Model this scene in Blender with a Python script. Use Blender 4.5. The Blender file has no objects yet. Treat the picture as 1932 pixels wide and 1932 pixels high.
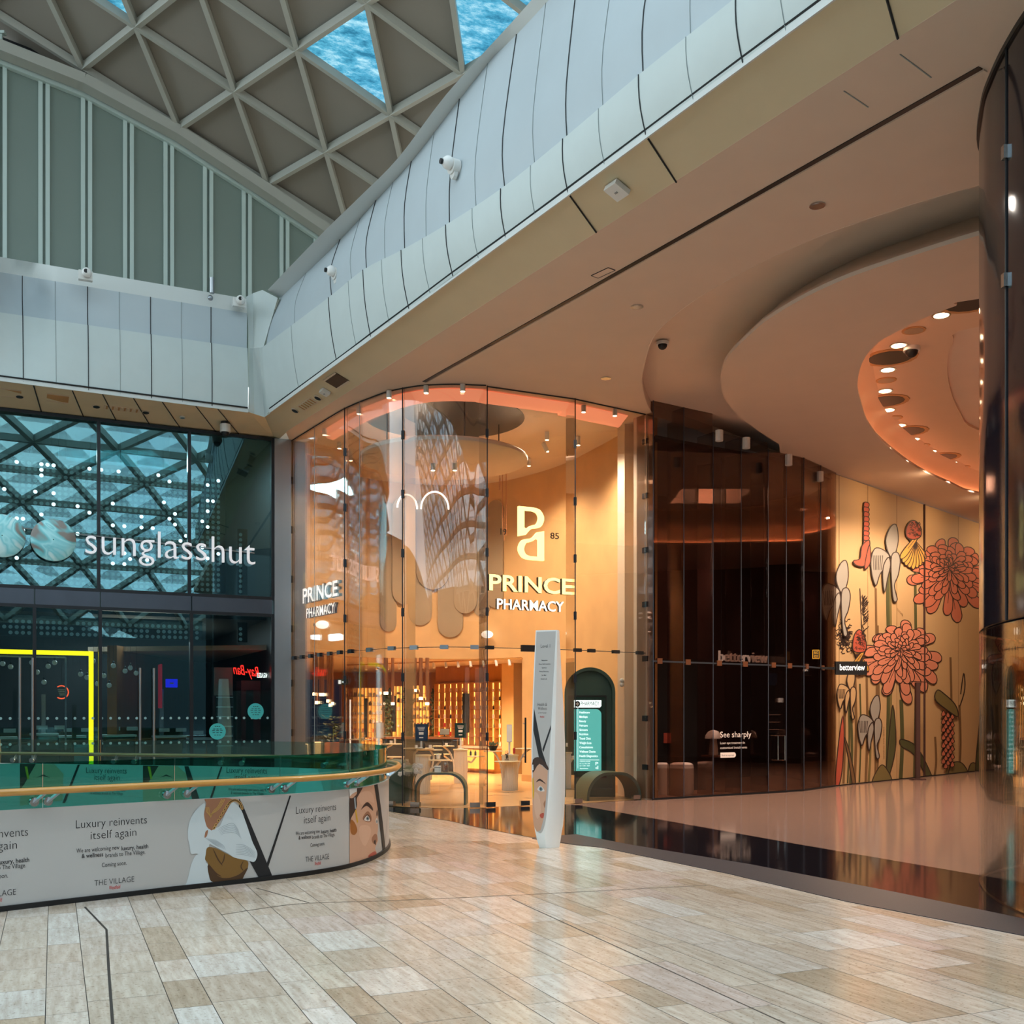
import bpy, bmesh, math, random
from mathutils import Vector, Matrix
from mathutils.geometry import tessellate_polygon
random.seed(7)
sc = bpy.context.scene
COL = sc.collection
F, YH, H = 2000.0, 1345.0, 1.6

# ---------------------------------------------------------------- camera
cd = bpy.data.cameras.new('camera'); cam = bpy.data.objects.new('camera', cd); COL.objects.link(cam)
cam.location = (0, 0, H); cam.rotation_euler = (math.pi/2, 0, 0)
cd.sensor_width = 36; cd.lens = F/1932*36; cd.shift_y = (YH-966)/1932; cd.clip_end = 400
sc.camera = cam
# ---------------------------------------------------------------- sky
w = bpy.data.worlds.new('sky'); sc.world = w; w.use_nodes = True
nt = w.node_tree; nt.nodes.clear()
o_ = nt.nodes.new('ShaderNodeOutputWorld'); b_ = nt.nodes.new('ShaderNodeBackground')
tc = nt.nodes.new('ShaderNodeTexCoord'); nz = nt.nodes.new('ShaderNodeTexNoise'); rp = nt.nodes.new('ShaderNodeValToRGB')
nz.inputs['Scale'].default_value = 2.2; nz.inputs['Detail'].default_value = 6
rp.color_ramp.elements[0].position = .38; rp.color_ramp.elements[0].color = (.50, .72, .88, 1)
rp.color_ramp.elements[1].position = .62; rp.color_ramp.elements[1].color = (.96, 1, .98, 1)
nt.links.new(tc.outputs['Generated'], nz.inputs['Vector']); nt.links.new(nz.outputs['Fac'], rp.inputs['Fac'])
nt.links.new(rp.outputs['Color'], b_.inputs['Color']); b_.inputs['Strength'].default_value = 2.3
nt.links.new(b_.outputs['Background'], o_.inputs['Surface'])
# ---------------------------------------------------------------- exposure
sc.view_settings.view_transform = 'Standard'; sc.view_settings.look = 'None'
sc.view_settings.gamma = 1; sc.view_settings.use_curve_mapping = False
sc.view_settings.exposure = 0.75
sc.cycles.transparent_max_bounces = 28; sc.cycles.max_bounces = 10; sc.cycles.glossy_bounces = 5
sc.cycles.sample_clamp_indirect = 6; sc.cycles.caustics_reflective = False; sc.cycles.caustics_refractive = False

# ---------------------------------------------------------------- helpers
def P(x, y, z):
    Y = F*(z-H)/(YH-y); return Vector(((x-966)/F*Y, Y, z))
def PD(x, y, Y): return Vector(((x-966)/F*Y, Y, H+(YH-y)/F*Y))
def PV(x, y, p, n):
    d = Vector(((x-966)/F, 1, (YH-y)/F)); c = Vector((0, 0, H)); n = Vector(n)
    return c+d*((Vector(p)-c).dot(n)/d.dot(n))
def at(px, Y): return Vector(((px-966)/F*Y, Y))
def lin(h):
    h = h.lstrip('#'); r = [int(h[i:i+2], 16)/255 for i in (0, 2, 4)]
    return tuple(((c+.055)/1.055)**2.4 if c > .04045 else c/12.92 for c in r)+(1,)
MATS = {}
def mat(name, col, rough=.5, metal=0, emit=0, noise=0, nscale=6, bump=0, spec=.5, ecol=None, coat=0, vec=None):
    m = bpy.data.materials.new(name); m.use_nodes = True; t = m.node_tree; b = t.nodes['Principled BSDF']
    c = lin(col) if isinstance(col, str) else tuple(col)+(1,)
    b.inputs['Base Color'].default_value = c; b.inputs['Roughness'].default_value = rough
    b.inputs['Metallic'].default_value = metal; b.inputs['Specular IOR Level'].default_value = spec
    b.inputs['Coat Weight'].default_value = coat
    if emit:
        b.inputs['Emission Color'].default_value = lin(ecol) if ecol else c; b.inputs['Emission Strength'].default_value = emit
    if noise or bump:
        tx = t.nodes.new('ShaderNodeTexCoord'); n = t.nodes.new('ShaderNodeTexNoise')
        n.inputs['Scale'].default_value = nscale; n.inputs['Detail'].default_value = 6
        if vec:
            mp = t.nodes.new('ShaderNodeMapping'); mp.inputs['Scale'].default_value = vec
            t.links.new(tx.outputs['Object'], mp.inputs['Vector']); t.links.new(mp.outputs['Vector'], n.inputs['Vector'])
        else: t.links.new(tx.outputs['Object'], n.inputs['Vector'])
        if noise:
            mx = t.nodes.new('ShaderNodeMix'); mx.data_type = 'RGBA'
            mx.inputs['A'].default_value = tuple(max(0, v*(1-noise)) for v in c[:3])+(1,)
            mx.inputs['B'].default_value = tuple(min(1, v*(1+noise)) for v in c[:3])+(1,)
            t.links.new(n.outputs['Fac'], mx.inputs['Factor']); t.links.new(mx.outputs['Result'], b.inputs['Base Color'])
        if bump:
            bp = t.nodes.new('ShaderNodeBump'); bp.inputs['Strength'].default_value = bump; bp.inputs['Distance'].default_value = .02
            t.links.new(n.outputs['Fac'], bp.inputs['Height']); t.links.new(bp.outputs['Normal'], b.inputs['Normal'])
    MATS[name] = m; return m
def glass(name, tint, refl=.08, rough=0, gcol=(1, 1, 1)):
    m = bpy.data.materials.new(name); m.use_nodes = True; t = m.node_tree; t.nodes.clear()
    o = t.nodes.new('ShaderNodeOutputMaterial'); tr = t.nodes.new('ShaderNodeBsdfTransparent'); g = t.nodes.new('ShaderNodeBsdfGlossy')
    f = t.nodes.new('ShaderNodeLayerWeight'); f.inputs['Blend'].default_value = .25
    ma = t.nodes.new('ShaderNodeMath'); ma.operation = 'MULTIPLY_ADD'; ma.inputs[1].default_value = .5; ma.inputs[2].default_value = refl
    ma.use_clamp = True
    x = t.nodes.new('ShaderNodeMixShader')
    tr.inputs['Color'].default_value = tuple(tint)+(1,); g.inputs['Roughness'].default_value = rough; g.inputs['Color'].default_value = tuple(gcol)+(1,)
    t.links.new(f.outputs['Fresnel'], ma.inputs[0]); t.links.new(ma.outputs[0], x.inputs['Fac'])
    t.links.new(tr.outputs[0], x.inputs[1]); t.links.new(g.outputs[0], x.inputs[2]); t.links.new(x.outputs[0], o.inputs['Surface'])
    MATS[name] = m; return m

def tag(o, label=None, cat=None, group=None, kind=None):
    if label: o['label'] = label
    if cat: o['category'] = cat
    if group: o['group'] = group
    if kind: o['kind'] = kind
    return o
def thing(name, label, cat, loc=(0, 0, 0), rz=0, group=None):
    o = bpy.data.objects.new(name, None); COL.objects.link(o); o.empty_display_size = .1
    o.location = loc; o.rotation_euler = (0, 0, rz)
    return tag(o, label, cat, group)
def mworld(o):
    m = Matrix.LocRotScale(o.location, o.rotation_euler, o.scale)
    return mworld(o.parent) @ m if o.parent else m
class MB:
    def __init__(s): s.v = []; s.f = []; s.m = []; s.k = 0
    def mi(s, k): s.k = k; return s
    def add(s, vs, fs):
        n = len(s.v); s.v += [Vector(v) for v in vs]; s.f += [tuple(i+n for i in f) for f in fs]; s.m += [s.k]*len(fs); return s
    def quad(s, *p): return s.add(p, [tuple(range(len(p)))])
    def box(s, c, d, rz=0, rx=0):
        x, y, z = [q/2 for q in d]; R = Matrix.Rotation(rz, 3, 'Z') @ Matrix.Rotation(rx, 3, 'X'); c = Vector(c)
        vs = [c+R @ Vector((i*x, j*y, k*z)) for i in (-1, 1) for j in (-1, 1) for k in (-1, 1)]
        return s.add(vs, [(0, 1, 3, 2), (4, 6, 7, 5), (0, 4, 5, 1), (2, 3, 7, 6), (0, 2, 6, 4), (1, 5, 7, 3)])
    def beam(s, p, q, wd, h, up=(0, 0, 1)):
        p, q = Vector(p), Vector(q); d = (q-p).normalized(); a = d.cross(Vector(up))
        a = a.normalized() if a.length > 1e-5 else Vector((1, 0, 0)); b = a.cross(d).normalized(); a = a*wd/2; b = b*h/2
        vs = [e+i*a+j*b for e in (p, q) for i, j in ((-1, -1), (1, -1), (1, 1), (-1, 1))]
        return s.add(vs, [(3, 2, 1, 0), (4, 5, 6, 7), (0, 1, 5, 4), (1, 2, 6, 5), (2, 3, 7, 6), (3, 0, 4, 7)])
    def tube(s, path, r, n=8, closed=False, caps=True):
        path = [Vector(p) for p in path]; L = len(path); rr = r if isinstance(r, (list, tuple)) else [r]*L; rings = []
        pa = None; vs = []
        for i, p in enumerate(path):
            a = path[i-1] if (i or closed) else p; b = path[(i+1) % L] if (i < L-1 or closed) else p
            d = (b-a).normalized()
            if pa is None:
                pa = d.cross(Vector((0, 0, 1)));
                if pa.length < 1e-3: pa = d.cross(Vector((1, 0, 0)))
            pa = (pa-d*pa.dot(d)).normalized(); pb = d.cross(pa)
            vs += [p+rr[i]*(math.cos(6.28318*k/n)*pa+math.sin(6.28318*k/n)*pb) for k in range(n)]
        fs = []
        for i in range(L if closed else L-1):
            j = (i+1) % L
            fs += [(i*n+k, i*n+(k+1) % n, j*n+(k+1) % n, j*n+k) for k in range(n)]
        if caps and not closed: fs += [tuple(range(n))[::-1], tuple((L-1)*n+k for k in range(n))]
        return s.add(vs, fs)
    def lathe(s, prof, c=(0, 0, 0), n=16, ex=1, ey=1, rad=None):
        c = Vector(c); vs = []; L = len(prof)
        for r, z in prof:
            for k in range(n):
                a = 6.283185*k/n; q = r*(rad(k) if rad else 1)
                vs.append(c+Vector((q*ex*math.cos(a), q*ey*math.sin(a), z)))
        fs = [(i*n+k, i*n+(k+1) % n, (i+1)*n+(k+1) % n, (i+1)*n+k) for i in range(L-1) for k in range(n)]
        if prof[0][0] > 1e-6: fs.append(tuple(range(n))[::-1])
        if prof[-1][0] > 1e-6: fs.append(tuple((L-1)*n+k for k in range(n)))
        return s.add(vs, fs)
    def ball(s, c, r, n=10, ex=(1, 1, 1)):
        c = Vector(c); vs = []; fs = []; m = n//2+1
        for i in range(m+1):
            t = math.pi*i/m
            for k in range(n):
                a = 6.283185*k/n; vs.append(c+Vector((r*ex[0]*math.sin(t)*math.cos(a), r*ex[1]*math.sin(t)*math.sin(a), r*ex[2]*math.cos(t))))
        fs = [(i*n+k, (i+1)*n+k, (i+1)*n+(k+1) % n, i*n+(k+1) % n) for i in range(m) for k in range(n)]
        return s.add(vs, fs)
    def plate(s, outer, z0, z1, holes=()):
        """horizontal slab with holes"""
        loops = [outer]+list(holes); flat = [p for l in loops for p in l]
        tri = tessellate_polygon([[Vector((p[0], p[1], 0)) for p in l] for l in loops]); n = len(flat)
        vs = [(p[0], p[1], z0) for p in flat]+[(p[0], p[1], z1) for p in flat]; fs = []
        for t in tri:
            a, b, c = [Vector((flat[i][0], flat[i][1])) for i in t]
            if (b-a).cross(c-a) < 0: t = t[::-1]
            fs += [tuple(t)[::-1], tuple(i+n for i in t)]
        k = 0
        for l in loops:
            L = len(l); fs += [(k+i, k+(i+1) % L, n+k+(i+1) % L, n+k+i) for i in range(L)]; k += L
        return s.add(vs, fs)
    def prism(s, pts, M, t, holes=()):
        """2D outline mapped by M(u,v,w), w from 0 to t"""
        loops = [pts]+list(holes); flat = [p for l in loops for p in l]; n = len(flat)
        tri = tessellate_polygon([[Vector((p[0], p[1], 0)) for p in l] for l in loops])
        vs = [M(p[0], p[1], t) for p in flat]+[M(p[0], p[1], 0) for p in flat]; fs = []
        for q in tri:
            a, b, c = [Vector((flat[i][0], flat[i][1])) for i in q]
            if (b-a).cross(c-a) < 0: q = q[::-1]
            fs += [tuple(q), tuple(i+n for i in q)[::-1]]
        k = 0
        for l in loops:
            L = len(l); fs += [(k+i, n+k+i, n+k+(i+1) % L, k+(i+1) % L) for i in range(L)]; k += L
        return s.add(vs, fs)
    def sheet(s, rows, closed=False):
        n = len(rows[0]); vs = [p for r in rows for p in r]
        fs = [(i*n+k, (i+1)*n+k, (i+1)*n+k+1, i*n+k+1) for i in range(len(rows)-1) for k in range(n-1)]
        return s.add(vs, fs)
    # --- flat artwork on a surface (Wall or Curve)
    def decal(s, S, pts, off=.004, holes=()):
        loops = [pts]+list(holes); flat = [p for l in loops for p in l]
        tri = tessellate_polygon([[Vector((p[0], p[1], 0)) for p in l] for l in loops])
        if S.curved:
            bm = bmesh.new(); bv = [bm.verts.new((p[0], p[1], 0)) for p in flat]
            for t in tri:
                try: bm.faces.new([bv[i] for i in t])
                except ValueError: pass
            a, b = min(p[0] for p in flat), max(p[0] for p in flat); st = S.step; q = math.floor(a/st)*st+st
            while q < b:
                bmesh.ops.bisect_plane(bm, geom=bm.verts[:]+bm.edges[:]+bm.faces[:], plane_co=(q, 0, 0), plane_no=(1, 0, 0)); q += st
            bm.verts.index_update()
            vs = [S.M(v.co.x, v.co.y, off) for v in bm.verts]; fs = [tuple(v.index for v in f.verts) for f in bm.faces]; bm.free()
        else:
            vs = [S.M(p[0], p[1], off) for p in flat]; fs = [tuple(t) for t in tri]
        return s.add(vs, fs)
    def stroke(s, S, pts, wd, off=.005, taper=False):
        L = len(pts)
        if L < 2: return s
        a = []; b = []
        for i, p in enumerate(pts):
            p0 = Vector(pts[max(i-1, 0)][:2]); p1 = Vector(pts[min(i+1, L-1)][:2]); d = p1-p0
            if d.length < 1e-9: d = Vector((1, 0))
            d.normalize(); n = Vector((-d.y, d.x))*wd/2*(1 if not taper else .25+.75*math.sin(math.pi*(i+.5)/L)); p = Vector(p[:2])
            a.append(S.M(*(p+n), off)); b.append(S.M(*(p-n), off))
        return s.add(a+b, [(i, L+i, L+i+1, i+1) for i in range(L-1)])
    def text(s, S, t, s0, s1, z, h, off=.006, depth=0, bold=0, shear=0, flip=False, mirror=False, slope=0):
        vs, fs, bd, cap = textmesh(t, bold, shear)
        x0, x1 = min(v[0] for v in vs), max(v[0] for v in vs); k = (s1-s0)/(x1-x0); ky = h/cap
        def mp(v):
            x = (v[0]-x0)*k; y = v[1]*ky
            if flip: x = (s1-s0)-x; y = h-y
            if mirror: x = (s1-s0)-x
            return s0+x, z+y+slope*x
        q = [mp(v) for v in vs]; rev = mirror
        fr = [S.M(a, b, off+depth) for a, b in q]; s.add(fr, [f[::-1] if rev else f for f in fs])
        if depth:
            n = len(fr); kk = s.k; s.k = kk+1
            s.add(fr+[S.M(a, b, off) for a, b in q], [(i, j, j+n, i+n) for i, j in bd]); s.k = kk
        return s
    def build(s, name, mats, parent=None, smooth=35, origin=None):
        if not isinstance(mats, (list, tuple)): mats = [mats]
        mats = [MATS[m] if isinstance(m, str) else m for m in mats]
        me = bpy.data.meshes.new(name); o = bpy.data.objects.new(name, me); COL.objects.link(o)
        vs = s.v
        if parent:
            o.parent = parent; iv = mworld(parent).inverted()
            if s_world[0]: vs = [iv @ v for v in vs]
        else:
            xs = [v.x for v in vs]; ys = [v.y for v in vs]; zs = [v.z for v in vs]
            c = Vector(origin) if origin else Vector(((min(xs)+max(xs))/2, (min(ys)+max(ys))/2, min(zs)))
            o.location = c; vs = [v-c for v in vs]
        me.from_pydata([tuple(v) for v in vs], [], s.f)
        for m in mats: me.materials.append(m)
        if len(mats) > 1: me.polygons.foreach_set('material_index', [min(k, len(mats)-1) for k in s.m])
        me.update()
        if smooth:
            me.polygons.foreach_set('use_smooth', [True]*len(me.polygons)); me.set_sharp_from_angle(angle=math.radians(smooth))
        return o
s_world = [True]      # True: part vertices are given in world space; False: in the thing's own space
_tc = {}
def textmesh(t, bold, shear):
    k = (t, bold, shear)
    if k in _tc: return _tc[k]
    def one(tt):
        c = bpy.data.curves.new('t', 'FONT'); c.body = tt; c.size = 1; c.offset = bold; c.shear = shear; c.resolution_u = 3
        o = bpy.data.objects.new('t', c); COL.objects.link(o); dg = bpy.context.evaluated_depsgraph_get()
        me = bpy.data.meshes.new_from_object(o.evaluated_get(dg)); bpy.data.objects.remove(o); bpy.data.curves.remove(c); return me
    me = one(t); vs = [(v.co.x, v.co.y) for v in me.vertices]; fs = []
    for p in me.polygons:
        f = tuple(p.vertices); a, b, c_ = [Vector(vs[i]) for i in f[:3]]
        fs.append(f if p.normal.z > 0 else f[::-1])
    cnt = {}
    for f in fs:
        for i in range(len(f)):
            e = (f[i], f[(i+1) % len(f)]); cnt[e] = 1
    bd = [e for e in cnt if (e[1], e[0]) not in cnt]
    bpy.data.meshes.remove(me); mh = one('H'); cap = max(v.co.y for v in mh.vertices); bpy.data.meshes.remove(mh)
    _tc[k] = (vs, fs, bd, cap); return _tc[k]

def cat(pts, n=6, closed=False):
    """smooth curve through points of any dimension"""
    L = len(pts); out = []; pts = [tuple(p) for p in pts]
    for i in range(L if closed else L-1):
        g = (lambda k: pts[k % L]) if closed else (lambda k: pts[min(max(k, 0), L-1)])
        p0, p1, p2, p3 = g(i-1), g(i), g(i+1), g(i+2)
        for j in range(n):
            t = j/n; out.append(tuple(.5*(2*b+(c-a)*t+(2*a-5*b+4*c-d)*t*t+(3*b-a-3*c+d)*t**3) for a, b, c, d in zip(p0, p1, p2, p3)))
    if not closed: out.append(pts[-1])
    return out
class Wall:
    curved = False
    def __init__(s, o, u):
        s.o = Vector(o[:2]); s.u = Vector(u[:2]).normalized(); s.n = Vector((s.u.y, -s.u.x))
    def M(s, a, z, off=0):
        p = s.o+s.u*a+s.n*off; return Vector((p.x, p.y, z))
    def px(s, x, y, off=0):
        r = (x-966)/F; o = s.o+s.n*off; t = (r*o.y-o.x)/(s.u.x-r*s.u.y); Y = o.y+s.u.y*t
        return (t, H+(YH-y)/F*Y)
class Curve:
    curved = True
    def __init__(s, pts, step=.12, flip=1):
        s.p = [Vector(p) for p in pts]; s.step = step; s.l = [0]; s.fl = flip
        for a, b in zip(s.p, s.p[1:]): s.l.append(s.l[-1]+(b-a).length)
        s.L = s.l[-1]; N = len(s.p); s.nn = []
        for i in range(N):
            d = (s.p[min(i+1, N-1)]-s.p[max(i-1, 0)]).normalized(); s.nn.append(Vector((d.y, -d.x))*flip)
    def seg(s, a):
        import bisect
        i = min(max(bisect.bisect_right(s.l, a)-1, 0), len(s.p)-2); return i, (a-s.l[i])/(s.l[i+1]-s.l[i])
    def pt(s, a, off=0):
        i, t = s.seg(a); return s.p[i].lerp(s.p[i+1], t)+s.nn[i].lerp(s.nn[i+1], t).normalized()*off
    def M(s, a, z, off=0):
        p = s.pt(a, off); return Vector((p.x, p.y, z))
    def px(s, x, y, off=0):
        r = (x-966)/F; best = None
        for i in range(len(s.p)-1):
            f0 = s.p[i].x-r*s.p[i].y; f1 = s.p[i+1].x-r*s.p[i+1].y
            if f0*f1 <= 0 and f0 != f1:
                t = f0/(f0-f1); Y = s.p[i].y+(s.p[i+1].y-s.p[i].y)*t; return (s.l[i]+(s.l[i+1]-s.l[i])*t, H+(YH-y)/F*Y)
        i = min(range(len(s.p)), key=lambda i: abs(s.p[i].x-r*s.p[i].y)); return (s.l[i], H+(YH-y)/F*s.p[i].y)
    def wall(s, b, z0, z1, t, a0=0, a1=None, off=0):
        """thickened vertical wall along the curve"""
        a1 = s.L if a1 is None else a1; ss = [a0]+[l for l in s.l if a0+.01 < l < a1-.01]+[a1]
        rows = [[s.M(a, z0, off), s.M(a, z1, off), s.M(a, z1, off-t), s.M(a, z0, off-t), s.M(a, z0, off)] for a in ss]
        b.sheet(rows); b.quad(*rows[0][:4]); b.quad(*rows[-1][:4][::-1]); return b
def wallbox(b, S, a0, a1, z0, z1, o0, o1):
    """box on a Wall: along, height, offsets"""
    q = [S.M(a, z, o) for a in (a0, a1) for z in (z0, z1) for o in (o0, o1)]
    return b.add(q, [(0, 1, 3, 2), (4, 6, 7, 5), (0, 4, 5, 1), (2, 3, 7, 6), (0, 2, 6, 4), (1, 5, 7, 3)])
def copytree(o, parent=None):
    c = o.copy(); COL.objects.link(c); c.parent = parent
    for ch in list(o.children): copytree(ch, c)
    return c
def struct(o): o['kind'] = 'structure'; return o
def lamp(name, typ, loc, power, col, size=.1, rot=(0, 0, 0), spot=None, sy=None, parent=None, blend=.6):
    l = bpy.data.lights.new(name, typ); l.energy = power; l.color = col
    if typ == 'AREA':
        l.size = size
        if sy: l.shape = 'RECTANGLE'; l.size_y = sy
    else: l.shadow_soft_size = size
    if typ == 'SPOT': l.spot_size = spot or 1.6; l.spot_blend = blend
    o = bpy.data.objects.new(name, l); COL.objects.link(o); o.location = loc; o.rotation_euler = rot
    if parent: o.parent = parent; o.matrix_parent_inverse = mworld(parent).inverted()
    return o
# ---------------------------------------------------------------- materials
mat('fascia', '#c3cdcc', .55, noise=.05, nscale=3)
mat('fascia_upper', '#b3bec4', .5, noise=.05, nscale=2)
mat('soffit', '#cfc3a4', .6, noise=.06, nscale=2)
mat('lip', '#ced2d0', .5)
mat('seam', '#23272a', .7)
mat('seam_soft', '#8f999a', .7)
mat('ceil', '#dac7b6', .75, noise=.04, nscale=2)
mat('ceil_low', '#d6bda4', .75, noise=.04, nscale=2)
mat('roof_panel', '#8d857a', .8, noise=.06, nscale=1.5)
mat('roof_beam', '#a9a89e', .5)
mat('green_wall', '#76837b', .55, noise=.05, nscale=1)
mat('fin', '#b9c8c2', .4)
mat('black', '#0b0b0d', .5); mat('dark', '#1a1c1f', .6); mat('darkmetal', '#2a2c30', .35, .6)
mat('steel', '#9aa0a6', .32, .85, noise=.08, nscale=4, vec=(1, 1, .1))
mat('chrome', '#c8cacc', .15, 1); mat('white', '#e8e8e6', .5); mat('whiteplastic', '#d9d9d6', .35)
mat('transom', '#4f5560', .35, .7, noise=.12, nscale=3)
mat('plaster', '#d3aa74', .6, noise=.16, nscale=2.2, bump=.05)
mat('plaster_dark', '#b58a58', .6, noise=.16, nscale=2)
mat('pill', '#9d8a70', .45, noise=.12, nscale=2)
mat('jamb', '#cdbca6', .6, noise=.04)
mat('timber', '#c08a43', .3, noise=.25, nscale=18, vec=(.3, .3, 3), coat=.4)
mat('brass_rail', '#8a7a55', .3, .5)
mat('print_grey', '#b5b1ae', .45); mat('print_black', '#17171b', .5); mat('ink', '#26262a', .5); mat('red_ink', '#c8201e', .5)
mat('sweater', '#c6cdd0', .8); mat('sweater2', '#98a2a8', .8); mat('skin', '#c79b80', .5); mat('skin_dark', '#9c6a4e', .5)
mat('skin_light', '#d0a68c', .5); mat('hair', '#3a241a', .6); mat('bag', '#7d5a2a', .4); mat('bag_dark', '#4a3018', .5)
mat('gold', '#c99d5e', .35, .3); mat('lip_red', '#b4503f', .4); mat('iris', '#6f8288', .3); mat('eyewhite', '#d9cfc8', .3); mat('amber', '#d5a42c', .3); mat('brush', '#9a5a1c', .5)
mat('marble', '#8a6e62', .12, noise=.08, nscale=3, spec=.6)
mat('granite', '#17151a', .08, noise=.5, nscale=60, spec=.7)
mat('terrazzo', '#303036', .4, noise=.8, nscale=110, spec=.18)
mat('shopfloor', '#c7a071', .25, noise=.1, nscale=2)
mat('teal', '#3fb6b8', .5); mat('dotgrey', '#7fa0a0', .5, emit=.10)  # dotgrey emission added so dots and tops show in the dark shop
mat('led_white', '#d6fbff', .5, emit=3); mat('led_yellow', '#ffee00', .5, emit=1.6, ecol='#ffe900')
mat('led_warm', '#ffca7a', .5, emit=1.5, ecol='#ffc060'); mat('led_orange', '#ff9a65', .5, emit=9, ecol='#ffa878')
mat('led_inner', '#ff9a65', .5, emit=22, ecol='#ff9458'); mat('cove_glow', '#ffc8b0', .5, emit=.38, ecol='#ff9068')
mat('lamp_glow', '#fff0d0', .5, emit=6, ecol='#ffe0b0')
mat('sign_yellow', '#fff7b8', .5, emit=1.15, ecol='#fff29a'); mat('sign_white', '#ffffff', .5, emit=1.1, ecol='#fff8ee')
mat('sign_side', '#33261a', .5); mat('letter', '#d8d8dc', .4, emit=.3)  # letter emission added to lift the dim lettering
mat('sungreen', '#2f4a40', .45, noise=.05); mat('bench_green', '#54614a', .5); mat('bench_inner', '#33473f', .5)
mat('screen_teal', '#4fa8a4', .3, emit=.55, ecol='#55b0ac'); mat('screen_white', '#e8fbff', .3, emit=.8); mat('screen_dark', '#123028', .25)
mat('screen_blue', '#141f33', .2, emit=.25, ecol='#1c2c48'); mat('pure_blue', '#1616d8', .4, emit=.9, ecol='#1414e0')
mat('flute', '#d9cfbd', .5); mat('traymat', '#d8c9a4', .4)
mat('copper', '#b07a52', .3, .7); mat('wood', '#a9713c', .5, noise=.2, nscale=8, vec=(1, 1, .2)); mat('woodred', '#a5522c', .5)
mat('shelf_back', '#e0a050', .6, emit=.8, ecol='#ffab4a'); mat('shelf_wood', '#b57f40', .5)  # emission in the back panels and drawers stands in for shelf lighting
mat('leaf', '#34421f', .6, noise=.3, nscale=20); mat('moss', '#6b5a2a', .8, noise=.4, nscale=30); mat('petal', '#efe6dc', .5); mat('stem', '#5d6a3a', .6)
mat('brown_wall', '#3a1f19', .7); mat('brown_wood', '#5a3622', .4); mat('stool', '#dcd5cf', .8)
mat('pale_letter', '#b8a598', .5, emit=.45)  # slight emission added so these letters read behind dark glass
mat('mural_ground', '#b4946a', .6); mat('m_line', '#2b1a14', .6); mat('m_pink', '#b5664c', .6); mat('m_pink2', '#c27a60', .6)
mat('m_grey', '#8f8a82', .6); mat('m_yellow', '#b8893a', .6); mat('m_green', '#4a4a2a', .6); mat('m_red', '#a84a36', .6); mat('m_stem', '#6d5030', .6); mat('m_olive', '#6f6238', .6)
mat('dark_store', '#12171a', .5); mat('dark_ceiling', '#2c3236', .6); mat('shelf_dark', '#20282a', .4); mat('red_cabinet', '#5a1018', .4)
mat('red_glow', '#b01030', .5, emit=.35); mat('neon_red', '#ff3028', .5, emit=2.2, ecol='#ff2a20'); mat('neon_orange', '#ff5a30', .5, emit=1.5); mat('bulb', '#9fb5b5', .3, emit=.15)

mat('column_dark', '#15151c', .1, .0, spec=.45)
glass('g_clear', (.93, .95, .93), .045); glass('g_prince', (.97, .95, .93), .035); glass('g_fin', (.86, .83, .79), .02)
glass('g_sun', (.70, .78, .79), .14, gcol=(.33, .66, .72)); glass('g_brown', (.74, .66, .62), .05, gcol=(1, .88, .82)); glass('g_teal', (.25, .66, .60), .05)
glass('g_balu', (.78, .9, .86), .05); glass('g_column', (.12, .12, .15), .10); glass('g_cloche', (.9, .9, .9), .12)
def skymat():
    m = bpy.data.materials.new('skylight_glass'); m.use_nodes = True; t = m.node_tree; t.nodes.clear()
    o = t.nodes.new('ShaderNodeOutputMaterial'); tr = t.nodes.new('ShaderNodeBsdfTransparent'); x = t.nodes.new('ShaderNodeTexCoord')
    mp = t.nodes.new('ShaderNodeMapping'); mp.inputs['Scale'].default_value = (1.2, 3.5, 1); mp.inputs['Rotation'].default_value = (0, 0, .6)
    n = t.nodes.new('ShaderNodeTexNoise'); n.inputs['Scale'].default_value = 1.6; n.inputs['Detail'].default_value = 12; n.inputs['Roughness'].default_value = .75
    r = t.nodes.new('ShaderNodeValToRGB'); e = r.color_ramp.elements
    e[0].position = .38; e[0].color = (.01, .06, .10, 1); e[1].position = .68; e[1].color = (.19, .28, .31, 1)
    q = e.new(.5); q.color = (.03, .13, .19, 1)
    t.links.new(x.outputs['Object'], mp.inputs['Vector']); t.links.new(mp.outputs['Vector'], n.inputs['Vector']); t.links.new(n.outputs['Fac'], r.inputs['Fac'])
    t.links.new(r.outputs['Color'], tr.inputs['Color']); t.links.new(tr.outputs[0], o.inputs['Surface']); MATS['skylight_glass'] = m
skymat()
def mirrormat():  # wavy sky reflection painted into the disc colour
    m = mat('painted_sky_mirror', '#a8dfe8', .3, .2); t = m.node_tree; b = t.nodes['Principled BSDF']
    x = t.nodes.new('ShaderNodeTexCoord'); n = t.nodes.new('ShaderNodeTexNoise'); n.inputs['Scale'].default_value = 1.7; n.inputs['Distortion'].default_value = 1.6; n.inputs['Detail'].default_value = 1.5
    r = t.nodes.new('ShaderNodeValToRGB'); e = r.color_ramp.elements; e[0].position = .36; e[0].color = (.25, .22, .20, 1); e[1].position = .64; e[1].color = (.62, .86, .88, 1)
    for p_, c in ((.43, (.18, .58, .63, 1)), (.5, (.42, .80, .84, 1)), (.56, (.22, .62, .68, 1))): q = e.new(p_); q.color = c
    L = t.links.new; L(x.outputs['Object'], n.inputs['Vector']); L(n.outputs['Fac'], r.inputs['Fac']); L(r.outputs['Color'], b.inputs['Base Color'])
mirrormat(); glass('g_roof', (.8, .88, .92), .03)
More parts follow.
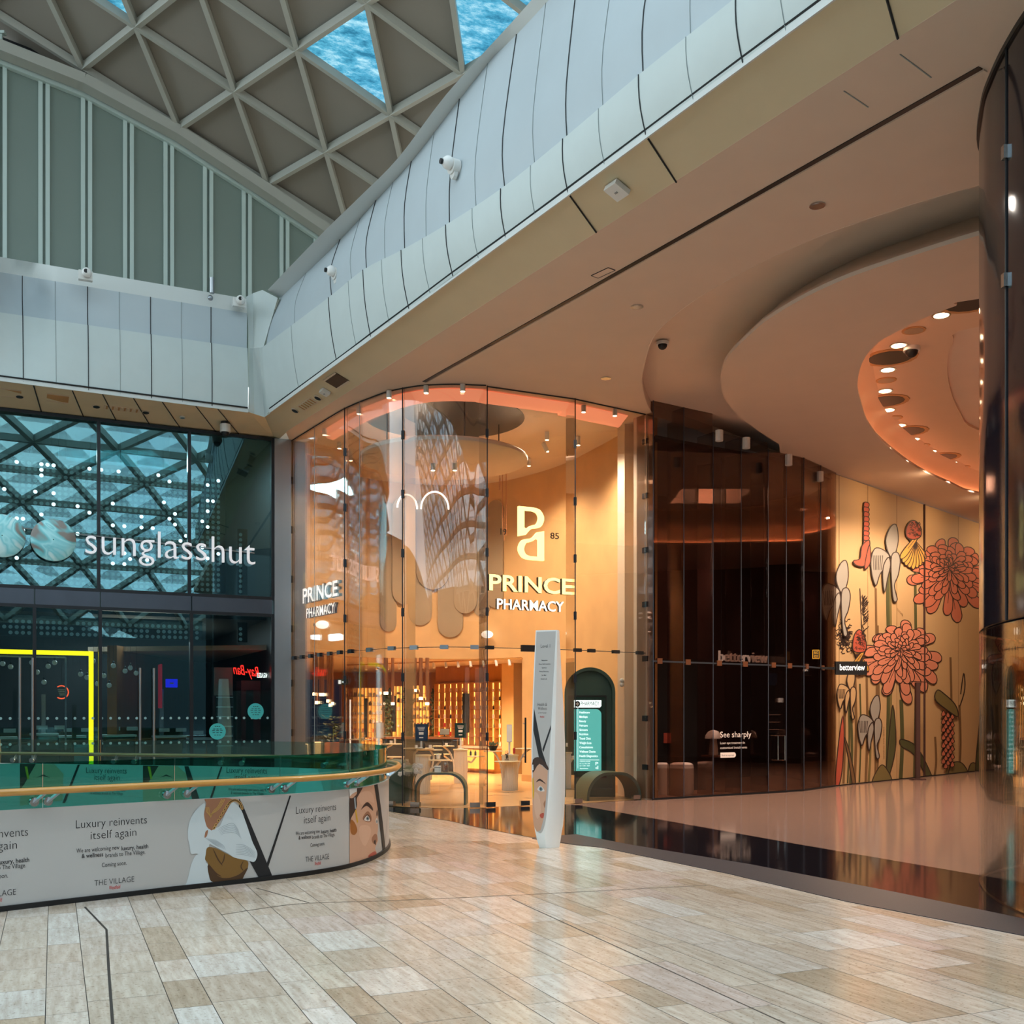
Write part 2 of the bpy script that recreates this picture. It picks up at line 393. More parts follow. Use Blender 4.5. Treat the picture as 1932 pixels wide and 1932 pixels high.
def tilemat():
    m = mat('tile', '#c7b39a', .16, spec=.5); t = m.node_tree; b = t.nodes['Principled BSDF']
    at_ = t.nodes.new('ShaderNodeAttribute'); at_.attribute_name = 'tint'
    uv = t.nodes.new('ShaderNodeUVMap'); mp = t.nodes.new('ShaderNodeMapping'); mp.inputs['Scale'].default_value = (9, 1.1, 1)
    n = t.nodes.new('ShaderNodeTexNoise'); n.inputs['Scale'].default_value = 2.4; n.inputs['Detail'].default_value = 9; n.inputs['Roughness'].default_value = .65
    r = t.nodes.new('ShaderNodeValToRGB'); r.color_ramp.elements[0].position = .3; r.color_ramp.elements[0].color = (.66, .6, .54, 1)
    r.color_ramp.elements[1].position = .62; r.color_ramp.elements[1].color = (1, 1, 1, 1)
    n2 = t.nodes.new('ShaderNodeTexNoise'); n2.inputs['Scale'].default_value = 38; n2.inputs['Detail'].default_value = 4
    r2 = t.nodes.new('ShaderNodeValToRGB'); r2.color_ramp.elements[0].position = .30; r2.color_ramp.elements[0].color = (.62, .57, .52, 1)
    r2.color_ramp.elements[1].position = .42; r2.color_ramp.elements[1].color = (1, 1, 1, 1)
    mx = t.nodes.new('ShaderNodeMix'); mx.data_type = 'RGBA'; mx.blend_type = 'MULTIPLY'; mx.inputs['Factor'].default_value = 1
    mx2 = t.nodes.new('ShaderNodeMix'); mx2.data_type = 'RGBA'; mx2.blend_type = 'MULTIPLY'; mx2.inputs['Factor'].default_value = 1
    L = t.links.new
    L(uv.outputs['UV'], mp.inputs['Vector']); L(mp.outputs['Vector'], n.inputs['Vector']); L(n.outputs['Fac'], r.inputs['Fac'])
    L(uv.outputs['UV'], n2.inputs['Vector']); L(n2.outputs['Fac'], r2.inputs['Fac'])
    L(at_.outputs['Color'], mx.inputs['A']); L(r.outputs['Color'], mx.inputs['B']); L(mx.outputs['Result'], mx2.inputs['A']); L(r2.outputs['Color'], mx2.inputs['B'])
    L(mx2.outputs['Result'], b.inputs['Base Color'])
    ro = t.nodes.new('ShaderNodeMapRange'); ro.inputs['To Min'].default_value = .24; ro.inputs['To Max'].default_value = .08
    L(n.outputs['Fac'], ro.inputs['Value']); L(ro.outputs['Result'], b.inputs['Roughness'])
tilemat(); mat('grout', '#2b2521', .6)

# ---------------------------------------------------------------- floor
def floor():
    e = Vector((-.397, .918)); f = Vector((.918, .397)); rnd = random.Random(3)
    vs = []; fs = []; cols = []; uvs = []
    base = [(.60, .52, .43), (.55, .46, .37), (.63, .56, .49), (.50, .40, .30), (.58, .49, .40), (.62, .54, .46), (.60, .50, .44), (.66, .62, .57), (.46, .37, .27)]
    a = -16.0; pat = [.42, .21, .21, .42, .3, .21, .42, .21]; i = 0; g = .0022
    while a < 20:
        wd = pat[i % len(pat)]; i += 1; b = -9-rnd.random()*.6; wide = a > 3.1
        while b < 22:
            ln = rnd.choice([.56, .6, .6, .62]) if not wide else rnd.choice([.6, .9, .9, 1.1])
            q = [f*(a+g)+e*(b+g), f*(a+wd-g)+e*(b+g), f*(a+wd-g)+e*(b+ln-g), f*(a+g)+e*(b+ln-g)]
            c = (q[0]+q[2])/2
            if -14 < c.x < 13 and -3 < c.y < 20.5:
                k = len(vs); vs += [(p.x, p.y, .003) for p in q]; fs.append((k, k+1, k+2, k+3))
                cc = base[min(rnd.choice([0, 0, 0, 1, 2, 2, 3, 4, 4, 5, 5, 6, 7, 8]), 8)]; v = rnd.uniform(.93, 1.06); cols.append(tuple(x*v for x in cc)+(1,))
                ox, oy = rnd.random()*50, rnd.random()*50
                uvs += [(ox, oy), (ox+wd, oy), (ox+wd, oy+ln), (ox, oy+ln)]
            b += ln
        a += wd
    n = len(fs)
    k = len(vs); vs += [(-30, -26, 0), (40, -26, 0), (40, 45, 0), (-30, 45, 0)]; fs.append((k, k+1, k+2, k+3)); mi = [0]*n+[1]
    def strip(pts, wd, z=.0045):
        for p, q in zip(pts, pts[1:]):
            p, q = P(p[0], p[1], 0), P(q[0], q[1], 0); d = (q-p).normalized(); r = Vector((-d.y, d.x, 0))*wd/2; k = len(vs)
            vs.extend([tuple(p+r+Vector((0, 0, z))), tuple(p-r+Vector((0, 0, z))), tuple(q-r+Vector((0, 0, z))), tuple(q+r+Vector((0, 0, z)))]); fs.append((k, k+1, k+2, k+3)); mi.append(1)
    strip([(160, 1712), (201, 1755), (205, 1830), (213, 1940)], .016)
    strip(cat([(417, 1727), (500, 1714), (580, 1705), (740, 1700), (966, 1690), (1216, 1677), (1336, 1671)], 4), .012)
    strip([(966, 1697), (1481, 1932)], .01); strip([(483, 1676), (583, 1704)], .01)
    me = bpy.data.meshes.new('floor'); me.from_pydata(vs, [], fs); me.materials.append(MATS['tile']); me.materials.append(MATS['grout'])
    me.polygons.foreach_set('material_index', mi)
    ca = me.color_attributes.new('tint', 'FLOAT_COLOR', 'CORNER'); uv = me.uv_layers.new(name='UVMap'); li = 0
    for fi, p in enumerate(me.polygons):
        for l in p.loop_indices:
            ca.data[l].color = cols[fi] if fi < n else (.2, .2, .2, 1)
            if fi < n: uv.data[l].uv = uvs[l]
    o = bpy.data.objects.new('floor', me); COL.objects.link(o); struct(o); return o
FLOOR = floor()
def fpoly(name, pts, z0, z1, m): return struct(MB().plate([(p.x, p.y) for p in pts], z0, z1).build(name, m))
mar = [P(*p, 0) for p in [(735, 1519), (850, 1527), (1091, 1521), (1500, 1593), (1932, 1667)]]
mar += [Vector((8, 6, 0)), Vector((18, 6, 0)), Vector((18, 40, 0)), Vector((-4, 40, 0)), Vector((-5, 23, 0))]
fpoly('floor', mar, .003, .006, 'marble')
inner = [P(*p, 0) for p in [(690, 1512), (735, 1517), (850, 1522), (960, 1517), (1091, 1520), (1300, 1557), (1500, 1593), (1932, 1667), (2150, 1704)]]
mid_ = [P(*p, 0) for p in [(690, 1524), (756, 1535), (846, 1549), (908, 1563), (1004, 1581), (1087, 1575), (1191, 1595), (1416, 1632), (1691, 1685), (1932, 1735), (2150, 1782)]]
out_ = [P(*p, 0) for p in [(1004, 1583), (1087, 1595), (1136, 1600), (1376, 1650), (1596, 1702), (1932, 1767), (2150, 1812)]]
fpoly('floor', inner+mid_[::-1], .003, .008, 'granite')
fpoly('floor', mid_[4:]+out_[::-1], .003, .0085, 'terrazzo')

# ---------------------------------------------------------------- plan of the place
Z0, Z2, Z3, Z4 = 7.1, 7.3, 6.8, 7.25
SG = Wall(at(548, 21.4), (.8996, .4368))
UP = Wall(SG.o-SG.n*.8, SG.u)
def topY(y, z=Z0): return F*(z-H)/(YH-y)
FA = [at(x, topY(y)) for x, y in [(548, 832), (600, 800), (650, 770), (700, 749), (735, 737), (790, 727), (850, 724), (900, 725.5)]]
FPTS = cat([tuple(p) for p in FA], 6)+[tuple(at(917, topY(726)))]
FRONT = Curve(FPTS, .3)
FR2 = Wall(at(919, topY(728)), at(1085, topY(752))-at(919, topY(728))); FR2L = (at(1085, topY(752))-at(919, topY(728))).length
FR3 = Wall(at(1086, topY(752)), at(1218, topY(781))-at(1086, topY(752))); FR3L = (at(1218, topY(781))-at(1086, topY(752))).length
BACK = Curve(cat([tuple(at(x, Y)) for x, Y in [(552, 21.75), (571, 22.3), (638, 23.8), (681, 24.7), (760, 25.4), (838, 25.6), (920, 25.4), (986, 24.7), (1060, 23.5), (1120, 22.1), (1159, 21.2), (1196, 20.3), (1216, 19.7)]], 4), .3)
BV = [at(1232, 19.35), at(1345, 20.2), at(1449, 20.95), at(1516, 21.6), at(1578, 22.95)]
MU = Wall(at(1570, 22.9), at(1840, 28.8)-at(1570, 22.9))

# ---------------------------------------------------------------- atrium roof, grey wall and balconies
def pup(x, y, off=0):
    s, z = UP.px(x, y, off); return UP.M(s, z, off)
r0a, r0b = pup(159, 143, .3), pup(507, 353, .3); A_ = (r0b-r0a)/2; A_.z = -.72
R0 = pup(337, 241, .3)
def raypt(x, y, s): return Vector(((x-966)/F*s, s, H+(YH-y)/F*s))
best = min((abs(((raypt(443, 170, s/100)-(R0+A_/2)).length)-1.62), s) for s in range(1800, 2140)); N1 = raypt(443, 170, best[1]/100)
B_ = N1-R0
def node(i, j):
    """lattice node: i along the grey wall, j rows towards the viewer"""
    p = R0+A_*i+B_*j; d = max(0., (p-UP.M(0, 0)).to_2d().dot(UP.n)); lat = (p-R0).to_2d().dot(SG.u)
    if d > 7:
        k = min(1, (d-7)/9); k = k*k*(3-2*k); z_lin = p.z
        zt = R0.z+.25*d-.0075*d*d-.01*lat
        p.z = z_lin*(1-k)+max(zt, 3)*k
    return p
def roof():
    beams = MB(); pan = MB(); win = MB(); winf = MB(); clear = MB()
    J = 40; JF = 6
    sky = {(-2, 1, 1), (0, 2, 1), (1, 3, 0), (1, 3, 1), (2, 3, 0), (0, 4, 0), (1, 4, 0), (2, 2, 0), (2, 2, 1)}
    def ok(p): return -34 < p.x < 42 and p.y > -40 and p.z > (9.3 if p.y > 8 else 6)
    nodes = {}
    for j in range(-2, J):
        for i in range(-26-j//2-4, 42-j//2+6): nodes[i, j] = node(i, j)
    def far(p): return (p-UP.M(0, 0)).to_2d().dot(UP.n) > 8
    for (i, j), p in nodes.items():
        if not ok(p): continue
        big = far(p) and j >= JF
        if big and ((j-JF) % 2 or i % 2): pass
        elif j >= 0:
            k = 2 if big else 1
            for di, dj in ((1, 0), (0, 1), (-1, 1)):
                q = nodes.get((i+di*k, j+dj*k))
                if q is not None and ok(q): beams.beam(p, q, .24 if big else .09, .3 if big else .14)
        for t, tri in ((0, ((0, 0), (1, 0), (0, 1))), (1, ((1, 0), (1, 1), (0, 1)))):
            if t == 1: tri = ((1, 0), (0, 1), (1, 1))
            q = [nodes.get((i+a, j+b)) for a, b in tri]
            if any(x is None for x in q) or not all(ok(x) for x in q): continue
            up = Vector((0, 0, .1)); q = [x+up for x in q]
            if far(p): clear.quad(*q)
            elif (i, j, t) in SKY: win.quad(*q)
            else: pan.quad(*q)
    r = bpy.data.objects.new('ceiling', None); COL.objects.link(r); r.location = (0, 10, 12); struct(r)
    beams.build('lattice_beam', 'roof_beam', r, 0); pan.build('opaque_panel', 'roof_panel', r, 0)
    if win.v: win.build('blue_skylight', 'skylight_glass', r, 0)
    clear.build('clear_skylight', 'g_roof', r, 0)
def which(x, y):
    """lattice triangle under a pixel"""
    from mathutils.geometry import intersect_ray_tri
    d = Vector(((x-966)/F, 1, (YH-y)/F))
    for j in range(0, 9):
        for i in range(-8, 14):
            for t, tri in ((0, ((0, 0), (1, 0), (0, 1))), (1, ((1, 0), (0, 1), (1, 1)))):
                q = [node(i+a, j+b) for a, b in tri]
                if intersect_ray_tri(q[0], q[1], q[2], d, Vector((0, 0, H)), True): return (i, j, t)
SKY = {which(675, 110), which(215, 10), which(920, 45), which(975, 8), which(945, -25), which(905, 5)} - {None}
roof()
def upper_wall():
    S = UP; tops = [(-500, -60), (-80, 84), (0, 120), (161, 183), (315, 266), (464, 359), (600, 451), (700, 520)]
    tp = [S.px(*p) for p in tops]; a = [S.M(s, 8.3) for s, z in tp]; b = [S.M(s, z) for s, z in tp]
    root = bpy.data.objects.new('wall_back', None); COL.objects.link(root); root.location = S.M(-4, 8.3); struct(root)
    MB().sheet([[p, q] for p, q in zip(a, b)]).build('panel', 'green_wall', root)
    for k, x in enumerate([-180, -90, 2, 83, 163, 242, 318, 392, 465, 536, 600]):
        zt = None; s, _ = S.px(x, 400)
        for (s0, z0), (s1, z1) in zip(tp, tp[1:]):
            if s0 <= s <= s1: zt = z0+(z1-z0)*(s-s0)/(s1-s0)
        if zt is None: continue
        m = MB(); wallbox(m, S, s-.1, s-.025, 8.3, zt, 0, .05); wallbox(m, S, s+.025, s+.1, 8.3, zt, 0, .05); m.build('fin', 'fin', root)
    m = MB()
    for p, q in zip(tp, tp[1:]): m.beam(S.M(p[0], p[1], .05), S.M(q[0], q[1], .05), .12, .12)
    m.build('head_rail', 'fin', root)
    m = MB()
    for p, q in zip(tp, tp[1:]): m.beam(S.M(p[0], p[1]+.32, -.15), S.M(q[0], q[1]+.32, -.15), .1, .5)
    m.build('recess', 'dark', root)
    m = MB()
    for (x0, y0), (x1, y1) in zip([(-500, -100), (0, 92), (159, 155), (337, 251), (507, 363), (680, 480)], [(0, 92), (159, 155), (337, 251), (507, 363), (680, 480)]):
        m.beam(pup(x0, y0, .3), pup(x1, y1, .3), .3, .2)
    m.build('edge_beam', 'roof_beam', root)
    for x in (161, 315, 600-5, 2): 
        s, z = S.px(x, dict(zip((161, 315, 595, 2), (183, 266, 448, 120)))[x]); m = MB()
        m.box(S.M(s, z+.28, .12), (.05, .05, .5)); m.box(S.M(s, z+.5, .12), (.16, .1, .05)); m.build('hanger', 'fin', root)
upper_wall()

def loft(name, st, d, zA, odd=False):
    """balcony front: st = list of (A, BT, M, T, S) pixels on station planes perpendicular to d"""
    d3 = Vector((d[0], d[1], 0)).normalized(); rows1 = []; rows2 = []; rows3 = []
    for A, BT, M_, T, S_ in st:
        p = P(*A, zA); q = [PV(*k, p, d3) for k in (BT, M_, T, S_)]
        rows1.append((p, q[0])); rows2.append((q[0], q[1], q[2])); rows3.append((q[2], q[3]))
    out = d3.cross(Vector((0, 0, 1))); out = out if out.y < 0 or name == 'l' else out
    def prof(a, b, k=5, bulge=.0):
        res = []
        for i in range(k+1):
            t = i/k; res.append(a.lerp(b, t)+out*bulge*math.sin(math.pi*t))
        return res
    def flat(rows, f): return [f(r) for r in rows]
    def dens(rows, n=4):
        R = [sum([[*v] for v in r], []) for r in rows]; c = cat(R, n); return [[Vector(r[i:i+3]) for i in range(0, len(r), 3)] for r in c]
    root = bpy.data.objects.new('wall_'+name, None); COL.objects.link(root); root.location = st and P(*st[0][0], zA); struct(root)
    D1 = dens([prof(a, b, 5, .03) for a, b in rows1]); D2 = dens([[Vector(v) for v in cat([a-out*.06, b, c], 4)] for a, b, c in rows2]); D3 = dens([[a, b, b-out*.5] for a, b in rows3])
    MB().sheet(D1).build('lower_band', 'fascia', root, 60); MB().sheet(D2).build('upper_panel', 'fascia_upper', root, 60)
    MB().sheet(D3).build('coping', 'lip', root, 60)
    m = MB(); m2 = MB(); m3 = MB()
    MB().sheet([[r[-1], r2[0]] for r, r2 in zip(D1, D2)]).build('ledge', 'fascia', root, 60)
    N = len(D1)
    for i in range(0, N, 2):
        st_ = i % 8 == 4 if odd else i % 4 == 0
        if odd and i % 4: continue
        tgt = m if st_ else m2; r = .008 if st_ else .004
        if i in (0, N-1): continue
        for D, off in ((D1, .004), (D2, .004)):
            pts = [v+out*off for v in D[i]]
            tgt.tube(pts, r, 4)
    m.build('panel_joint', 'seam', root); m2.build('fine_joint', 'seam_soft', root)
    return D1
d_r = (P(1850, 127, Z0)-P(800, 720, Z0)); d_r = (d_r.x, d_r.y)
rst = [((509, 776), (495, 655), (508, 612), (529, 562), (505, 547)), ((636, 684), (620, 561), (624, 510), (642, 452), (606, 442)),
       ((700, 636), (685, 509), (692, 450), (712, 369), (680, 370)), ((772, 583), (757, 472), (764, 384), (780, 285), (752, 297)),
       ((855, 521), (841, 424), (850, 330), (870, 166), (842, 178)), ((955, 450), (945, 356), (949, 260), (975, 65), (962, 46)),
       ((1072, 364), (1062, 262), (1069, 160), (1092, -60), (1078, -82)), ((1219, 255), (1205, 141), (1215, 20), (1255, -210), (1235, -230)),
       ((1402, 119), (1388, -5), (1402, -150), (1450, -400), (1420, -430)), ((1564, 0), (1552, -140), (1570, -310), (1640, -600), (1600, -640)), ((1760, -148), (1752, -310), (1780, -520), (1880, -900), (1830, -950))]
D1r = loft('right', rst, d_r, 7.3)
lst = []
for xa in (-420, -200, -90, 44, 106, 167, 227, 286, 344, 400, 468):
    yA = 715+xa*.1277; f = lambda y0, k, x: y0+k*x
    lst.append(((xa, yA), (xa-1, 589+.145*xa), (xa-2, 550+.155*xa), (xa-2, 513+.166*xa), (xa-3, 484+.17*xa)))
D1l = loft('left', lst, SG.u, 7.3, True)
def soffit():
    m = MB(); j = MB(); lp = MB()
    Aln = [P(*p, 7.3) for p in [(-420, 661.4), (-90, 703.5), (468, 775)]]; Bln = [P(*p, Z0) for p in [(-420, 718), (-90, 758.5), (521, 833)]]
    A2 = [P(509, 776, 7.3), P(1072, 364, 7.3), P(1564, 0, 7.3), P(1760, -148, 7.3)]; B2 = [P(546, 811, Z0), P(1125, 439, Z0), P(1694, 72, Z0), P(1960, -98, Z0)]
    m.quad(Aln[0], Aln[1], Bln[1], Bln[0]); Aln = Aln[1:]; Bln = Bln[1:]
    m.quad(Aln[0], Aln[1], Bln[1], Bln[0])
    c = P(499, 786, 7.3); m.quad(Aln[1], c, Bln[1]); m.quad(c, A2[0], B2[0], Bln[1])
    for k in range(3): m.quad(A2[k], A2[k+1], B2[k+1], B2[k])
    def seam(a, b): j.tube([a+Vector((0, 0, -.006)), b+Vector((0, 0, -.006))], .011, 4)
    for t in (.25, .375, .475, .58, .68, .8, .88): seam(Aln[0].lerp(Aln[1], t), Bln[0].lerp(Bln[1], t))
    for x, y, x2, y2, k in [(560, 738, 697, 815, 0), (1072, 364, 1125, 438, 1), (1219, 255, 1276, 343, 1), (1655, -68, 1694, 72, 1)]:
        if k: seam(P(x, y, 7.3), P(x2, y2, Z0))
    root = bpy.data.objects.new('ceiling', None); COL.objects.link(root); root.location = A2[0]; struct(root)
    m.build('soffit_panel', 'soffit', root); j.build('panel_joint', 'seam', root)
    for a, b in [(Aln[0], Aln[1]), (A2[0], A2[1]), (A2[1], A2[2]), (A2[2], A2[3])]: lp.beam(a+Vector((0, 0, .0)), b+Vector((0, 0, .0)), .02, .07)
    lp.build('edge_lip', 'lip', root)
    g = MB()
    for D in (D1l, D1r):
        for p, q in zip(D, D[1:]): g.tube([p[0]+Vector((0, -.02, .05)), q[0]+Vector((0, -.02, .05))], .014, 4)
    g.build('shadow_gap', 'seam', root)
soffit()
def pilaster():
    m = MB(); b = [(468, 774), (499, 786), (512, 776)]; t = [(462, 560), (484, 552), (497, 546), (529, 560)]
    lo = [P(468, 777, 7.28), P(480, 781, 7.28), P(499, 787, 7.28), P(512, 778, 7.28)]
    Yt = 20.3; hi = [PD(464, 560, 20.2), PD(478, 553, 20.25), PD(495, 547, 20.1), PD(524, 562, 19.9)]
    mid = [PD(471, 657, 20.15), PD(477, 657, 20.2), PD(489, 656, 20.05), PD(497, 655, 19.95)]
    up = [v+Vector((.1, .9, 0)) for v in hi]
    m.sheet([lo, mid, hi, up]); struct(m.build('trim_1', 'fascia', None, 20))
pilaster()

# ---------------------------------------------------------------- plaster ceilings of the arcade
C1 = [(1231, 783), (1219, 759), (1211, 725), (1213, 700), (1231, 641), (1270, 598), (1337, 550), (1434, 497), (1530, 453), (1612, 422), (1723, 385), (1847, 350), (2000, 312)]
C1p = [P(x, y, Z0) for x, y in cat(C1, 5)]
C2 = [(1470, 838), (1438, 818), (1401, 790), (1370, 756), (1360, 725), (1362, 700), (1376, 670), (1420, 627), (1453, 600), (1521, 560), (1603, 523), (1723, 482), (1847, 444), (2000, 404)]
C2p = [P(x, y, Z3) for x, y in cat(C2, 5)]
C3 = [tuple(P(x, y, Z3))[:2] for x, y in [(1846, 564), (1804, 577), (1748, 598), (1690, 627), (1655, 648), (1628, 682), (1618, 723), (1624, 760), (1640, 803), (1674, 841), (1733, 884), (1795, 913), (1841, 930)]]
C3 += [(13.6, 26.5), (16, 25), (17, 21), (15.5, 16), (12, 13), (8.6, 12.3)]
C3p = [Vector(p) for p in cat(C3, 4, True)]
C4 = [tuple(P(x, y, Z4))[:2] for x, y in [(1843, 617), (1798, 648), (1787, 685), (1792, 732), (1811, 779), (1842, 810)]]+[(11, 22), (13, 20), (12.5, 16.5), (9.5, 14.8)]
C4p = [Vector(p) for p in cat(C4, 4, True)]
def offset(loop, d):
    n = len(loop); out = []; ar = sum(loop[i].x*loop[(i+1) % n].y-loop[(i+1) % n].x*loop[i].y for i in range(n)); sg = 1 if ar > 0 else -1
    for i in range(n):
        t = (loop[(i+1) % n]-loop[i-1]).normalized(); out.append(loop[i]+Vector((t.y, -t.x))*d*sg)
    return out
def ceilings():
    Bl = [P(546, 810.5, Z0), P(1125, 438.5, Z0), P(1694, 71.5, Z0)]; dr = (Bl[2]-Bl[1]).normalized(); Bl.append(Bl[2]+dr*14)
    bl2 = (Bl[0]-dr*.2)
    outer = [(bl2.x, bl2.y)]+[(p.x, p.y) for p in Bl]+[(22, -6), (22, 40), (-8, 40), (-8, 22.2), tuple(SG.M(-.02, 0, 0))[:2]]
    hole = [(p.x, p.y) for p in C1p]+[(18, 13), (18, 32), (11, 29.2), (6.4, 23.8), (4.2, 21.3)]
    # the lower ceiling outside the opening
    struct(MB().plate(outer, Z0, Z0+.24, [hole]).build('ceiling', 'ceil', None, 40))
    struct(MB().plate([(p.x-.12, p.y-.12) for p in C1p]+[(18.6, 12.4), (18.6, 32.6), (10.6, 30), (6, 24.6), (2.6, 21)], Z2, Z2+.02).build('ceiling', 'ceil'))
    o3 = [(p.x, p.y) for p in C2p]+[(22, 8), (22, 42), tuple(MU.M(12, 0, -.3))[:2], tuple(MU.M(0, 0, -.3))[:2], tuple(BV[3]+Vector((-.3, .6)))]
    struct(MB().plate(o3, Z3, Z3+.05, [[tuple(p) for p in C3p]]).build('ceiling', 'ceil', None, 40))
    struct(MB().tube([p+Vector((0, 0, .008)) for p in C1p], .014, 6).build('trim_added_bead', 'ceil'))  # bead added so the tonal ceiling edge catches some shading
    # rim of the floating layer
    rim = MB(); off = [Vector((p.x, p.y)) for p in C2p]
    rows = [[Vector((p.x, p.y, Z3+.05)), Vector((p.x+.06, p.y+.10, Z3+.14)), Vector((p.x+.16, p.y+.22, Z3+.2)), Vector((p.x+.4, p.y+.5, Z2))] for p in C2p]
    struct(rim.sheet(rows).build('ceiling', 'ceil', None, 50))
    # cove inside the opening
    c0, c1, c2, c3, c4 = C3p, offset(C3p, .16), offset(C3p, .1), offset(C3p, .0), offset(C3p, -.22)
    V = lambda q, z: [Vector((p.x, p.y, z)) for p in q]+[Vector((q[0].x, q[0].y, z))]
    struct(MB().sheet([V(c1, Z3+.05), V(c1, Z3+.12), V(c2, Z3+.24), V(c3, Z3+.38), V(c4, Z4)]).build('ceiling', 'ceil_low', None, 60))
    k4 = offset(C3p, -.21)
    struct(MB().plate([tuple(p) for p in k4], Z4, Z4+.04, [[tuple(p) for p in C4p]]).build('ceiling', 'ceil_low', None, 40))
    d1, d2, d3 = offset(C4p, .2), offset(C4p, .1), offset(C4p, -.9)
    struct(MB().sheet([V(d1, Z4+.04), V(d1, Z4+.3), V(d2, Z4+.55), V(d3, Z4+.75)]).build('ceiling', 'ceil_low', None, 60))
    struct(MB().plate([tuple(p) for p in d3], Z4+.75, Z4+.78).build('ceiling', 'ceil_low'))
    for loop, z, lab in ((offset(C3p, .125), Z3+.06, 'orange light strip hidden in the large ceiling cove'), (offset(C4p, .15), Z4+.062, 'orange light strip hidden in the small inner ceiling cove')):
        o = MB().tube([Vector((p.x, p.y, z)) for p in loop], .010 if 'large' in lab else .02, 6, True).build('cove_light_strip', 'led_orange' if 'large' in lab else 'led_inner'); tag(o, lab, 'light strip')
    # long black air slot
    a, b, c = P(800, 720, Z0), P(1244, 470, Z0), P(1850, 127, Z0); m = MB()
    for p, q in ((a, b), (b, c)): m.beam(p+Vector((0, 0, -.003)), q+Vector((0, 0, -.003)), .06, .012)
    tag(m.build('air_slot', 'black'), 'long straight black air slot running along the plaster ceiling', 'vent')
    m = MB()
    for p, q in ((a, b), (b, c)):
        n = Vector((.85, .53, 0))*.07; m.beam(p+n+Vector((0, 0, -.006)), q+n+Vector((0, 0, -.006)), .05, .014)
    struct(m.build('trim_2', 'ceil'))
ceilings()
# enclosing walls behind the camera and to the right, seen only in reflections
m = MB(); m.box((5, -27, 4.5), (70, .4, 9)); struct(m.build('wall_front', 'dark_ceiling'))
m = MB(); m.box((22, 12, 4), (.4, 60, 8)); struct(m.build('wall_right_arcade', 'dark_store'))
m = MB(); m.box((-22, -2, 4), (.4, 46, 8)); struct(m.build('wall_left_atrium', 'green_wall'))
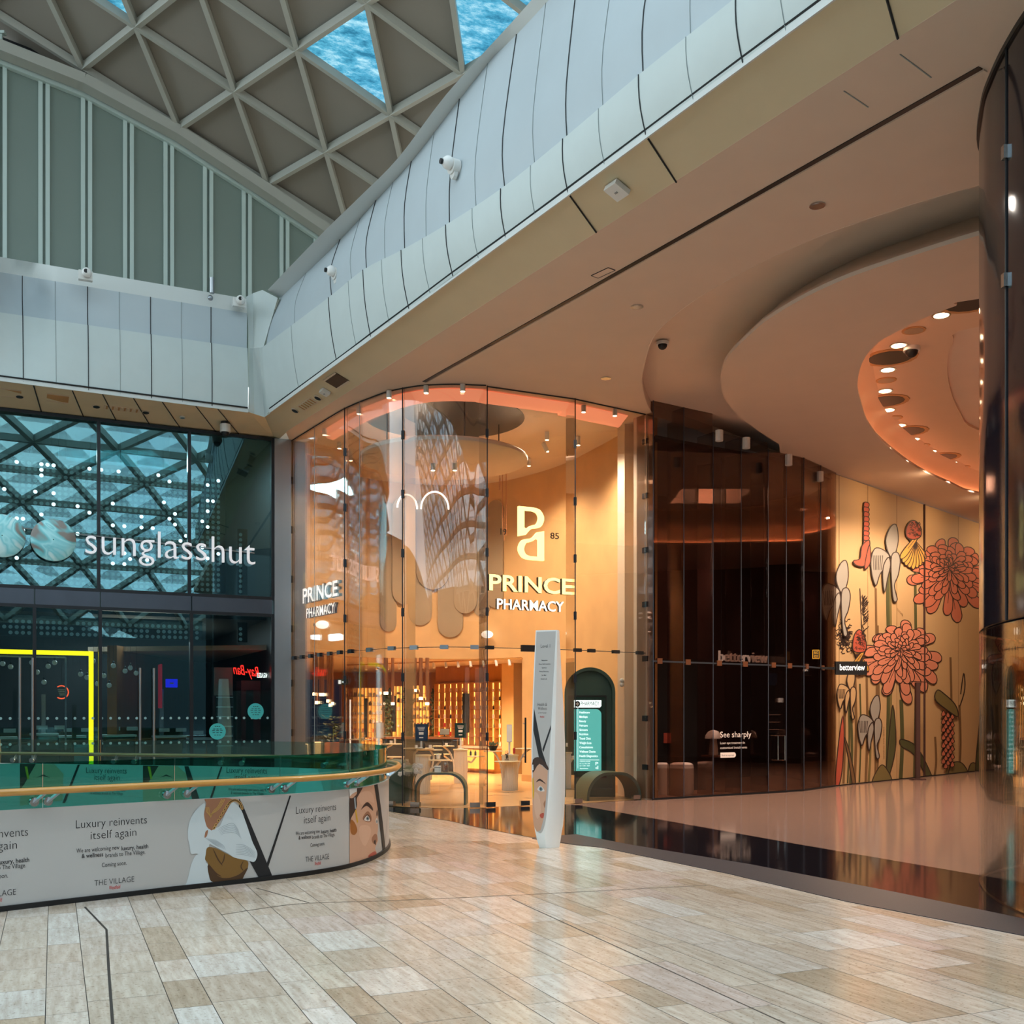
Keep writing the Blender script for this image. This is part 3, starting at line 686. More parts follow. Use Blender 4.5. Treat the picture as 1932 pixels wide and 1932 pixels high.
# ================================================================ shop front on the left (dark glass, sunglasses)
def sgx(x, y=1300): return SG.px(x, y)[0]
def spectacle_shop():
    S = SG; e = sgx(514); L = -9.4
    r = bpy.data.objects.new('window_1', None); COL.objects.link(r); r.location = S.M(-3, 0); struct(r)
    up = [L, sgx(186), sgx(357), e]; lo = [L, sgx(65), sgx(189), sgx(361), e]
    for a, b in zip(up, up[1:]): m = MB(); wallbox(m, S, a+.02, b-.02, 3.9, 7.07, -.012, .012); m.build('upper_pane', 'g_sun', r, 0)
    for a, b in zip(lo, lo[1:]): m = MB(); wallbox(m, S, a+.02, b-.02, .06, 3.54, -.012, .012); m.build('lower_pane', 'g_sun', r, 0)
    for a, b in zip(lo, lo[1:]): m = MB(); wallbox(m, S, a+.012, b-.012, 3.56, 3.88, -.08, .03); m.build('transom_panel', 'transom', r, 0)
    for x in up: m = MB(); wallbox(m, S, x-.03, x+.03, 3.88, 7.1, -.1, .04); m.build('mullion', 'darkmetal', r, 0)
    for x in lo: m = MB(); wallbox(m, S, x-.03, x+.03, 0, 3.56, -.1, .04); m.build('mullion', 'darkmetal', r, 0)
    for z in (.03, 3.55, 3.89, 7.07): m = MB(); wallbox(m, S, L, e+.03, z-.03, z+.03, -.1, .035); m.build('rail', 'darkmetal', r, 0)
    m = MB(); wallbox(m, S, e+.03, .0, 0, 7.1, -.3, .06); struct(m.build('trim_3', 'steel'))
    # room behind the glass
    m = MB(); wallbox(m, S, L-3, e+.1, 0, 7.1, -7.1, -7); struct(m.build('wall_back_spectacles', 'dark_store'))
    m = MB(); wallbox(m, S, e+.03, e+.13, 0, 7.1, -7, -.3); struct(m.build('wall_side_spectacles', 'dark_store'))
    m = MB(); wallbox(m, S, L-3, e, 3.5, 3.6, -7, -.6); wallbox(m, S, L-3, e, 7.06, 7.16, -7, -.1); struct(m.build('ceiling', 'dark_ceiling'))
    m = MB(); wallbox(m, S, L-3, e, 0, .02, -7, -.1); struct(m.build('floor', 'dark_store'))
    # dotted screens behind the glass
    for lab, x0, x1, y0, y1 in (('wide dark screen of pale round dots behind the upper shop glass', -60, 432, 885, 1112), ('narrow column of pale dots at the right of the upper dark glass', 455, 474, 980, 1112),
                                ('low dotted screen just below the dark transom of the sunglasses shop', -60, 388, 1170, 1206), ('narrow column of pale dots below the transom near the steel jamb', 455, 474, 1180, 1206)):
        o_ = .35; s0, s1 = sgx(x0), sgx(x1); t = thing('dotted_screen', lab, 'screen', S.M((s0+s1)/2, 3, -o_))
        zt = H+(YH-y0)/F*S.M(s1, 0).y; zb = H+(YH-y1)/F*S.M((s0+s1)/2, 0).y
        if y0 > 1150: zt, zb = 3.42, 3.02
        if y0 < 1150: zb = 3.98; zt = 6.35 if x1-x0 > 50 else 5.3
        m = MB(); wallbox(m, S, s0, s1, zb, zt, -o_-.03, -o_-.01); m.build('backing', 'dark_store', t, 0)
        d = MB(); q = MB(); rn = random.Random(5); a = s0+.06
        while a < s1-.04:
            z = zb+.06
            while z < zt-.04:
                if rn.random() < .96:
                    lit = rn.random() < .07 and z > zb+.4; M = (q if lit else d)
                    M.add([S.M(a+.036*math.cos(k*.6283), z+.036*math.sin(k*.6283), -o_+.0) for k in range(10)], [tuple(range(10))])
                z += .104
            a += .104
        p = d.build('dot', 'dotgrey', t, 0); p['kind'] = 'stuff'
        if q.v: p = q.build('bright_dot', 'led_white', t, 0); p['kind'] = 'stuff'; p['label'] = 'brightly backlit dots'
    # sign: two mirror discs on a rod and pale letters
    t = thing('shop_sign', 'pale lettering and two round mirror discs on dark glass shopfront', 'sign', S.M(sgx(320), 4.3, .15))
    s0, z = S.px(160, 1046); s1, z2 = S.px(478, 1066); zb = (z+z2)/2; sm = S.px(390, 1060)[0]
    a0, a1 = S.px(160, 1046)[0], S.px(387, 1056)[0]; b0, b1 = S.px(397, 1060)[0], S.px(478, 1064)[0]
    MB().text(S, 'sunglass', a0, a1, zb+.0, .50, .12, .06, bold=-.012).build('lettering', ['letter', 'letter'], t, 0)
    MB().text(S, 'hut', b0, b1, zb-.02, .50, .12, .06, bold=-.012).build('lettering', ['letter', 'letter'], t, 0)
    for x, y in ((100, 1021), (4, 1013)):
        a, z = S.px(x, y); m = MB(); R = .385
        ring = lambda rr, o: [S.M(a+rr*math.cos(k*math.pi/18), z+rr*math.sin(k*math.pi/18), o) for k in range(36)]
        rows = [ring(R, .1), ring(R, .16), ring(R*.93, .175), ring(R*.6, .19), ring(.01, .195)]
        m.sheet([q+[q[0]] for q in rows]); m.build('mirror_disc', 'painted_sky_mirror', t, 60)
    m = MB(); m.tube([S.M(sgx(-20), zb+.42, .1), S.M(b1, zb+.22, .1)], .012, 6); m.build('rod', 'steel', t)
    # manifestation dots
    for y, nm in ((1355, 'upper'), (1409, 'lower')):
        m = MB(); z = {1355: 1.5, 1409: 1.03}[y]; a = L+.1
        while a < e-.05:
            m.add([S.M(a+.026*math.cos(k*.785), z+.026*math.sin(k*.785), .016) for k in range(8)], [tuple(range(8))]); a += .155
        o = m.build('safety_dots', 'dotgrey', None, 0); tag(o, '%s row of round safety dots across the dark shop glass' % nm, 'sticker'); o['kind'] = 'stuff'
    # door pulls
    for x, lab in ((37, 'tall steel door pull left of the yellow light frame, leftmost of four'), (61, 'tall steel door pull second from left on dark glass'), (263, 'tall steel door pull just right of the yellow light frame'), (289, 'tall steel door pull, rightmost of the four on dark glass')):
        a, _ = S.px(x, 1300); t = thing('door_pull', lab, 'door handle', S.M(a, .25, .1), 0, 'tall steel pulls on the dark glass doors')
        m = MB(); m.tube([S.M(a, .25, .1), S.M(a, 2.45 if x > 200 else 2.6, .1)], .022, 8); m.build('bar', 'steel', t)
        for z in (.4, 2.3): m = MB(); m.tube([S.M(a, z, .0), S.M(a, z, .1)], .014, 6); m.build('standoff', 'steel', t)
    # yellow light frame
    t = thing('glowing_portal', 'bright yellow glowing door frame inside the dark shop', 'light', S.M(sgx(100), 0, -.45))
    a1, z1 = S.px(172, 1233, -.45)
    m = MB(); wallbox(m, S, L, a1, z1-.04, z1+.04, -.5, -.42); m.build('top_bar', 'led_yellow', t, 0)
    m = MB(); wallbox(m, S, a1-.04, a1+.04, 0, z1+.04, -.5, -.42); m.build('side_bar', 'led_yellow', t, 0)
    m = MB(); a2, z2 = S.px(124, 1240, -.5); wallbox(m, S, L, a2, z2-.02, z2+.01, -.55, -.5); wallbox(m, S, a2-.015, a2+.015, .9, z2, -.55, -.5); m.build('inner_frame', 'steel', t, 0)
    # round teal stickers
    for x, y, lab in ((482, 1342, 'round teal sticker on dark glass beside the steel jamb'), (410, 1380, 'lower round pale teal notice sticker with lines of text')):
        a, z = S.px(x, y); t = thing('round_sticker', lab, 'sticker', S.M(a, z-.16, .02), 0, 'round teal stickers')
        m = MB(); m.add([S.M(a+.16*math.cos(k*math.pi/14), z+.16*math.sin(k*math.pi/14), .017) for k in range(28)], [tuple(range(28))]); m.build('disc', 'teal', t, 0)
        m = MB()
        for k, (w_, dz) in enumerate([(.1, .1), (.16, .05), (.2, .02), (.18, -.02), (.12, -.07)]):
            for u in (-1, 0, 1): m.stroke(S, [(a+u*w_/2.6-w_/8, z+dz), (a+u*w_/2.6+w_/8, z+dz)], .011, .02)
        m.build('print', 'print_black', t, 0)
    # neon script and white block lettering seen reversed in the side window
    o_ = -.6; a0, z0 = S.px(440, 1276, o_); a1, _ = S.px(489, 1276, o_); b1, z1 = S.px(514, 1276, o_)
    o = MB().text(S, 'Ray-Ban', a0, a1, z0+.05, .2, o_, .02, 0, .3, mirror=True, slope=-.1).build('neon_script_sign', ['neon_red', 'neon_red'], None, 0); tag(o, 'red neon script sign reading backwards in the dark glass', 'sign')
    o = MB().text(S, 'SUNGLASSES', b1-.32, b1-.04, z0-.02, .1, o_, .02, .01, mirror=True).build('block_letter_sign', ['sign_white', 'sign_white'], None, 0); tag(o, 'small white block lettering reading backwards beside red neon script', 'sign')
    # interior fittings
    def box(nm, lab, ct, x0, x1, y0, y1, off, dp, m_, parts=None, kind=None):
        a0, z1 = S.px(x0, y0, off); a1, _ = S.px(x1, y0, off); zc, z0 = S.px((x0+x1)/2, y1, off)
        t = thing(nm, lab, ct, S.M((a0+a1)/2, z0, off)); b = MB(); wallbox(b, S, a0, a1, max(z0, 0), z1, off-dp, off); b.build('body', m_, t, 0)
        return t, a0, a1, max(z0, 0), z1
    t, a0, a1, z0, z1 = box('display_cabinet', 'dark red display cabinet near the steel jamb', 'cabinet', 455, 503, 1284, 1440, -1.2, .5, 'red_cabinet')
    m = MB(); wallbox(m, S, a0+.1, a1-.28, z0+.4, z1-.2, -1.2, -1.19); m.build('niche', 'black', t, 0)
    t, a0, a1, z0, z1 = box('wall_screen', 'small bright blue screen glowing inside the dark shop', 'screen', 313, 335, 1281, 1297, -2.5, .05, 'pure_blue')
    m = MB(); m.text(S, 'MENU', a0+.06, a1-.06, (z0+z1)/2-.015, .03, -2.499) if False else m.stroke(S, [(a0+.08, (z0+z1)/2), (a1-.08, (z0+z1)/2)], .03, -2.495); m.build('caption', 'white', t, 0)
    t, a0, a1, z0, z1 = box('mirror_panel', 'tall pale grey-green mirror panel inside the dark shop', 'mirror', 404, 439, 1259, 1312, -1.0, .04, 'green_wall')
    t, a0, a1, z0, z1 = box('glasses_display', 'wall display of sunglasses rows behind the pale mirror panel', 'display', 406, 440, 1312, 1440, -1.05, .3, 'shelf_dark')
    for k in range(7):
        m = MB(); zz = z0+.15+k*.2; wallbox(m, S, a0+.02, a1-.02, zz, zz+.02, -1.05, -.95); m.build('shelf', 'dotgrey', t, 0)
    for k, (x0, x1, y0, of) in enumerate([(-40, 30, 1395, -1.6), (60, 108, 1388, -2.2), (114, 160, 1392, -3.3), (200, 255, 1390, -2.0), (296, 350, 1392, -2.4), (362, 400, 1396, -3.4)]):
        lab = ['dark display counter at far left inside the dark shop', 'dark counter behind the second door pull', 'dark counter behind the yellow light frame', 'dark counter right of the yellow light frame', 'dark counter behind the rightmost door pull', 'dark counter beside the rows of sunglasses'][k]
        t, a0, a1, z0, z1 = box('display_counter', lab, 'counter', x0, x1, y0, 1500, of, .6, 'shelf_dark')
        m = MB(); wallbox(m, S, a0-.03, a1+.03, z1, z1+.04, of-.63, of+.03); m.build('top', 'dotgrey', t, 0)
        for j in range(2): m = MB(); wallbox(m, S, a0+.08+j*.35, a0+.3+j*.35, z1+.12, z1+.2, of-.3, of-.27); m.build('price_card', 'dotgrey', t, 0)
    for k, (x, y0, y1, c) in enumerate([(28, 1300, 1380, 'darkmetal'), (82, 1310, 1385, 'steel'), (140, 1330, 1390, 'darkmetal'), (232, 1290, 1380, 'steel'), (305, 1300, 1370, 'steel'), (252, 1310, 1390, 'darkmetal')]):
        lab = ['slim dark display column at far left in dark shop', 'slim steel display column near the second door pull', 'slim dark column left of the yellow upright', 'slim steel column right of the yellow upright', 'slim steel column below the small blue screen', 'slim dark column behind the third door pull'][k]
        t, a0, a1, z0, z1 = box('display_column', lab, 'display', x-4, x+4, y0, 1470, -3.2, .1, c)
    t, a0, a1, z0, z1 = box('menu_stand', 'pale teal notice board standing at the shop entrance behind the rail', 'sign stand', 140, 168, 1405, 1440, -.3, .05, 'teal')
    t, a0, a1, z0, z1 = box('banner', 'tall dark red banner beside the small blue screen', 'banner', 303, 306, 1253, 1336, -2.6, .4, 'red_glow')
    # orange arc: reflection of a sign opposite, built as glowing shapes behind the glass
    a, z = S.px(116, 1306, -2.2); t = thing('reflected_sign', 'small orange arc and white word lines, built-in reflection of a sign opposite', 'sign', S.M(a, z, -2.2))
    m = MB(); m.tube([S.M(a+.13*math.cos(q/10-2.2), z+.13*math.sin(q/10-2.2), -2.2) for q in range(0, 45)], .012, 5); m.build('arc', 'neon_orange', t); m = MB(); m.tube([S.M(a, z+.12, -2.21), S.M(a, 3.5, -2.21)], .006, 5); m.build('hanger', 'darkmetal', t)
    m = MB(); [m.stroke(S, [(a-.07+.01*k, z+.05-.035*k), (a+.06, z+.05-.035*k)], .02, -2.195) for k in range(4)]; m.build('word_line', 'white', t, 0)
    # hanging bulbs
    bulbs = [(110, 888), (125, 895), (228, 905), (320, 905), (170, 955), (309, 1000), (380, 940), (28, 1170), (134, 1178), (225, 1200), (350, 1195), (97, 1085), (260, 1090), (388, 1100), (5, 1252), (20, 1258), (60, 1250), (103, 1250), (91, 1257), (70, 1268), (152, 1272), (164, 1278), (83, 1287), (184, 1290), (196, 1275), (206, 1293), (176, 1247), (236, 1266), (246, 1260), (257, 1270), (214, 1256)]
    proto = None
    for x, y in bulbs:
        of = -.5 if y < 1240 else -1.9; a, z = S.px(x, y, of)
        if proto is None:
            t = proto = thing('pendant_bulb', 'small pale globe bulb hanging on a thin wire inside the dark shop', 'light bulb', S.M(a, z, of), 0, 'hanging globe bulbs')
            s_world[0] = False
            m = MB(); m.ball((0, 0, 0), .052, 10); m.build('globe', 'bulb', t); m = MB(); m.lathe([(.02, .045), (.02, .09), (.006, .1)], n=6); m.build('cap', 'darkmetal', t); m = MB(); m.lathe([(.003, 0), (.003, 1)], n=5); wv = m.build('wire', 'darkmetal', t); s_world[0] = True; wv.scale = (1, 1, (7.06 if z > 3.5 else 3.5)-z)
        else:
            c_ = copytree(proto); c_.location = S.M(a, z, of)
            for q in c_.children:
                if q.name.startswith('wire'): q.scale = (1, 1, (7.06 if z > 3.5 else 3.5)-z)
spectacle_shop()
lamp('shop_downlight', 'AREA', SG.M(-3, 3.45, -3.5), 130, (.8, .95, 1), 2)
lamp('shop_upper_light', 'AREA', SG.M(-3, 6.9, -2.5), 260, (.6, .95, 1), 2)

# ================================================================ pharmacy
def pharmacy_shell():
    # front glazing
    r = bpy.data.objects.new('window_2', None); COL.objects.link(r); r.location = FRONT.M(FRONT.L/2, 0); struct(r)
    cuts = [0]+[FRONT.px(x, 1200)[0] for x in (594, 651, 679, 760)]+[FRONT.L]
    def pane(S, a, b, z0, z1, nm='pane', m_='g_prince'):
        m = MB()
        if S.curved: S.wall(m, z0, z1, .02, a, b)
        else: wallbox(m, S, a, b, z0, z1, -.02, 0)
        m.build(nm, m_, r, 30)
    for a, b in zip(cuts, cuts[1:]):
        pane(FRONT, a+.006, b-.006, 2.71, Z0, 'upper_pane'); pane(FRONT, a+.006, b-.006, .03, 2.69, 'lower_pane')
    pane(FR2, .0, FR2L, 2.71, Z0, 'upper_pane'); pane(FR3, .02, FR3L, .03, Z0)
    # glass fins standing square to the front
    for S, a, z in ((FRONT, 0.02, 0), (FRONT, cuts[2], 0), (FRONT, cuts[4], 0), (FR2, 0, 0), (FR2, FR2L, 0)):
        m = MB(); q = [S.M(a, zz, o) for zz in (0.02, Z0) for o in (-.03, -.34)]; t = (S.M(a+.02, 0)-S.M(a, 0)).normalized()*.02
        m.add([v for v in q]+[v+t for v in q], [(0, 1, 3, 2), (4, 6, 7, 5), (0, 4, 5, 1), (2, 3, 7, 6), (0, 2, 6, 4), (1, 5, 7, 3)]); m.build('glass_fin', 'g_fin', r, 0)
        for z in (1.2, 2.2, 3.3, 4.3, 5.3, 6.3):
            m = MB(); m.box(S.M(a, z, .0), (.05, .06, .14)); m.build('fin_clamp', 'darkmetal', r, 0)
        m = MB(); m.beam(S.M(a, .03, .008), S.M(a, Z0, .008), .018, .018); m.build('joint', 'darkmetal', r, 0)
    for a, nm in ((cuts[3], 0), (cuts[1], 0)):
        m = MB(); m.beam(FRONT.M(a, .03, .006), FRONT.M(a, Z0, .006), .008, .008); m.build('joint', 'seam_soft', r, 0)
    # patch fittings along the head of the doors
    for x in (555, 570, 586, 603, 622, 641, 662, 697, 739, 781, 838, 895):
        a, _ = FRONT.px(x, 1220); m = MB(); p = FRONT.M(a, 2.7, 0); d = FRONT.M(min(a+.02, FRONT.L), 2.7)-FRONT.M(max(a-.02, 0), 2.7)
        m.box(p, (.14, .06, .07), math.atan2(d.y, d.x)); m.build('patch_fitting', 'darkmetal' if x < 690 else 'steel', r, 0)
    for S, x in ((FR2, 924), (FR2, 997), (FR3, 1090), (FR3, 1116), (FR3, 1162), (FR3, 1207)):
        a, _ = S.px(x, 1230); m = MB(); wallbox(m, S, a-(.13 if x == 997 else .07), a+(.13 if x == 997 else .07), 2.65 if x == 997 else 2.67, 2.76 if x == 997 else 2.73, -.04, .03); m.build('patch_fitting', 'black', r, 0)
    for S, x in ((FRONT, 737), (FRONT, 784), (FRONT, 896), (FR2, 925), (FR2, 990), (FR3, 1090), (FR3, 1200)):
        a, _ = S.px(x, 1500); p = S.M(a, .06); m = MB(); d = S.M(a+.02, 0)-S.M(a-.02, 0); m.box(p, (.17, .06, .08), math.atan2(d.y, d.x)); m.build('floor_fitting', 'chrome', r, 0)
    m = MB(); m.tube([FRONT.M(a, 2.7, .0) for a in [FRONT.L*k/40 for k in range(41)]], .006, 4); m.tube([FR2.M(0, 2.7, 0), FR2.M(FR2L, 2.7, 0)], .006, 4); m.tube([FR3.M(0, 2.7, 0), FR3.M(FR3L, 2.7, 0)], .006, 4); m.build('door_head_joint', 'seam', r)
    m = MB(); m.tube([Vector((p.x, p.y, Z0-.01)) for p in FRONT.p], .012, 4); m.tube([FR2.M(0, Z0-.01), FR2.M(FR2L, Z0-.01), FR3.M(FR3L, Z0-.01)], .012, 4); m.build('head_channel', 'seam', r)
    a, _ = FR2.px(988, 1400); t = thing('door_pull', 'slim dark steel pull bar on the pharmacy glass door', 'door handle', FR2.M(a, .9, .06))
    m = MB(); m.tube([FR2.M(a, .75, .07), FR2.M(a, 1.52, .07)], .016, 8); m.build('bar', 'darkmetal', t)
    for z in (.85, 1.42): m = MB(); m.tube([FR2.M(a, z, .0), FR2.M(a, z, .07)], .012, 6); m.build('standoff', 'steel', t)
    # side jambs
    m = MB(); wallbox(m, SG, .0, .34, 0, Z0, -.85, -.12); struct(m.build('trim_4', 'jamb'))
    m = MB(); wallbox(m, FR3, FR3L+.02, FR3L+.17, 0, Z0, -.35, .02); struct(m.build('trim_5', 'jamb'))
    m = MB(); 
    for z in (.6, 1.5, 2.6, 3.6, 4.6, 5.6, 6.6): wallbox(m, FR3, FR3L+.005, FR3L+.025, z-.05, z+.05, -.1, .035); wallbox(m, FR3, FR3L+.165, FR3L+.185, z-.05, z+.05, -.1, .035)
    struct(m.build('trim_6', 'darkmetal'))
    # curved plaster wall of the double-height hall
    a983 = BACK.px(985, 1300)[0]
    m = MB(); BACK.wall(m, 2.9, Z0, .25, 0, None); BACK.wall(m, 0, 2.9, .25, a983, None); BACK.wall(m, 0, 2.9, .25, 0, BACK.px(572, 1300)[0]); struct(m.build('wall_pharmacy', 'plaster', None, 30))
    m = MB(); BACK.wall(m, 0, .16, .28, a983, None, .015); struct(m.build('baseboard_right', 'plaster_dark', None, 30))
    # pilaster at the right end of the hall
    a = BACK.px(1185, 1200)[0]; b = BACK.px(1199, 1200)[0]; m = MB(); BACK.wall(m, 0, Z0, .3, a, b, .22); struct(m.build('trim_7', 'jamb'))
    # low room beyond
    pl = [tuple(BACK.pt(BACK.L*k/30, -.2)) for k in range(31)]
    lowc = [p for p in pl if p[0] < at(990, 25).x]+[(1.4, 25.5), (1.2, 36), (-9, 36), (-9, 22.5)]
    struct(MB().plate(lowc, 2.9, 3.0).build('ceiling', 'ceil_low'))
    m = MB(); m.box((-4, 34.1, 1.5), (16, .2, 3)); struct(m.build('wall_back_pharmacy', 'wood'))
    m = MB(); m.box((-8.3, 28.5, 1.5), (.2, 13, 3)); struct(m.build('wall_left_pharmacy', 'wood'))
    q = [FRONT.pt(FRONT.L*k/20, -.05) for k in range(21)]; fl = [tuple(p) for p in q]+[tuple(FR2.M(0, 0, -.05))[:2], tuple(FR2.M(FR2L, 0, -.05))[:2], tuple(FR3.M(FR3L, 0, -.05))[:2]]
    fl += [(3.2, 20.5), (1.3, 26), (1.2, 34), (-8.2, 34), (-8.2, 23), tuple(SG.M(.0, 0, -.6))[:2]]
    struct(MB().plate(fl, .0085, .0105).build('floor', 'shopfloor'))
    m = MB(); rn = random.Random(9)
    for k in range(9):
        x, y = rn.uniform(-2.2, .6), rn.uniform(19.6, 23.4); pts = [Vector((x, y, .0125))]
        for j in range(5): pts.append(pts[-1]+Vector((rn.uniform(-.1, .3), rn.uniform(-.22, .22), 0)))
        for p, q in zip(pts, pts[1:]): m.beam(p, q, .014, .001)
    o = m.build('floor_inlay', 'brown_wood'); tag(o, 'thin brown cracked-line inlay in the cream pharmacy floor', 'inlay'); o['kind'] = 'stuff'
    # floating ceiling disc and recess
    c = PD(838, 868, 19.7); R = 1.56; zc = 6.28; cx, cy = c.x, H and 19.75
    cx = (838-966)/F*19.75
    t = thing('ceiling_disc', 'large round plaster disc floating under the pharmacy ceiling', 'ceiling disc', (cx, cy, zc))
    m = MB(); m.lathe([(0, zc+.1), (R-.03, zc+.1), (R, zc+.07), (R, zc+.02), (R-.03, zc), (0, zc)], (cx, cy, 0), 48); m.build('disc', 'ceil', t)
    for a in range(4): m = MB(); m.tube([(cx+1.1*math.cos(a*1.57+.4), cy+1.1*math.sin(a*1.57+.4), zc+.1), (cx+1.1*math.cos(a*1.57+.4), cy+1.1*math.sin(a*1.57+.4), Z0)], .012, 6); m.build('hanger', 'darkmetal', t)
    o = MB().lathe([(1.47, Z0-.012), (1.5, Z0-.012), (1.5, Z0-.002), (1.0, Z0-.002)], (cx, cy, 0), 48).build('ceiling_recess', 'black'); tag(o, 'dark round recess above the floating plaster disc', 'recess')
    # cove band along the head of the glass; emission stands in for hidden LEDs
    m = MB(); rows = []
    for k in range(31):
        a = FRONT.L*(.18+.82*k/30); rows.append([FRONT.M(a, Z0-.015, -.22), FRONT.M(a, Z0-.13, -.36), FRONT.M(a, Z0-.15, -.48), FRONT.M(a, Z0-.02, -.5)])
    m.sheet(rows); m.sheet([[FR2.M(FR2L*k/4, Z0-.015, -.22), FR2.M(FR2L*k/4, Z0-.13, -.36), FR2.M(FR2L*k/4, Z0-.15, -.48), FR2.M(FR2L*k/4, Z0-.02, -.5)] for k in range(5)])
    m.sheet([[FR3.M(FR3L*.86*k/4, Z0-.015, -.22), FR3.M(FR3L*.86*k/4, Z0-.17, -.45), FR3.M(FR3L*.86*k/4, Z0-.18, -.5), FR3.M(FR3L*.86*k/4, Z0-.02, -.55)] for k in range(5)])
    tag(m.build('cove_glow_band', 'cove_glow', None, 60), 'self-glowing salmon cove band curving along the head of the pharmacy glass', 'light')
    return cx, cy, zc
DISC = pharmacy_shell()
def pharmacy_signs():
    S2 = Wall(FR2.M(0, 0, -.2), FR2.u); 
    t = thing('shop_sign', 'glowing pale yellow pharmacy name and stacked monogram facing the arcade', 'sign', S2.M(1, 3.4, 0), 0, 'pharmacy name signs')
    f = lambda x, y: S2.px(x, y)
    MB().text(S2, 'PRINCE', f(920, 1118)[0], f(1077, 1118)[0], f(998, 1118)[1], .27, 0, .07, .02).build('name_lettering', ['sign_yellow', 'sign_side'], t, 0)
    MB().text(S2, 'PHARMACY', f(935, 1153)[0], f(1061, 1153)[0], f(998, 1152)[1], .175, 0, .06, .015).build('trade_lettering', ['sign_white', 'sign_side'], t, 0)
    a, b = f(976, 1000)[0], f(1024, 1000)[0]; zt = f(1000, 958)[1]; zb = f(1000, 1057)[1]; h = (zt-zb)*.565
    def mono(up):
        o = [(0, 0), (0, 1), (.62, 1), (.86, .9), (1, .66), (.93, .38), (.7, .24), (.45, .2), (.24, .02)]; hh = [(.22, .3), (.22, .88), (.6, .88), (.74, .78), (.8, .62), (.72, .42), (.58, .34), (.4, .33)]
        o = [(0, 0), (0, 1)]+cat([(.55, 1), (.84, .93), (1, .66), (.86, .36), (.5, .27), (.28, .06)], 4); hh = [(.22, .3), (.22, .88)]+cat([(.55, .88), (.72, .82), (.79, .65), (.7, .45), (.48, .38), (.3, .26)], 4)
        g = lambda p: (a+(b-a)*p[0], zt-h+h*p[1]) if up else (b-(b-a)*p[0], zb+h-h*p[1])
        return [g(p) for p in o], [g(p) for p in hh]
    for up in (1, 0):
        o, hh = mono(up); m = MB(); m.prism(o, lambda u, v, w: S2.M(u, v, w), .06, [hh]); m.build('monogram_letter', 'sign_yellow', t, 0)
    for s_, x0, x1 in (('19', 944, 955), ('85', 1038, 1054)): MB().text(S2, s_, f(x0, 1012)[0], f(x1, 1012)[0], f(998, 1013)[1], .105, .0, .015).build('year_lettering', ['black', 'black'], t, 0)
    p, q = FRONT.pt(FRONT.px(575, 1100)[0], -.3), FRONT.pt(FRONT.px(652, 1100)[0], -.3); S3 = Wall(p, q-p); f = lambda x, y: S3.px(x, y)
    t = thing('shop_sign', 'white pharmacy name angled behind the glass beside the steel jamb', 'sign', S3.M(1, 3.2, 0), 0, 'pharmacy name signs')
    MB().text(S3, 'PRINCE', f(579, 1118)[0], f(645, 1118)[0], f(612, 1131)[1], .29, 0, .09, .02).build('name_lettering', ['sign_white', 'sign_side'], t, 0)
    MB().text(S3, 'PHARMACY', f(585, 1118)[0], f(639, 1118)[0], f(612, 1161)[1], .19, 0, .08, .015).build('trade_lettering', ['sign_white', 'sign_side'], t, 0)
pharmacy_signs()
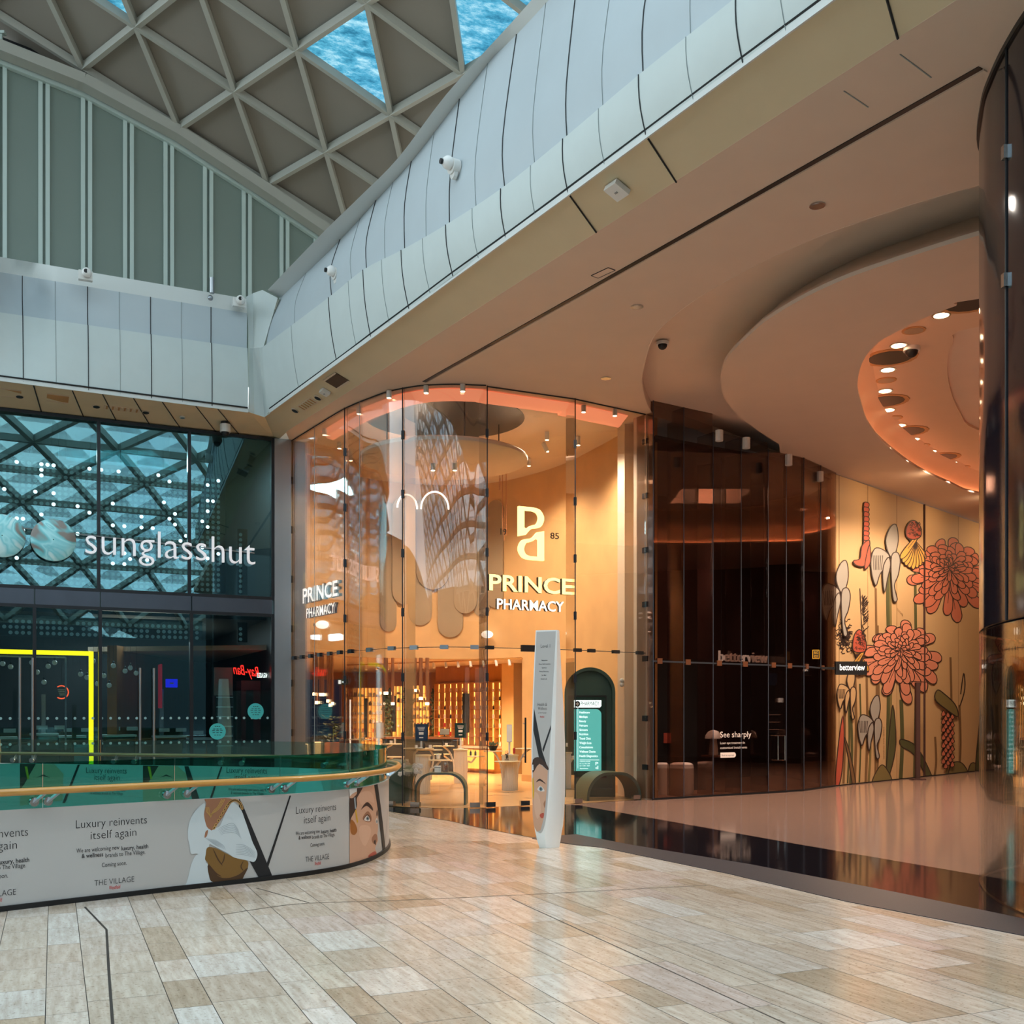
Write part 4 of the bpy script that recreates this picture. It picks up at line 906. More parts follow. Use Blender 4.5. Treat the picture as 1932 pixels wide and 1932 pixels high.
def pharmacy_hall():
    cx, cy, zc = DISC
    # pill shaped panels on the back wall
    pills = [(784, 849, 934, 1113, .10, 'wide pill panel at the middle of the back wall under the right white arc'), (770, 815, 987, 1180, .04, 'slim grey pill panel hanging lower left of the middle one'), (826, 874, 987, 1203, .05, 'lowest pill panel on the back wall, right of middle'),
             (737, 784, 939, 1141, .09, 'pill panel under the left white arc'), (857, 902, 936, 1158, .09, 'pill panel right of the middle under the disc edge'), (920, 951, 944, 1147, .05, 'rightmost pill panel left of the yellow sign'),
             (716, 747, 948, 1192, .04, 'leftmost tall pill panel on the curved wall'), (893, 925, 972, 1163, .03, 'short pill panel second from the right')]
    for x0, x1, y0, y1, of, lab in pills:
        a0, z1 = BACK.px(x0, y0); a1, _ = BACK.px(x1, y0); am = BACK.px((x0+x1)/2, y0)[0]; z1 = BACK.px((x0+x1)/2, y0)[1]; z0 = BACK.px((x0+x1)/2, y1)[1]; r = (a1-a0)/2; c = (a0+a1)/2
        pts = [(c+r*math.cos(k*math.pi/10), z1-r+r*math.sin(k*math.pi/10)) for k in range(11)]+[(c-r*math.cos(k*math.pi/10), z0+r-r*math.sin(k*math.pi/10)) for k in range(11)]
        o = MB().prism(pts, lambda u, v, w_: BACK.M(u, v, w_+of-.03), .03).build('pill_wall_panel', 'pill', None, 30); tag(o, lab, 'wall panel', 'pill shaped wall panels')
    for x0, x1, y0, y1, lab in ((792, 848, 931, 964, 'right glowing white arc on the back wall'), (743, 784, 936, 962, 'left glowing white arc on the back wall')):
        a0, a1 = BACK.px(x0, y0)[0], BACK.px(x1, y0)[0]; z0 = BACK.px((x0+x1)/2, y1)[1]; z1 = BACK.px((x0+x1)/2, y0)[1]; c = (a0+a1)/2; r = (a1-a0)/2
        o = MB().tube([BACK.M(c+r*math.cos(k*math.pi/16), z0+(z1-z0)*math.sin(k*math.pi/16), .2) for k in range(17)], .022, 6).build('arc_wall_light', 'sign_white'); tag(o, lab, 'wall light', 'white arc wall lights')
    for x, y, lab in ((592, 1179, 'pale globe wall lamp under the left pharmacy sign'), (927, 1198, 'pale globe wall lamp below the yellow pharmacy sign')):
        a, z = BACK.px(x, y); t = thing('wall_lamp', lab, 'wall lamp', BACK.M(a, z-.1, .1), 0, 'globe wall lamps'); m = MB(); p = BACK.M(a, z, .2); m.ball(p, .13, 12, (1.1, 1, .7)); m.build('shade', 'sign_white', t); m = MB(); m.tube([BACK.M(a, z, 0), p], .03, 8); m.build('bracket', 'steel', t)
    # cylinder spotlights
    sp = [(734, 737, 751, 0), (804, 728, 739, 0), (873, 725, 736, 0), (677, 767, 781, 0), (612, 809, 818, 0), (1101, 765, 771, 0), (1160, 772, 780, 0), (662, 855, 869, 0), (1032, 815, 830, 0), (1025, 836, 852, 1), (998, 865, 879, 0), (1091, 824, 840, 0), (817, 875, 888, 2), (858, 883, 896, 2), (640, 835, 842, 0)]
    labs = ['in the glowing cove, third from the left', 'in the glowing cove above the disc centre', 'in the glowing cove near the free glass edge', 'in the glowing cove above the second glass joint', 'at the left end of the glowing cove', 'in the cove just right of the right glass fin', 'at the far right end of the glowing cove', 'left of the floating disc', 'right of the disc, the upper of the pair', 'right of the disc, the lower tilted one', 'touching the right rim of the floating disc', 'just behind the right glass fin', 'under the disc, the left one', 'under the disc, the right one', 'far left below the cove']
    for (x, y0, y1, k), lb in zip(sp, labs):
        z = Z0-.02 if k != 2 else zc; Y = topY(y0, z); 
        if k == 2: Y = 19.9
        p = PD(x, y0, Y); p.z = z; L = max(.12, (y1-y0)/F*Y); t = thing('spotlight', 'white cylinder spotlight '+lb, 'spotlight', p-Vector((0, 0, L)), 0, 'cylinder spotlights of the pharmacy')
        e = p+Vector((.08 if k == 1 else 0, 0, -L)); m = MB(); m.tube([p, e], .045, 10); m.build('body', 'whiteplastic', t); m = MB(); m.tube([e+Vector((0, 0, -.001)), e+Vector((0, 0, -.006))], .036, 10); m.build('lens', 'lamp_glow', t)
    # thin hanging rods with tubes
    for x, y0, y1 in ((943, 870, 925), (948, 860, 1000), (955, 868, 1010), (951, 960, 1020)):
        a, z0 = PD(x, y0, 22), PD(x, y1, 22); t = thing('hanging_rod', 'thin dark rod hanging in front of the wall left of the yellow sign', 'pendant', z0, 0, 'thin hanging rods'); m = MB(); m.tube([a, z0], .008, 5); m.build('rod', 'copper', t); m = MB(); m.tube([z0, z0+Vector((0, 0, .25))], .014, 6); m.build('tip', 'copper', t)
    lead = [(1243, 1313, 607, 6), (1247, 1328, 597, 3), (1255, 1312, 592, 2), (1270, 1325, 618, 2), (1265, 1330, 627, 2), (1280, 1333, 622, 1.6), (1257, 1310, 728, 6), (1262, 1330, 741, 4), (1247, 1320, 794, 5), (1247, 1330, 806, 5), (1250, 1305, 784, 3)]
    for y0, y1, x, r in lead:
        Y = 22.8 if x < 640 else 25; a, b = PD(x, y0, Y), PD(x, y1, Y); a.z = 2.9; b2 = b; t = thing('tube_pendant', 'copper tube pendant light '+('near the left waiting area' if x < 640 else 'above the dark reception desk' if x > 760 else 'in front of the left lit shelves'), 'pendant light', b2, 0, 'copper tube pendants')
        m = MB(); m.tube([a, b], r*.0075+.008, 10); m.build('tube', 'copper', t); m = MB(); m.tube([b+Vector((0, 0, -.002)), b+Vector((0, 0, .06))], r*.0075+.01, 10); m.build('lens', 'lamp_glow', t)
pharmacy_hall()
# ---------------------------------------------------------------- pharmacy furniture
def local(): s_world[0] = False
def world(): s_world[0] = True
PRODUCTS = {}
def products():
    defs = {'bottle': ('#e8dcc8', [(.022, 0), (.024, .01), (.024, .09), (.01, .1), (.01, .12)]), 'jar': ('#f4efe6', [(.03, 0), (.032, .01), (.032, .045), (.03, .06)]), 'tube': ('#c86a55', [(.02, 0), (.02, .04), (.016, .11)]),
            'carton': ('#f2e9da', None), 'dark_bottle': ('#2a2018', [(.024, 0), (.024, .08), (.009, .1), (.009, .125)]), 'red_box': ('#b0302c', None)}
    for k, (c, pr) in defs.items():
        mat('prod_'+k, c, .4); m = MB(); local()
        if pr: m.lathe(pr, n=8)
        else: m.box((0, 0, .055), (.05, .04, .11))
        me = m.build('x', 'prod_'+k); PRODUCTS[k] = me.data; bpy.data.objects.remove(me); world()
products()
NPROD = [0]
def product(kind, p, rz, where):
    o = bpy.data.objects.new('skincare_'+kind, PRODUCTS[kind]); COL.objects.link(o); o.location = p; o.rotation_euler = (0, 0, rz)
    words = {'bottle': 'small cream bottle', 'jar': 'small white jar', 'tube': 'small terracotta tube', 'carton': 'small pale carton', 'dark_bottle': 'small dark brown bottle', 'red_box': 'small red box'}[kind]
    tag(o, words+' standing on the '+where, kind.split('_')[-1], words+'s on the '+where); NPROD[0] += 1
def shelf_unit(S, a0, a1, z0, z1, cols, rows, where, seed, lab, fill=.8, poster=None):
    t = thing('shelf_unit', lab, 'shelves', S.M((a0+a1)/2, z0), 0, 'lit pharmacy wall shelves'); rn = random.Random(seed)
    m = MB(); wallbox(m, S, a0, a1, z0, z1, -.04, -.02); m.build('back_panel', 'shelf_back', t, 0)
    cw = (a1-a0)/cols; rh = (z1-z0)/rows
    for i in range(cols+1):
        a = a0+cw*i; m = MB(); wallbox(m, S, a-.01, a+.01, z0, z1, -.02, .2); m.build('divider', 'shelf_wood', t, 0)
        if i < cols: m = MB(); wallbox(m, S, a+.011, a+.024, z0+.02, z1-.02, .03, .05); m.build('light_strip', 'led_warm', t, 0)
    for j in range(rows+1): m = MB(); z = z0+rh*j; wallbox(m, S, a0, a1, z-.01, z, -.02, .2); m.build('shelf', 'shelf_wood', t, 0)
    rz = math.atan2(S.u.y, S.u.x)
    for i in range(cols):
        if poster and i in poster: continue
        for j in range(rows):
            if rn.random() > fill: continue
            k = rn.choice(['bottle', 'jar', 'tube', 'carton', 'dark_bottle', 'bottle', 'carton', 'red_box'] if j < 3 else ['bottle', 'jar', 'carton', 'dark_bottle', 'carton'])
            n = rn.choice([1, 2, 2, 3]); 
            for q in range(n):
                a = a0+cw*i+cw*(.34+.5*(q+.5)/n); product(k, S.M(a, z0+rh*j+.001, .12), rz, where)
    for i in poster or []:
        m = MB(); wallbox(m, S, a0+cw*i+.01, a0+cw*(i+1)-.01, z0+rh*1.4, z1-rh*1.2, .1, .26); m.build('dark_poster', 'dark', t, 0)
RS = Wall(at(829, 30), at(957, 28)-at(829, 30)); RSL = (at(957, 28)-at(829, 30)).length
LS = Wall(at(672, 31.5), at(829, 31.5)-at(672, 31.5))
def lsx(x): return LS.px(x, 1340)[0]
shelf_unit(RS, .02, RSL-.02, .72, 2.42, 11, 7, 'wide right-hand lit shelves', 1, 'wide lit wall shelves of products right of the reception desk', .95, [5])
shelf_unit(LS, lsx(675), lsx(723), .5, 2.35, 7, 7, 'leftmost lit shelves', 2, 'leftmost lit wall shelves of products behind the white light box', .95, [2])
shelf_unit(LS, lsx(741), lsx(763), .7, 2.4, 3, 7, 'narrow lit shelves left of the desk screen', 3, 'narrow lit shelves between the two tall moss columns', .7, [0])
shelf_unit(LS, lsx(779), lsx(811), .7, 2.42, 5, 7, 'middle lit shelves', 4, 'middle lit shelves right behind the reception desk', .92)
# panel above and counter under the right shelves
m = MB(); wallbox(m, RS, -.1, RSL+.2, 2.44, 2.9, -.2, .06); struct(m.build('trim_8', 'wood'))
m = MB(); wallbox(m, RS, RSL, RSL+.45, 0, 2.9, -.3, .2); struct(m.build('wall_side_shelves', 'plaster'))
t = thing('base_cabinet', 'long pale timber base cabinet under the right-hand lit shelves', 'cabinet', RS.M(RSL/2, 0, .3), math.atan2(RS.u.y, RS.u.x))
m = MB(); wallbox(m, RS, .02, RSL-.02, .08, .66, -.1, .5); m.build('body', 'shelf_wood', t, 0)
m = MB(); wallbox(m, RS, .0, RSL-.02, .66, .71, -.1, .54); m.build('worktop', 'jamb', t, 0)
for k in range(5): m = MB(); wallbox(m, RS, .05+k*.56, .57+k*.56, .12, .62, .5, .515); m.build('drawer', 'shelf_back', t, 0)
m = MB(); wallbox(m, RS, .02, RSL-.02, 0, .08, -.1, .44); m.build('plinth', 'wood', t, 0)
# moss columns
for k, (x, w_, Y, y0) in enumerate([(732, 15, 31.2, 1300), (771, 14, 31.2, 1300), (821, 16, 30.2, 1300)]):
    lab = ['tall mossy plant column right of the leftmost lit shelves', 'tall mossy plant column left of the middle lit shelves', 'tall mossy plant column beside the wide right-hand lit shelves'][k]
    c = at(x, Y); t = thing('plant_column', lab, 'plant', (c.x, c.y, 0), 0, 'mossy plant columns'); local(); rn = random.Random(k); h = 2.3; wd = w_/F*Y
    m = MB(); m.box((0, .08, h/2), (wd*.8, .1, h)); m.build('backing', 'moss', t, 0); m = MB()
    for q in range(150):
        p = Vector((rn.uniform(-.5, .5)*wd, rn.uniform(-.12, .02), rn.uniform(.5, h))); a = rn.uniform(0, 6.28); v = Vector((math.cos(a)*.09, -.05, math.sin(a)*.09)); b = Vector((-v.z, 0, v.x))*.3
        m.quad(p, p+v*.5+b, p+v, p+v*.5-b)
    m.build('foliage', 'leaf', t, 0); world()
# reception desk
c0, c1 = at(722, 27.2), at(862, 27.2); t = thing('reception_desk', 'long black reception desk with timber top behind the white display tables', 'desk', ((c0.x+c1.x)/2, 27.5, 0))
m = MB(); m.box(((c0.x+c1.x)/2, 27.5, .46), (c1.x-c0.x, .6, .92)); m.build('front', 'black', t, 0); m = MB(); m.box(((c0.x+c1.x)/2, 27.5, .955), (c1.x-c0.x+.1, .7, .05)); m.build('desk_top', 'brown_wood', t, 0)
t = thing('desk_monitor', 'black tilted till monitor on the reception desk', 'monitor', (at(839, 27.4).x, 27.4, .98)); local(); m = MB(); m.box((0, 0, .13), (.24, .03, .16), 0, -.35); m.build('screen', 'black', t, 0); m = MB(); m.lathe([(.06, 0), (.06, .01), (.015, .02), (.015, .12)], n=8); m.build('stand', 'black', t); world()
p = RS.M(RS.px(879, 1400)[0], .711, .25); t = thing('till', 'dark red back of a till screen beside the second poster screen', 'till', tuple(p)); local(); m = MB(); m.box((0, 0, .3), (.2, .03, .12), 0, -.2); m.build('screen', 'red_cabinet', t, 0); m = MB(); m.box((0, .02, .12), (.04, .04, .24)); m.build('stand', 'dark', t, 0); world()
# fluted display tables
def display_table(x, Y, w_px, ztop, lab, trays, fin):
    c = at(x, Y); t = thing('display_table', lab, 'display table', (c.x, c.y, 0), 0, 'white fluted display tables'); local(); R = w_px/F*Y/2
    m = MB(); n = 72; m.lathe([(R*.96, 0), (R, .02), (R, ztop-.03)], n=n, rad=lambda k: 1-.05*(1+math.cos(k*math.pi/1.5))/2 if True else 1, ey=.8); m.build('fluted_pedestal', 'flute', t, 25)
    m = MB(); m.lathe([(0, ztop-.03), (R*1.08, ztop-.03), (R*1.1, ztop-.015), (R*1.08, ztop), (0, ztop)], n=28, ey=.85); m.build('top', 'traymat', t)
    for dx, dy, z, r in trays:
        m = MB(); m.lathe([(0, z-.02), (r, z-.02), (r+.01, z-.01), (r, z), (0, z)], (dx, dy, 0), 28, 1, .75); m.build('tray', 'traymat', t)
        sg = 1 if dx > 0 else -1; pts = cat([(sg*R*.9, dy*.5, ztop*.35), (sg*R*1.0, dy*.6, ztop*.62), (sg*(R+abs(dx)*.25), dy*.8, z-.14), (dx, dy, z-.02)], 5); m = MB(); m.tube(pts, .022, 6); m.build('curved_arm', 'flute', t)
    world(); return t
display_table(797, 20.9, 31, .775, 'white fluted display table behind the green front bench', [(-.48, .15, .62, .19), (.36, -.1, .68, .21), (-.1, .3, .9, .3), (.12, .5, .86, .24)], 0)
display_table(869, 24, 26, .78, 'white fluted display table in front of the second poster screen', [(-.38, -.1, .86, .24), (.34, .1, .62, .2), (-.42, .3, .66, .2)], 0)
display_table(962, 21.8, 31, .74, 'white fluted display table nearest the glass door pull', [(-.34, .1, .82, .2), (.42, .2, .87, .3), (-.05, -.22, .62, .26)], 0)
display_table(700, 23, 30, .74, 'white fluted display table at far left behind the handrail end', [(.45, .1, .93, .24), (-.24, .0, 1.03, .24), (.5, -.2, .66, .24)], 0)
# poster screens and light boxes on posts
def post_screen(nm, x, Y, y0, y1, w_, base, face, lab, ct, frame='darkmetal', rz=0):
    z1, z0 = PD(x, y0, Y).z, PD(x, y1, Y).z; c = at(x, Y); t = thing(nm, lab, ct, (c.x, c.y, base), rz); local(); z1 -= base; z0 -= base; wd = w_/F*Y
    m = MB(); m.box((0, 0, (z0+z1)/2), (wd, .05 if nm == 'poster_screen' else wd*.6, z1-z0)); m.build('frame', frame, t, 0)
    m = MB(); m.box((0, -.027 if nm == 'poster_screen' else -wd*.3-.002, (z0+z1)/2), (wd*.9, .006, (z1-z0)*.92)); f = m.build('face', face, t, 0)
    m = MB(); m.lathe([(.07, 0), (.07, .012), (.02, .02), (.02, z0)], n=10); m.build('post', 'whiteplastic', t)
    if nm == 'poster_screen':
        for k, (w2, h2, q) in enumerate([(.55, .012, .30), (.5, .012, .22), (.4, .012, .14), (.35, .05, -.05), (.3, .02, -.3)]):
            m = MB(); m.box((0, -.033, (z0+z1)/2+(z1-z0)*q), (wd*w2, .004, h2)); m.build('caption', 'white', t, 0)
    world(); return t
post_screen('poster_screen', 795, 21, 1366, 1398, 25, .90, 'screen_blue', 'upright blue poster screen on a post over the nearer white table', 'screen')
post_screen('poster_screen', 869, 24, 1364, 1392, 22, .78, 'screen_dark', 'upright dark green poster screen on a post above the rear white table', 'screen')
post_screen('light_box', 715, 23, 1363, 1393, 16, .74, 'white', 'white rectangular light box on a post at far left', 'light box', 'jamb', .5)
post_screen('light_box', 961, 21.8, 1367, 1400, 10, .74, 'white', 'slim white light box on a post near the glass door pull', 'light box', 'whiteplastic')
# things standing on the trays
def glassware(nm, lab, ct, x, Y, z, r, h, fill, knob=False):
    c = at(x, Y); t = thing(nm, lab, ct, (c.x, c.y, z)); local()
    m = MB(); m.lathe([(r, .01), (r, h*.7), (r*.8, h*.9), (r*.4, h), (0, h)], n=14); m.build('glass_dome', 'g_cloche', t); m = MB(); m.lathe([(r*1.1, 0), (r*1.1, .012), (0, .012)], n=14); m.build('base', 'brown_wood', t)
    if fill:
        m = MB(); rn = random.Random(x); [m.ball((rn.uniform(-.6, .6)*r, rn.uniform(-.6, .6)*r, .03+rn.random()*h*.55), r*.28, 6) for _ in range(22)]; o = m.build('contents', fill, t); o['kind'] = 'stuff'
    world()
glassware('cloche', 'glass dome filled with rust-brown pieces on the green front bench', 'glass dome', 841, 18.55, .565, .045, .19, 'brush')
glassware('cloche', 'glass dome on the far left white table behind the handrail', 'glass dome', 683, 23, 1.031, .07, .16, None)
glassware('cloche', 'dark filled glass dome standing on the white table nearest the door pull', 'glass dome', 956, 21.5, .64, .04, .2, 'dark')
for x, Y, z, lab in ((827, 21.0, .69, 'small white cup on the tray between the two white tables'),): o = MB().lathe([(.035, 0), (.045, .09), (.04, .09), (.03, .01), (0, .01)], (at(x, Y).x, Y, z), 12).build('cup', 'white'); tag(o, lab, 'cup')
t = thing('gift_box', 'small white stacked gift box on the green front bench', 'box', (at(826, 18.5).x, 18.5, .565)); local(); m = MB(); m.box((0, 0, .055), (.11, .09, .11)); m.build('body', 'white', t, 0); m = MB(); m.box((0, 0, .085), (.115, .095, .012)); m.build('band', 'steel', t, 0); world()
t = thing('plant_bowl', 'black bowl of low plants on the tray left of the slim white light box', 'plant', (at(930, 21.9).x, 21.9, .822)); local(); m = MB(); m.lathe([(.06, 0), (.11, .1), (.1, .1), (.05, .02), (0, .02)], n=14); m.build('bowl', 'black', t); m = MB(); rn = random.Random(2)
for _ in range(40): p = Vector((rn.uniform(-.09, .09), rn.uniform(-.07, .07), .09+rn.random()*.06)); m.quad(p, p+Vector((.03, 0, .02)), p+Vector((.03, .02, .04)), p+Vector((0, .02, .02)))
m.build('foliage', 'leaf', t, 0); world()
for x, Y, z, k in ((800, 20.95, .905, 'dark_bottle'), (785, 20.95, .905, 'jar'), (812, 20.95, .905, 'jar'), (835, 21.3, .69, 'dark_bottle'), (842, 23.9, .861, 'jar'), (835, 23.9, .861, 'dark_bottle'), (888, 24.1, .63, 'dark_bottle'), (897, 24.1, .63, 'dark_bottle'), (768, 20.9, .63, 'jar'), (760, 20.9, .63, 'bottle'), (745, 23, .94, 'bottle'), (738, 23, .94, 'jar'), (667, 23, 1.031, 'dark_bottle'), (970, 21.9, .76, 'red_box')):
    c = at(x, Y); product(k, (c.x, c.y, z), 0, 'round trays of the white tables')
# benches
def arch_bench(x, Y, wpx, h, dep, lab, ra, rz, th, mat_o='bench_green', rx=None):
    c = at(x, Y); t = thing('arch_bench', lab, 'bench', (c.x, c.y, 0), rz, 'green arched benches'); local(); W = wpx/F*Y/2; rx = rx or ra
    def outl(W, h, rx, rz_): return [(-W, 0)]+[(-W+rx-rx*math.cos(k*math.pi/20), h-rz_+rz_*math.sin(k*math.pi/20)) for k in range(11)]+[(W-rx+rx*math.sin(k*math.pi/20), h-rz_+rz_*math.cos(k*math.pi/20)) for k in range(11)]+[(W, 0)]
    o, i = outl(W, h, rx, ra), outl(W-th, h-th, max(rx-th*.6, .05), max(ra-th*.6, .05)); m = MB(); n = len(o)
    f = lambda p, y: Vector((p[0], y, p[1])); m2 = MB()
    m.sheet([[f(p, -dep/2), f(p, dep/2)] for p in o]); m2.sheet([[f(p, dep/2), f(p, -dep/2)] for p in i])
    for y, s in ((-dep/2, 1), (dep/2, -1)): m2.sheet([[f(a, y), f(b, y)][::s] for a, b in zip(o, i)])
    m.build('outer_shell', mat_o, t, 50); m2.build('inner_face', 'bench_inner', t, 50); world(); return t
arch_bench(833, 18.5, 96, .565, .42, 'green arched bench at the front glass holding a white gift box', .3, -.05, .035)
arch_bench(1146, 19.55, 112, .52, .6, 'green arched bench in front of the green kiosk', .46, .35, .05, rx=.42)
c = at(743, 18.6); t = thing('pouf', 'tall rounded dark green seat behind the end of the handrail', 'seat', (c.x, 18.75, 0)); local()
m = MB(); m.lathe([(.2, 0), (.24, .03), (.34, .45), (.33, .6)], n=28, ey=.8); m.build('body', 'sungreen', t); m = MB(); m.lathe([(.33, .6), (.29, .7), (.18, .77), (0, .79)], n=28, ey=.8); m.build('rounded_top', 'bench_green', t); world()
# orchid in a tall glass vase
c = at(776, 18.25); t = thing('orchid_vase', 'white orchids in a tall clear glass vase behind the front glass', 'flowers', (c.x, c.y+.02, 0)); local(); rn = random.Random(4)
m = MB(); m.lathe([(.055, 0), (.06, .02), (.05, .28), (.075, .42)], n=16); m.build('vase', 'g_cloche', t)
for k in range(5):
    a = k*1.25; pts = cat([(0, 0, .02), (.02*math.cos(a), .02*math.sin(a), .3), (.08*math.cos(a), .05*math.sin(a), .52), ((.14+.06*(k % 2))*math.cos(a), .08*math.sin(a), .64)], 4); m = MB(); m.tube(pts, .005, 5); m.build('stem', 'stem', t)
for k in range(26):
    a, b = rn.uniform(0, 6.28), rn.uniform(.2, 1); p = Vector((.22*b*math.cos(a), .1*b*math.sin(a), .62+rn.uniform(-.09, .1))); m = MB()
    for q in range(5):
        g = q*1.2566+a; m.ball(p+Vector((.022*math.cos(g), -.01, .022*math.sin(g))), .022, 6, (1, .3, 1))
    m.build('blossom', 'petal', t)
world()
# waiting corner on the left
c = at(628, 27); t = thing('planter', 'leafy plant in a timber slatted box planter beside the waiting chairs', 'plant', (c.x, c.y, .55)); local(); m = MB(); m.box((0, 0, .15), (.36, .36, .3)); m.build('planter_box', 'woodred', t, 0); m = MB(); rn = random.Random(8)
for k in range(120):
    a, h = rn.uniform(0, 6.28), rn.uniform(.3, .95); r = rn.uniform(0, .32)*(1.2-abs(h-.6)); p = Vector((r*math.cos(a), r*math.sin(a), h)); v = Vector((math.cos(a)*.12, math.sin(a)*.12, rn.uniform(-.05, .08))); b = Vector((-v.y, v.x, 0))*.4; m.quad(p, p+v*.5+b, p+v, p+v*.5-b)
m.build('foliage', 'leaf', t, 0); m = MB(); m.tube([(0, 0, .3), (.02, 0, .7)], .02, 6); m.build('stem', 'stem', t); world()
m = MB(); m.box((c.x, 27, .27), (1.2, .6, .55)); tag(m.build('low_cabinet', 'wood'), 'low timber cabinet under the boxed leafy plant', 'cabinet')
for k, (x, Y) in enumerate([(570, 24.6), (594, 26.2), (612, 28.1)]):
    p = at(x, Y); lab = ['black waiting chair nearest the left jamb', 'black waiting chair with a pale cushion, middle of three', 'black waiting chair beside the boxed plant'][k]; t = thing('waiting_chair', lab, 'chair', (p.x, p.y, 0), .3*k, 'black waiting chairs'); local()
    m = MB(); m.box((0, 0, .44), (.46, .46, .08)); m.build('seat', 'black', t, 0); m = MB(); m.box((0, .22, .75), (.46, .07, .5)); m.build('backrest', 'black', t, 0)
    for a in (-1, 1):
        for b in (-1, 1): m = MB(); m.box((a*.2, b*.2, .2), (.03, .03, .4)); m.build('leg', 'darkmetal', t, 0)
    world()
    if k < 2: o = MB().box((p.x, p.y-.06, .70), (.3, .1, .36), .3*k, .2).build('cushion', 'jamb'); tag(o, ['pale cushion on the chair nearest the left jamb', 'pale cushion on the middle waiting chair'][k], 'cushion', 'pale cushions')
o = MB().box((at(605, 29).x, 29, 1.26), (1.15, .06, 2.5)).build('dark_window', 'screen_blue'); tag(o, 'large dark window panel behind the copper tubes at far left', 'window')
c = PD(647, 1286, 25); t = thing('exit_sign', 'green exit sign hanging above the left shelves', 'exit sign', (c.x, 25, c.z-.09)); local(); m = MB(); m.box((0, 0, .08), (.24, .03, .14)); m.build('plate', 'sungreen', t, 0)
m = MB(); m.box((-.07, -.018, .08), (.06, .004, .09)); m.build('running_figure_panel', 'screen_white', t, 0); m = MB(); m.box((.03, -.018, .08), (.07, .004, .02)); m.box((.06, -.018, .08), (.03, .004, .05)); m.build('arrow', 'screen_white', t, 0); m = MB(); m.tube([(0, 0, .15), (0, 0, 2.9-c.z+.09)], .006, 5); m.build('hanger', 'darkmetal', t); world()
c = at(661, 24.5); o = MB().box((c.x, 24.5, .5), (.45, .4, 1.0)).build('side_counter', 'brown_wood'); tag(o, 'dark brown counter block left of the leftmost lit shelves', 'counter')
p, q = PD(661, 1320, 23.6), PD(661, 1402, 23.6); o = MB().beam(p, (q.x, q.y, .0), .025, .025).build('light_column', 'sign_white'); tag(o, 'thin white vertical light tube left of the lit shelves', 'light')
# track of spots on the low ceiling
p, q = PD(655, 1268, 28), PD(985, 1243, 24.6); p.z = q.z = 2.86; t = thing('light_track', 'lighting track with small spots along the low pharmacy ceiling', 'track light', p.lerp(q, .5)); m = MB(); m.beam(p, q, .04, .03); m.build('rail', 'shelf_wood', t, 0)
for k in range(14): r = p.lerp(q, .05+k*.068); m = MB(); m.tube([r+Vector((0, 0, -.02)), r+Vector((.02, -.05, -.15))], .035, 8); m.build('spot_head', 'whiteplastic', t)
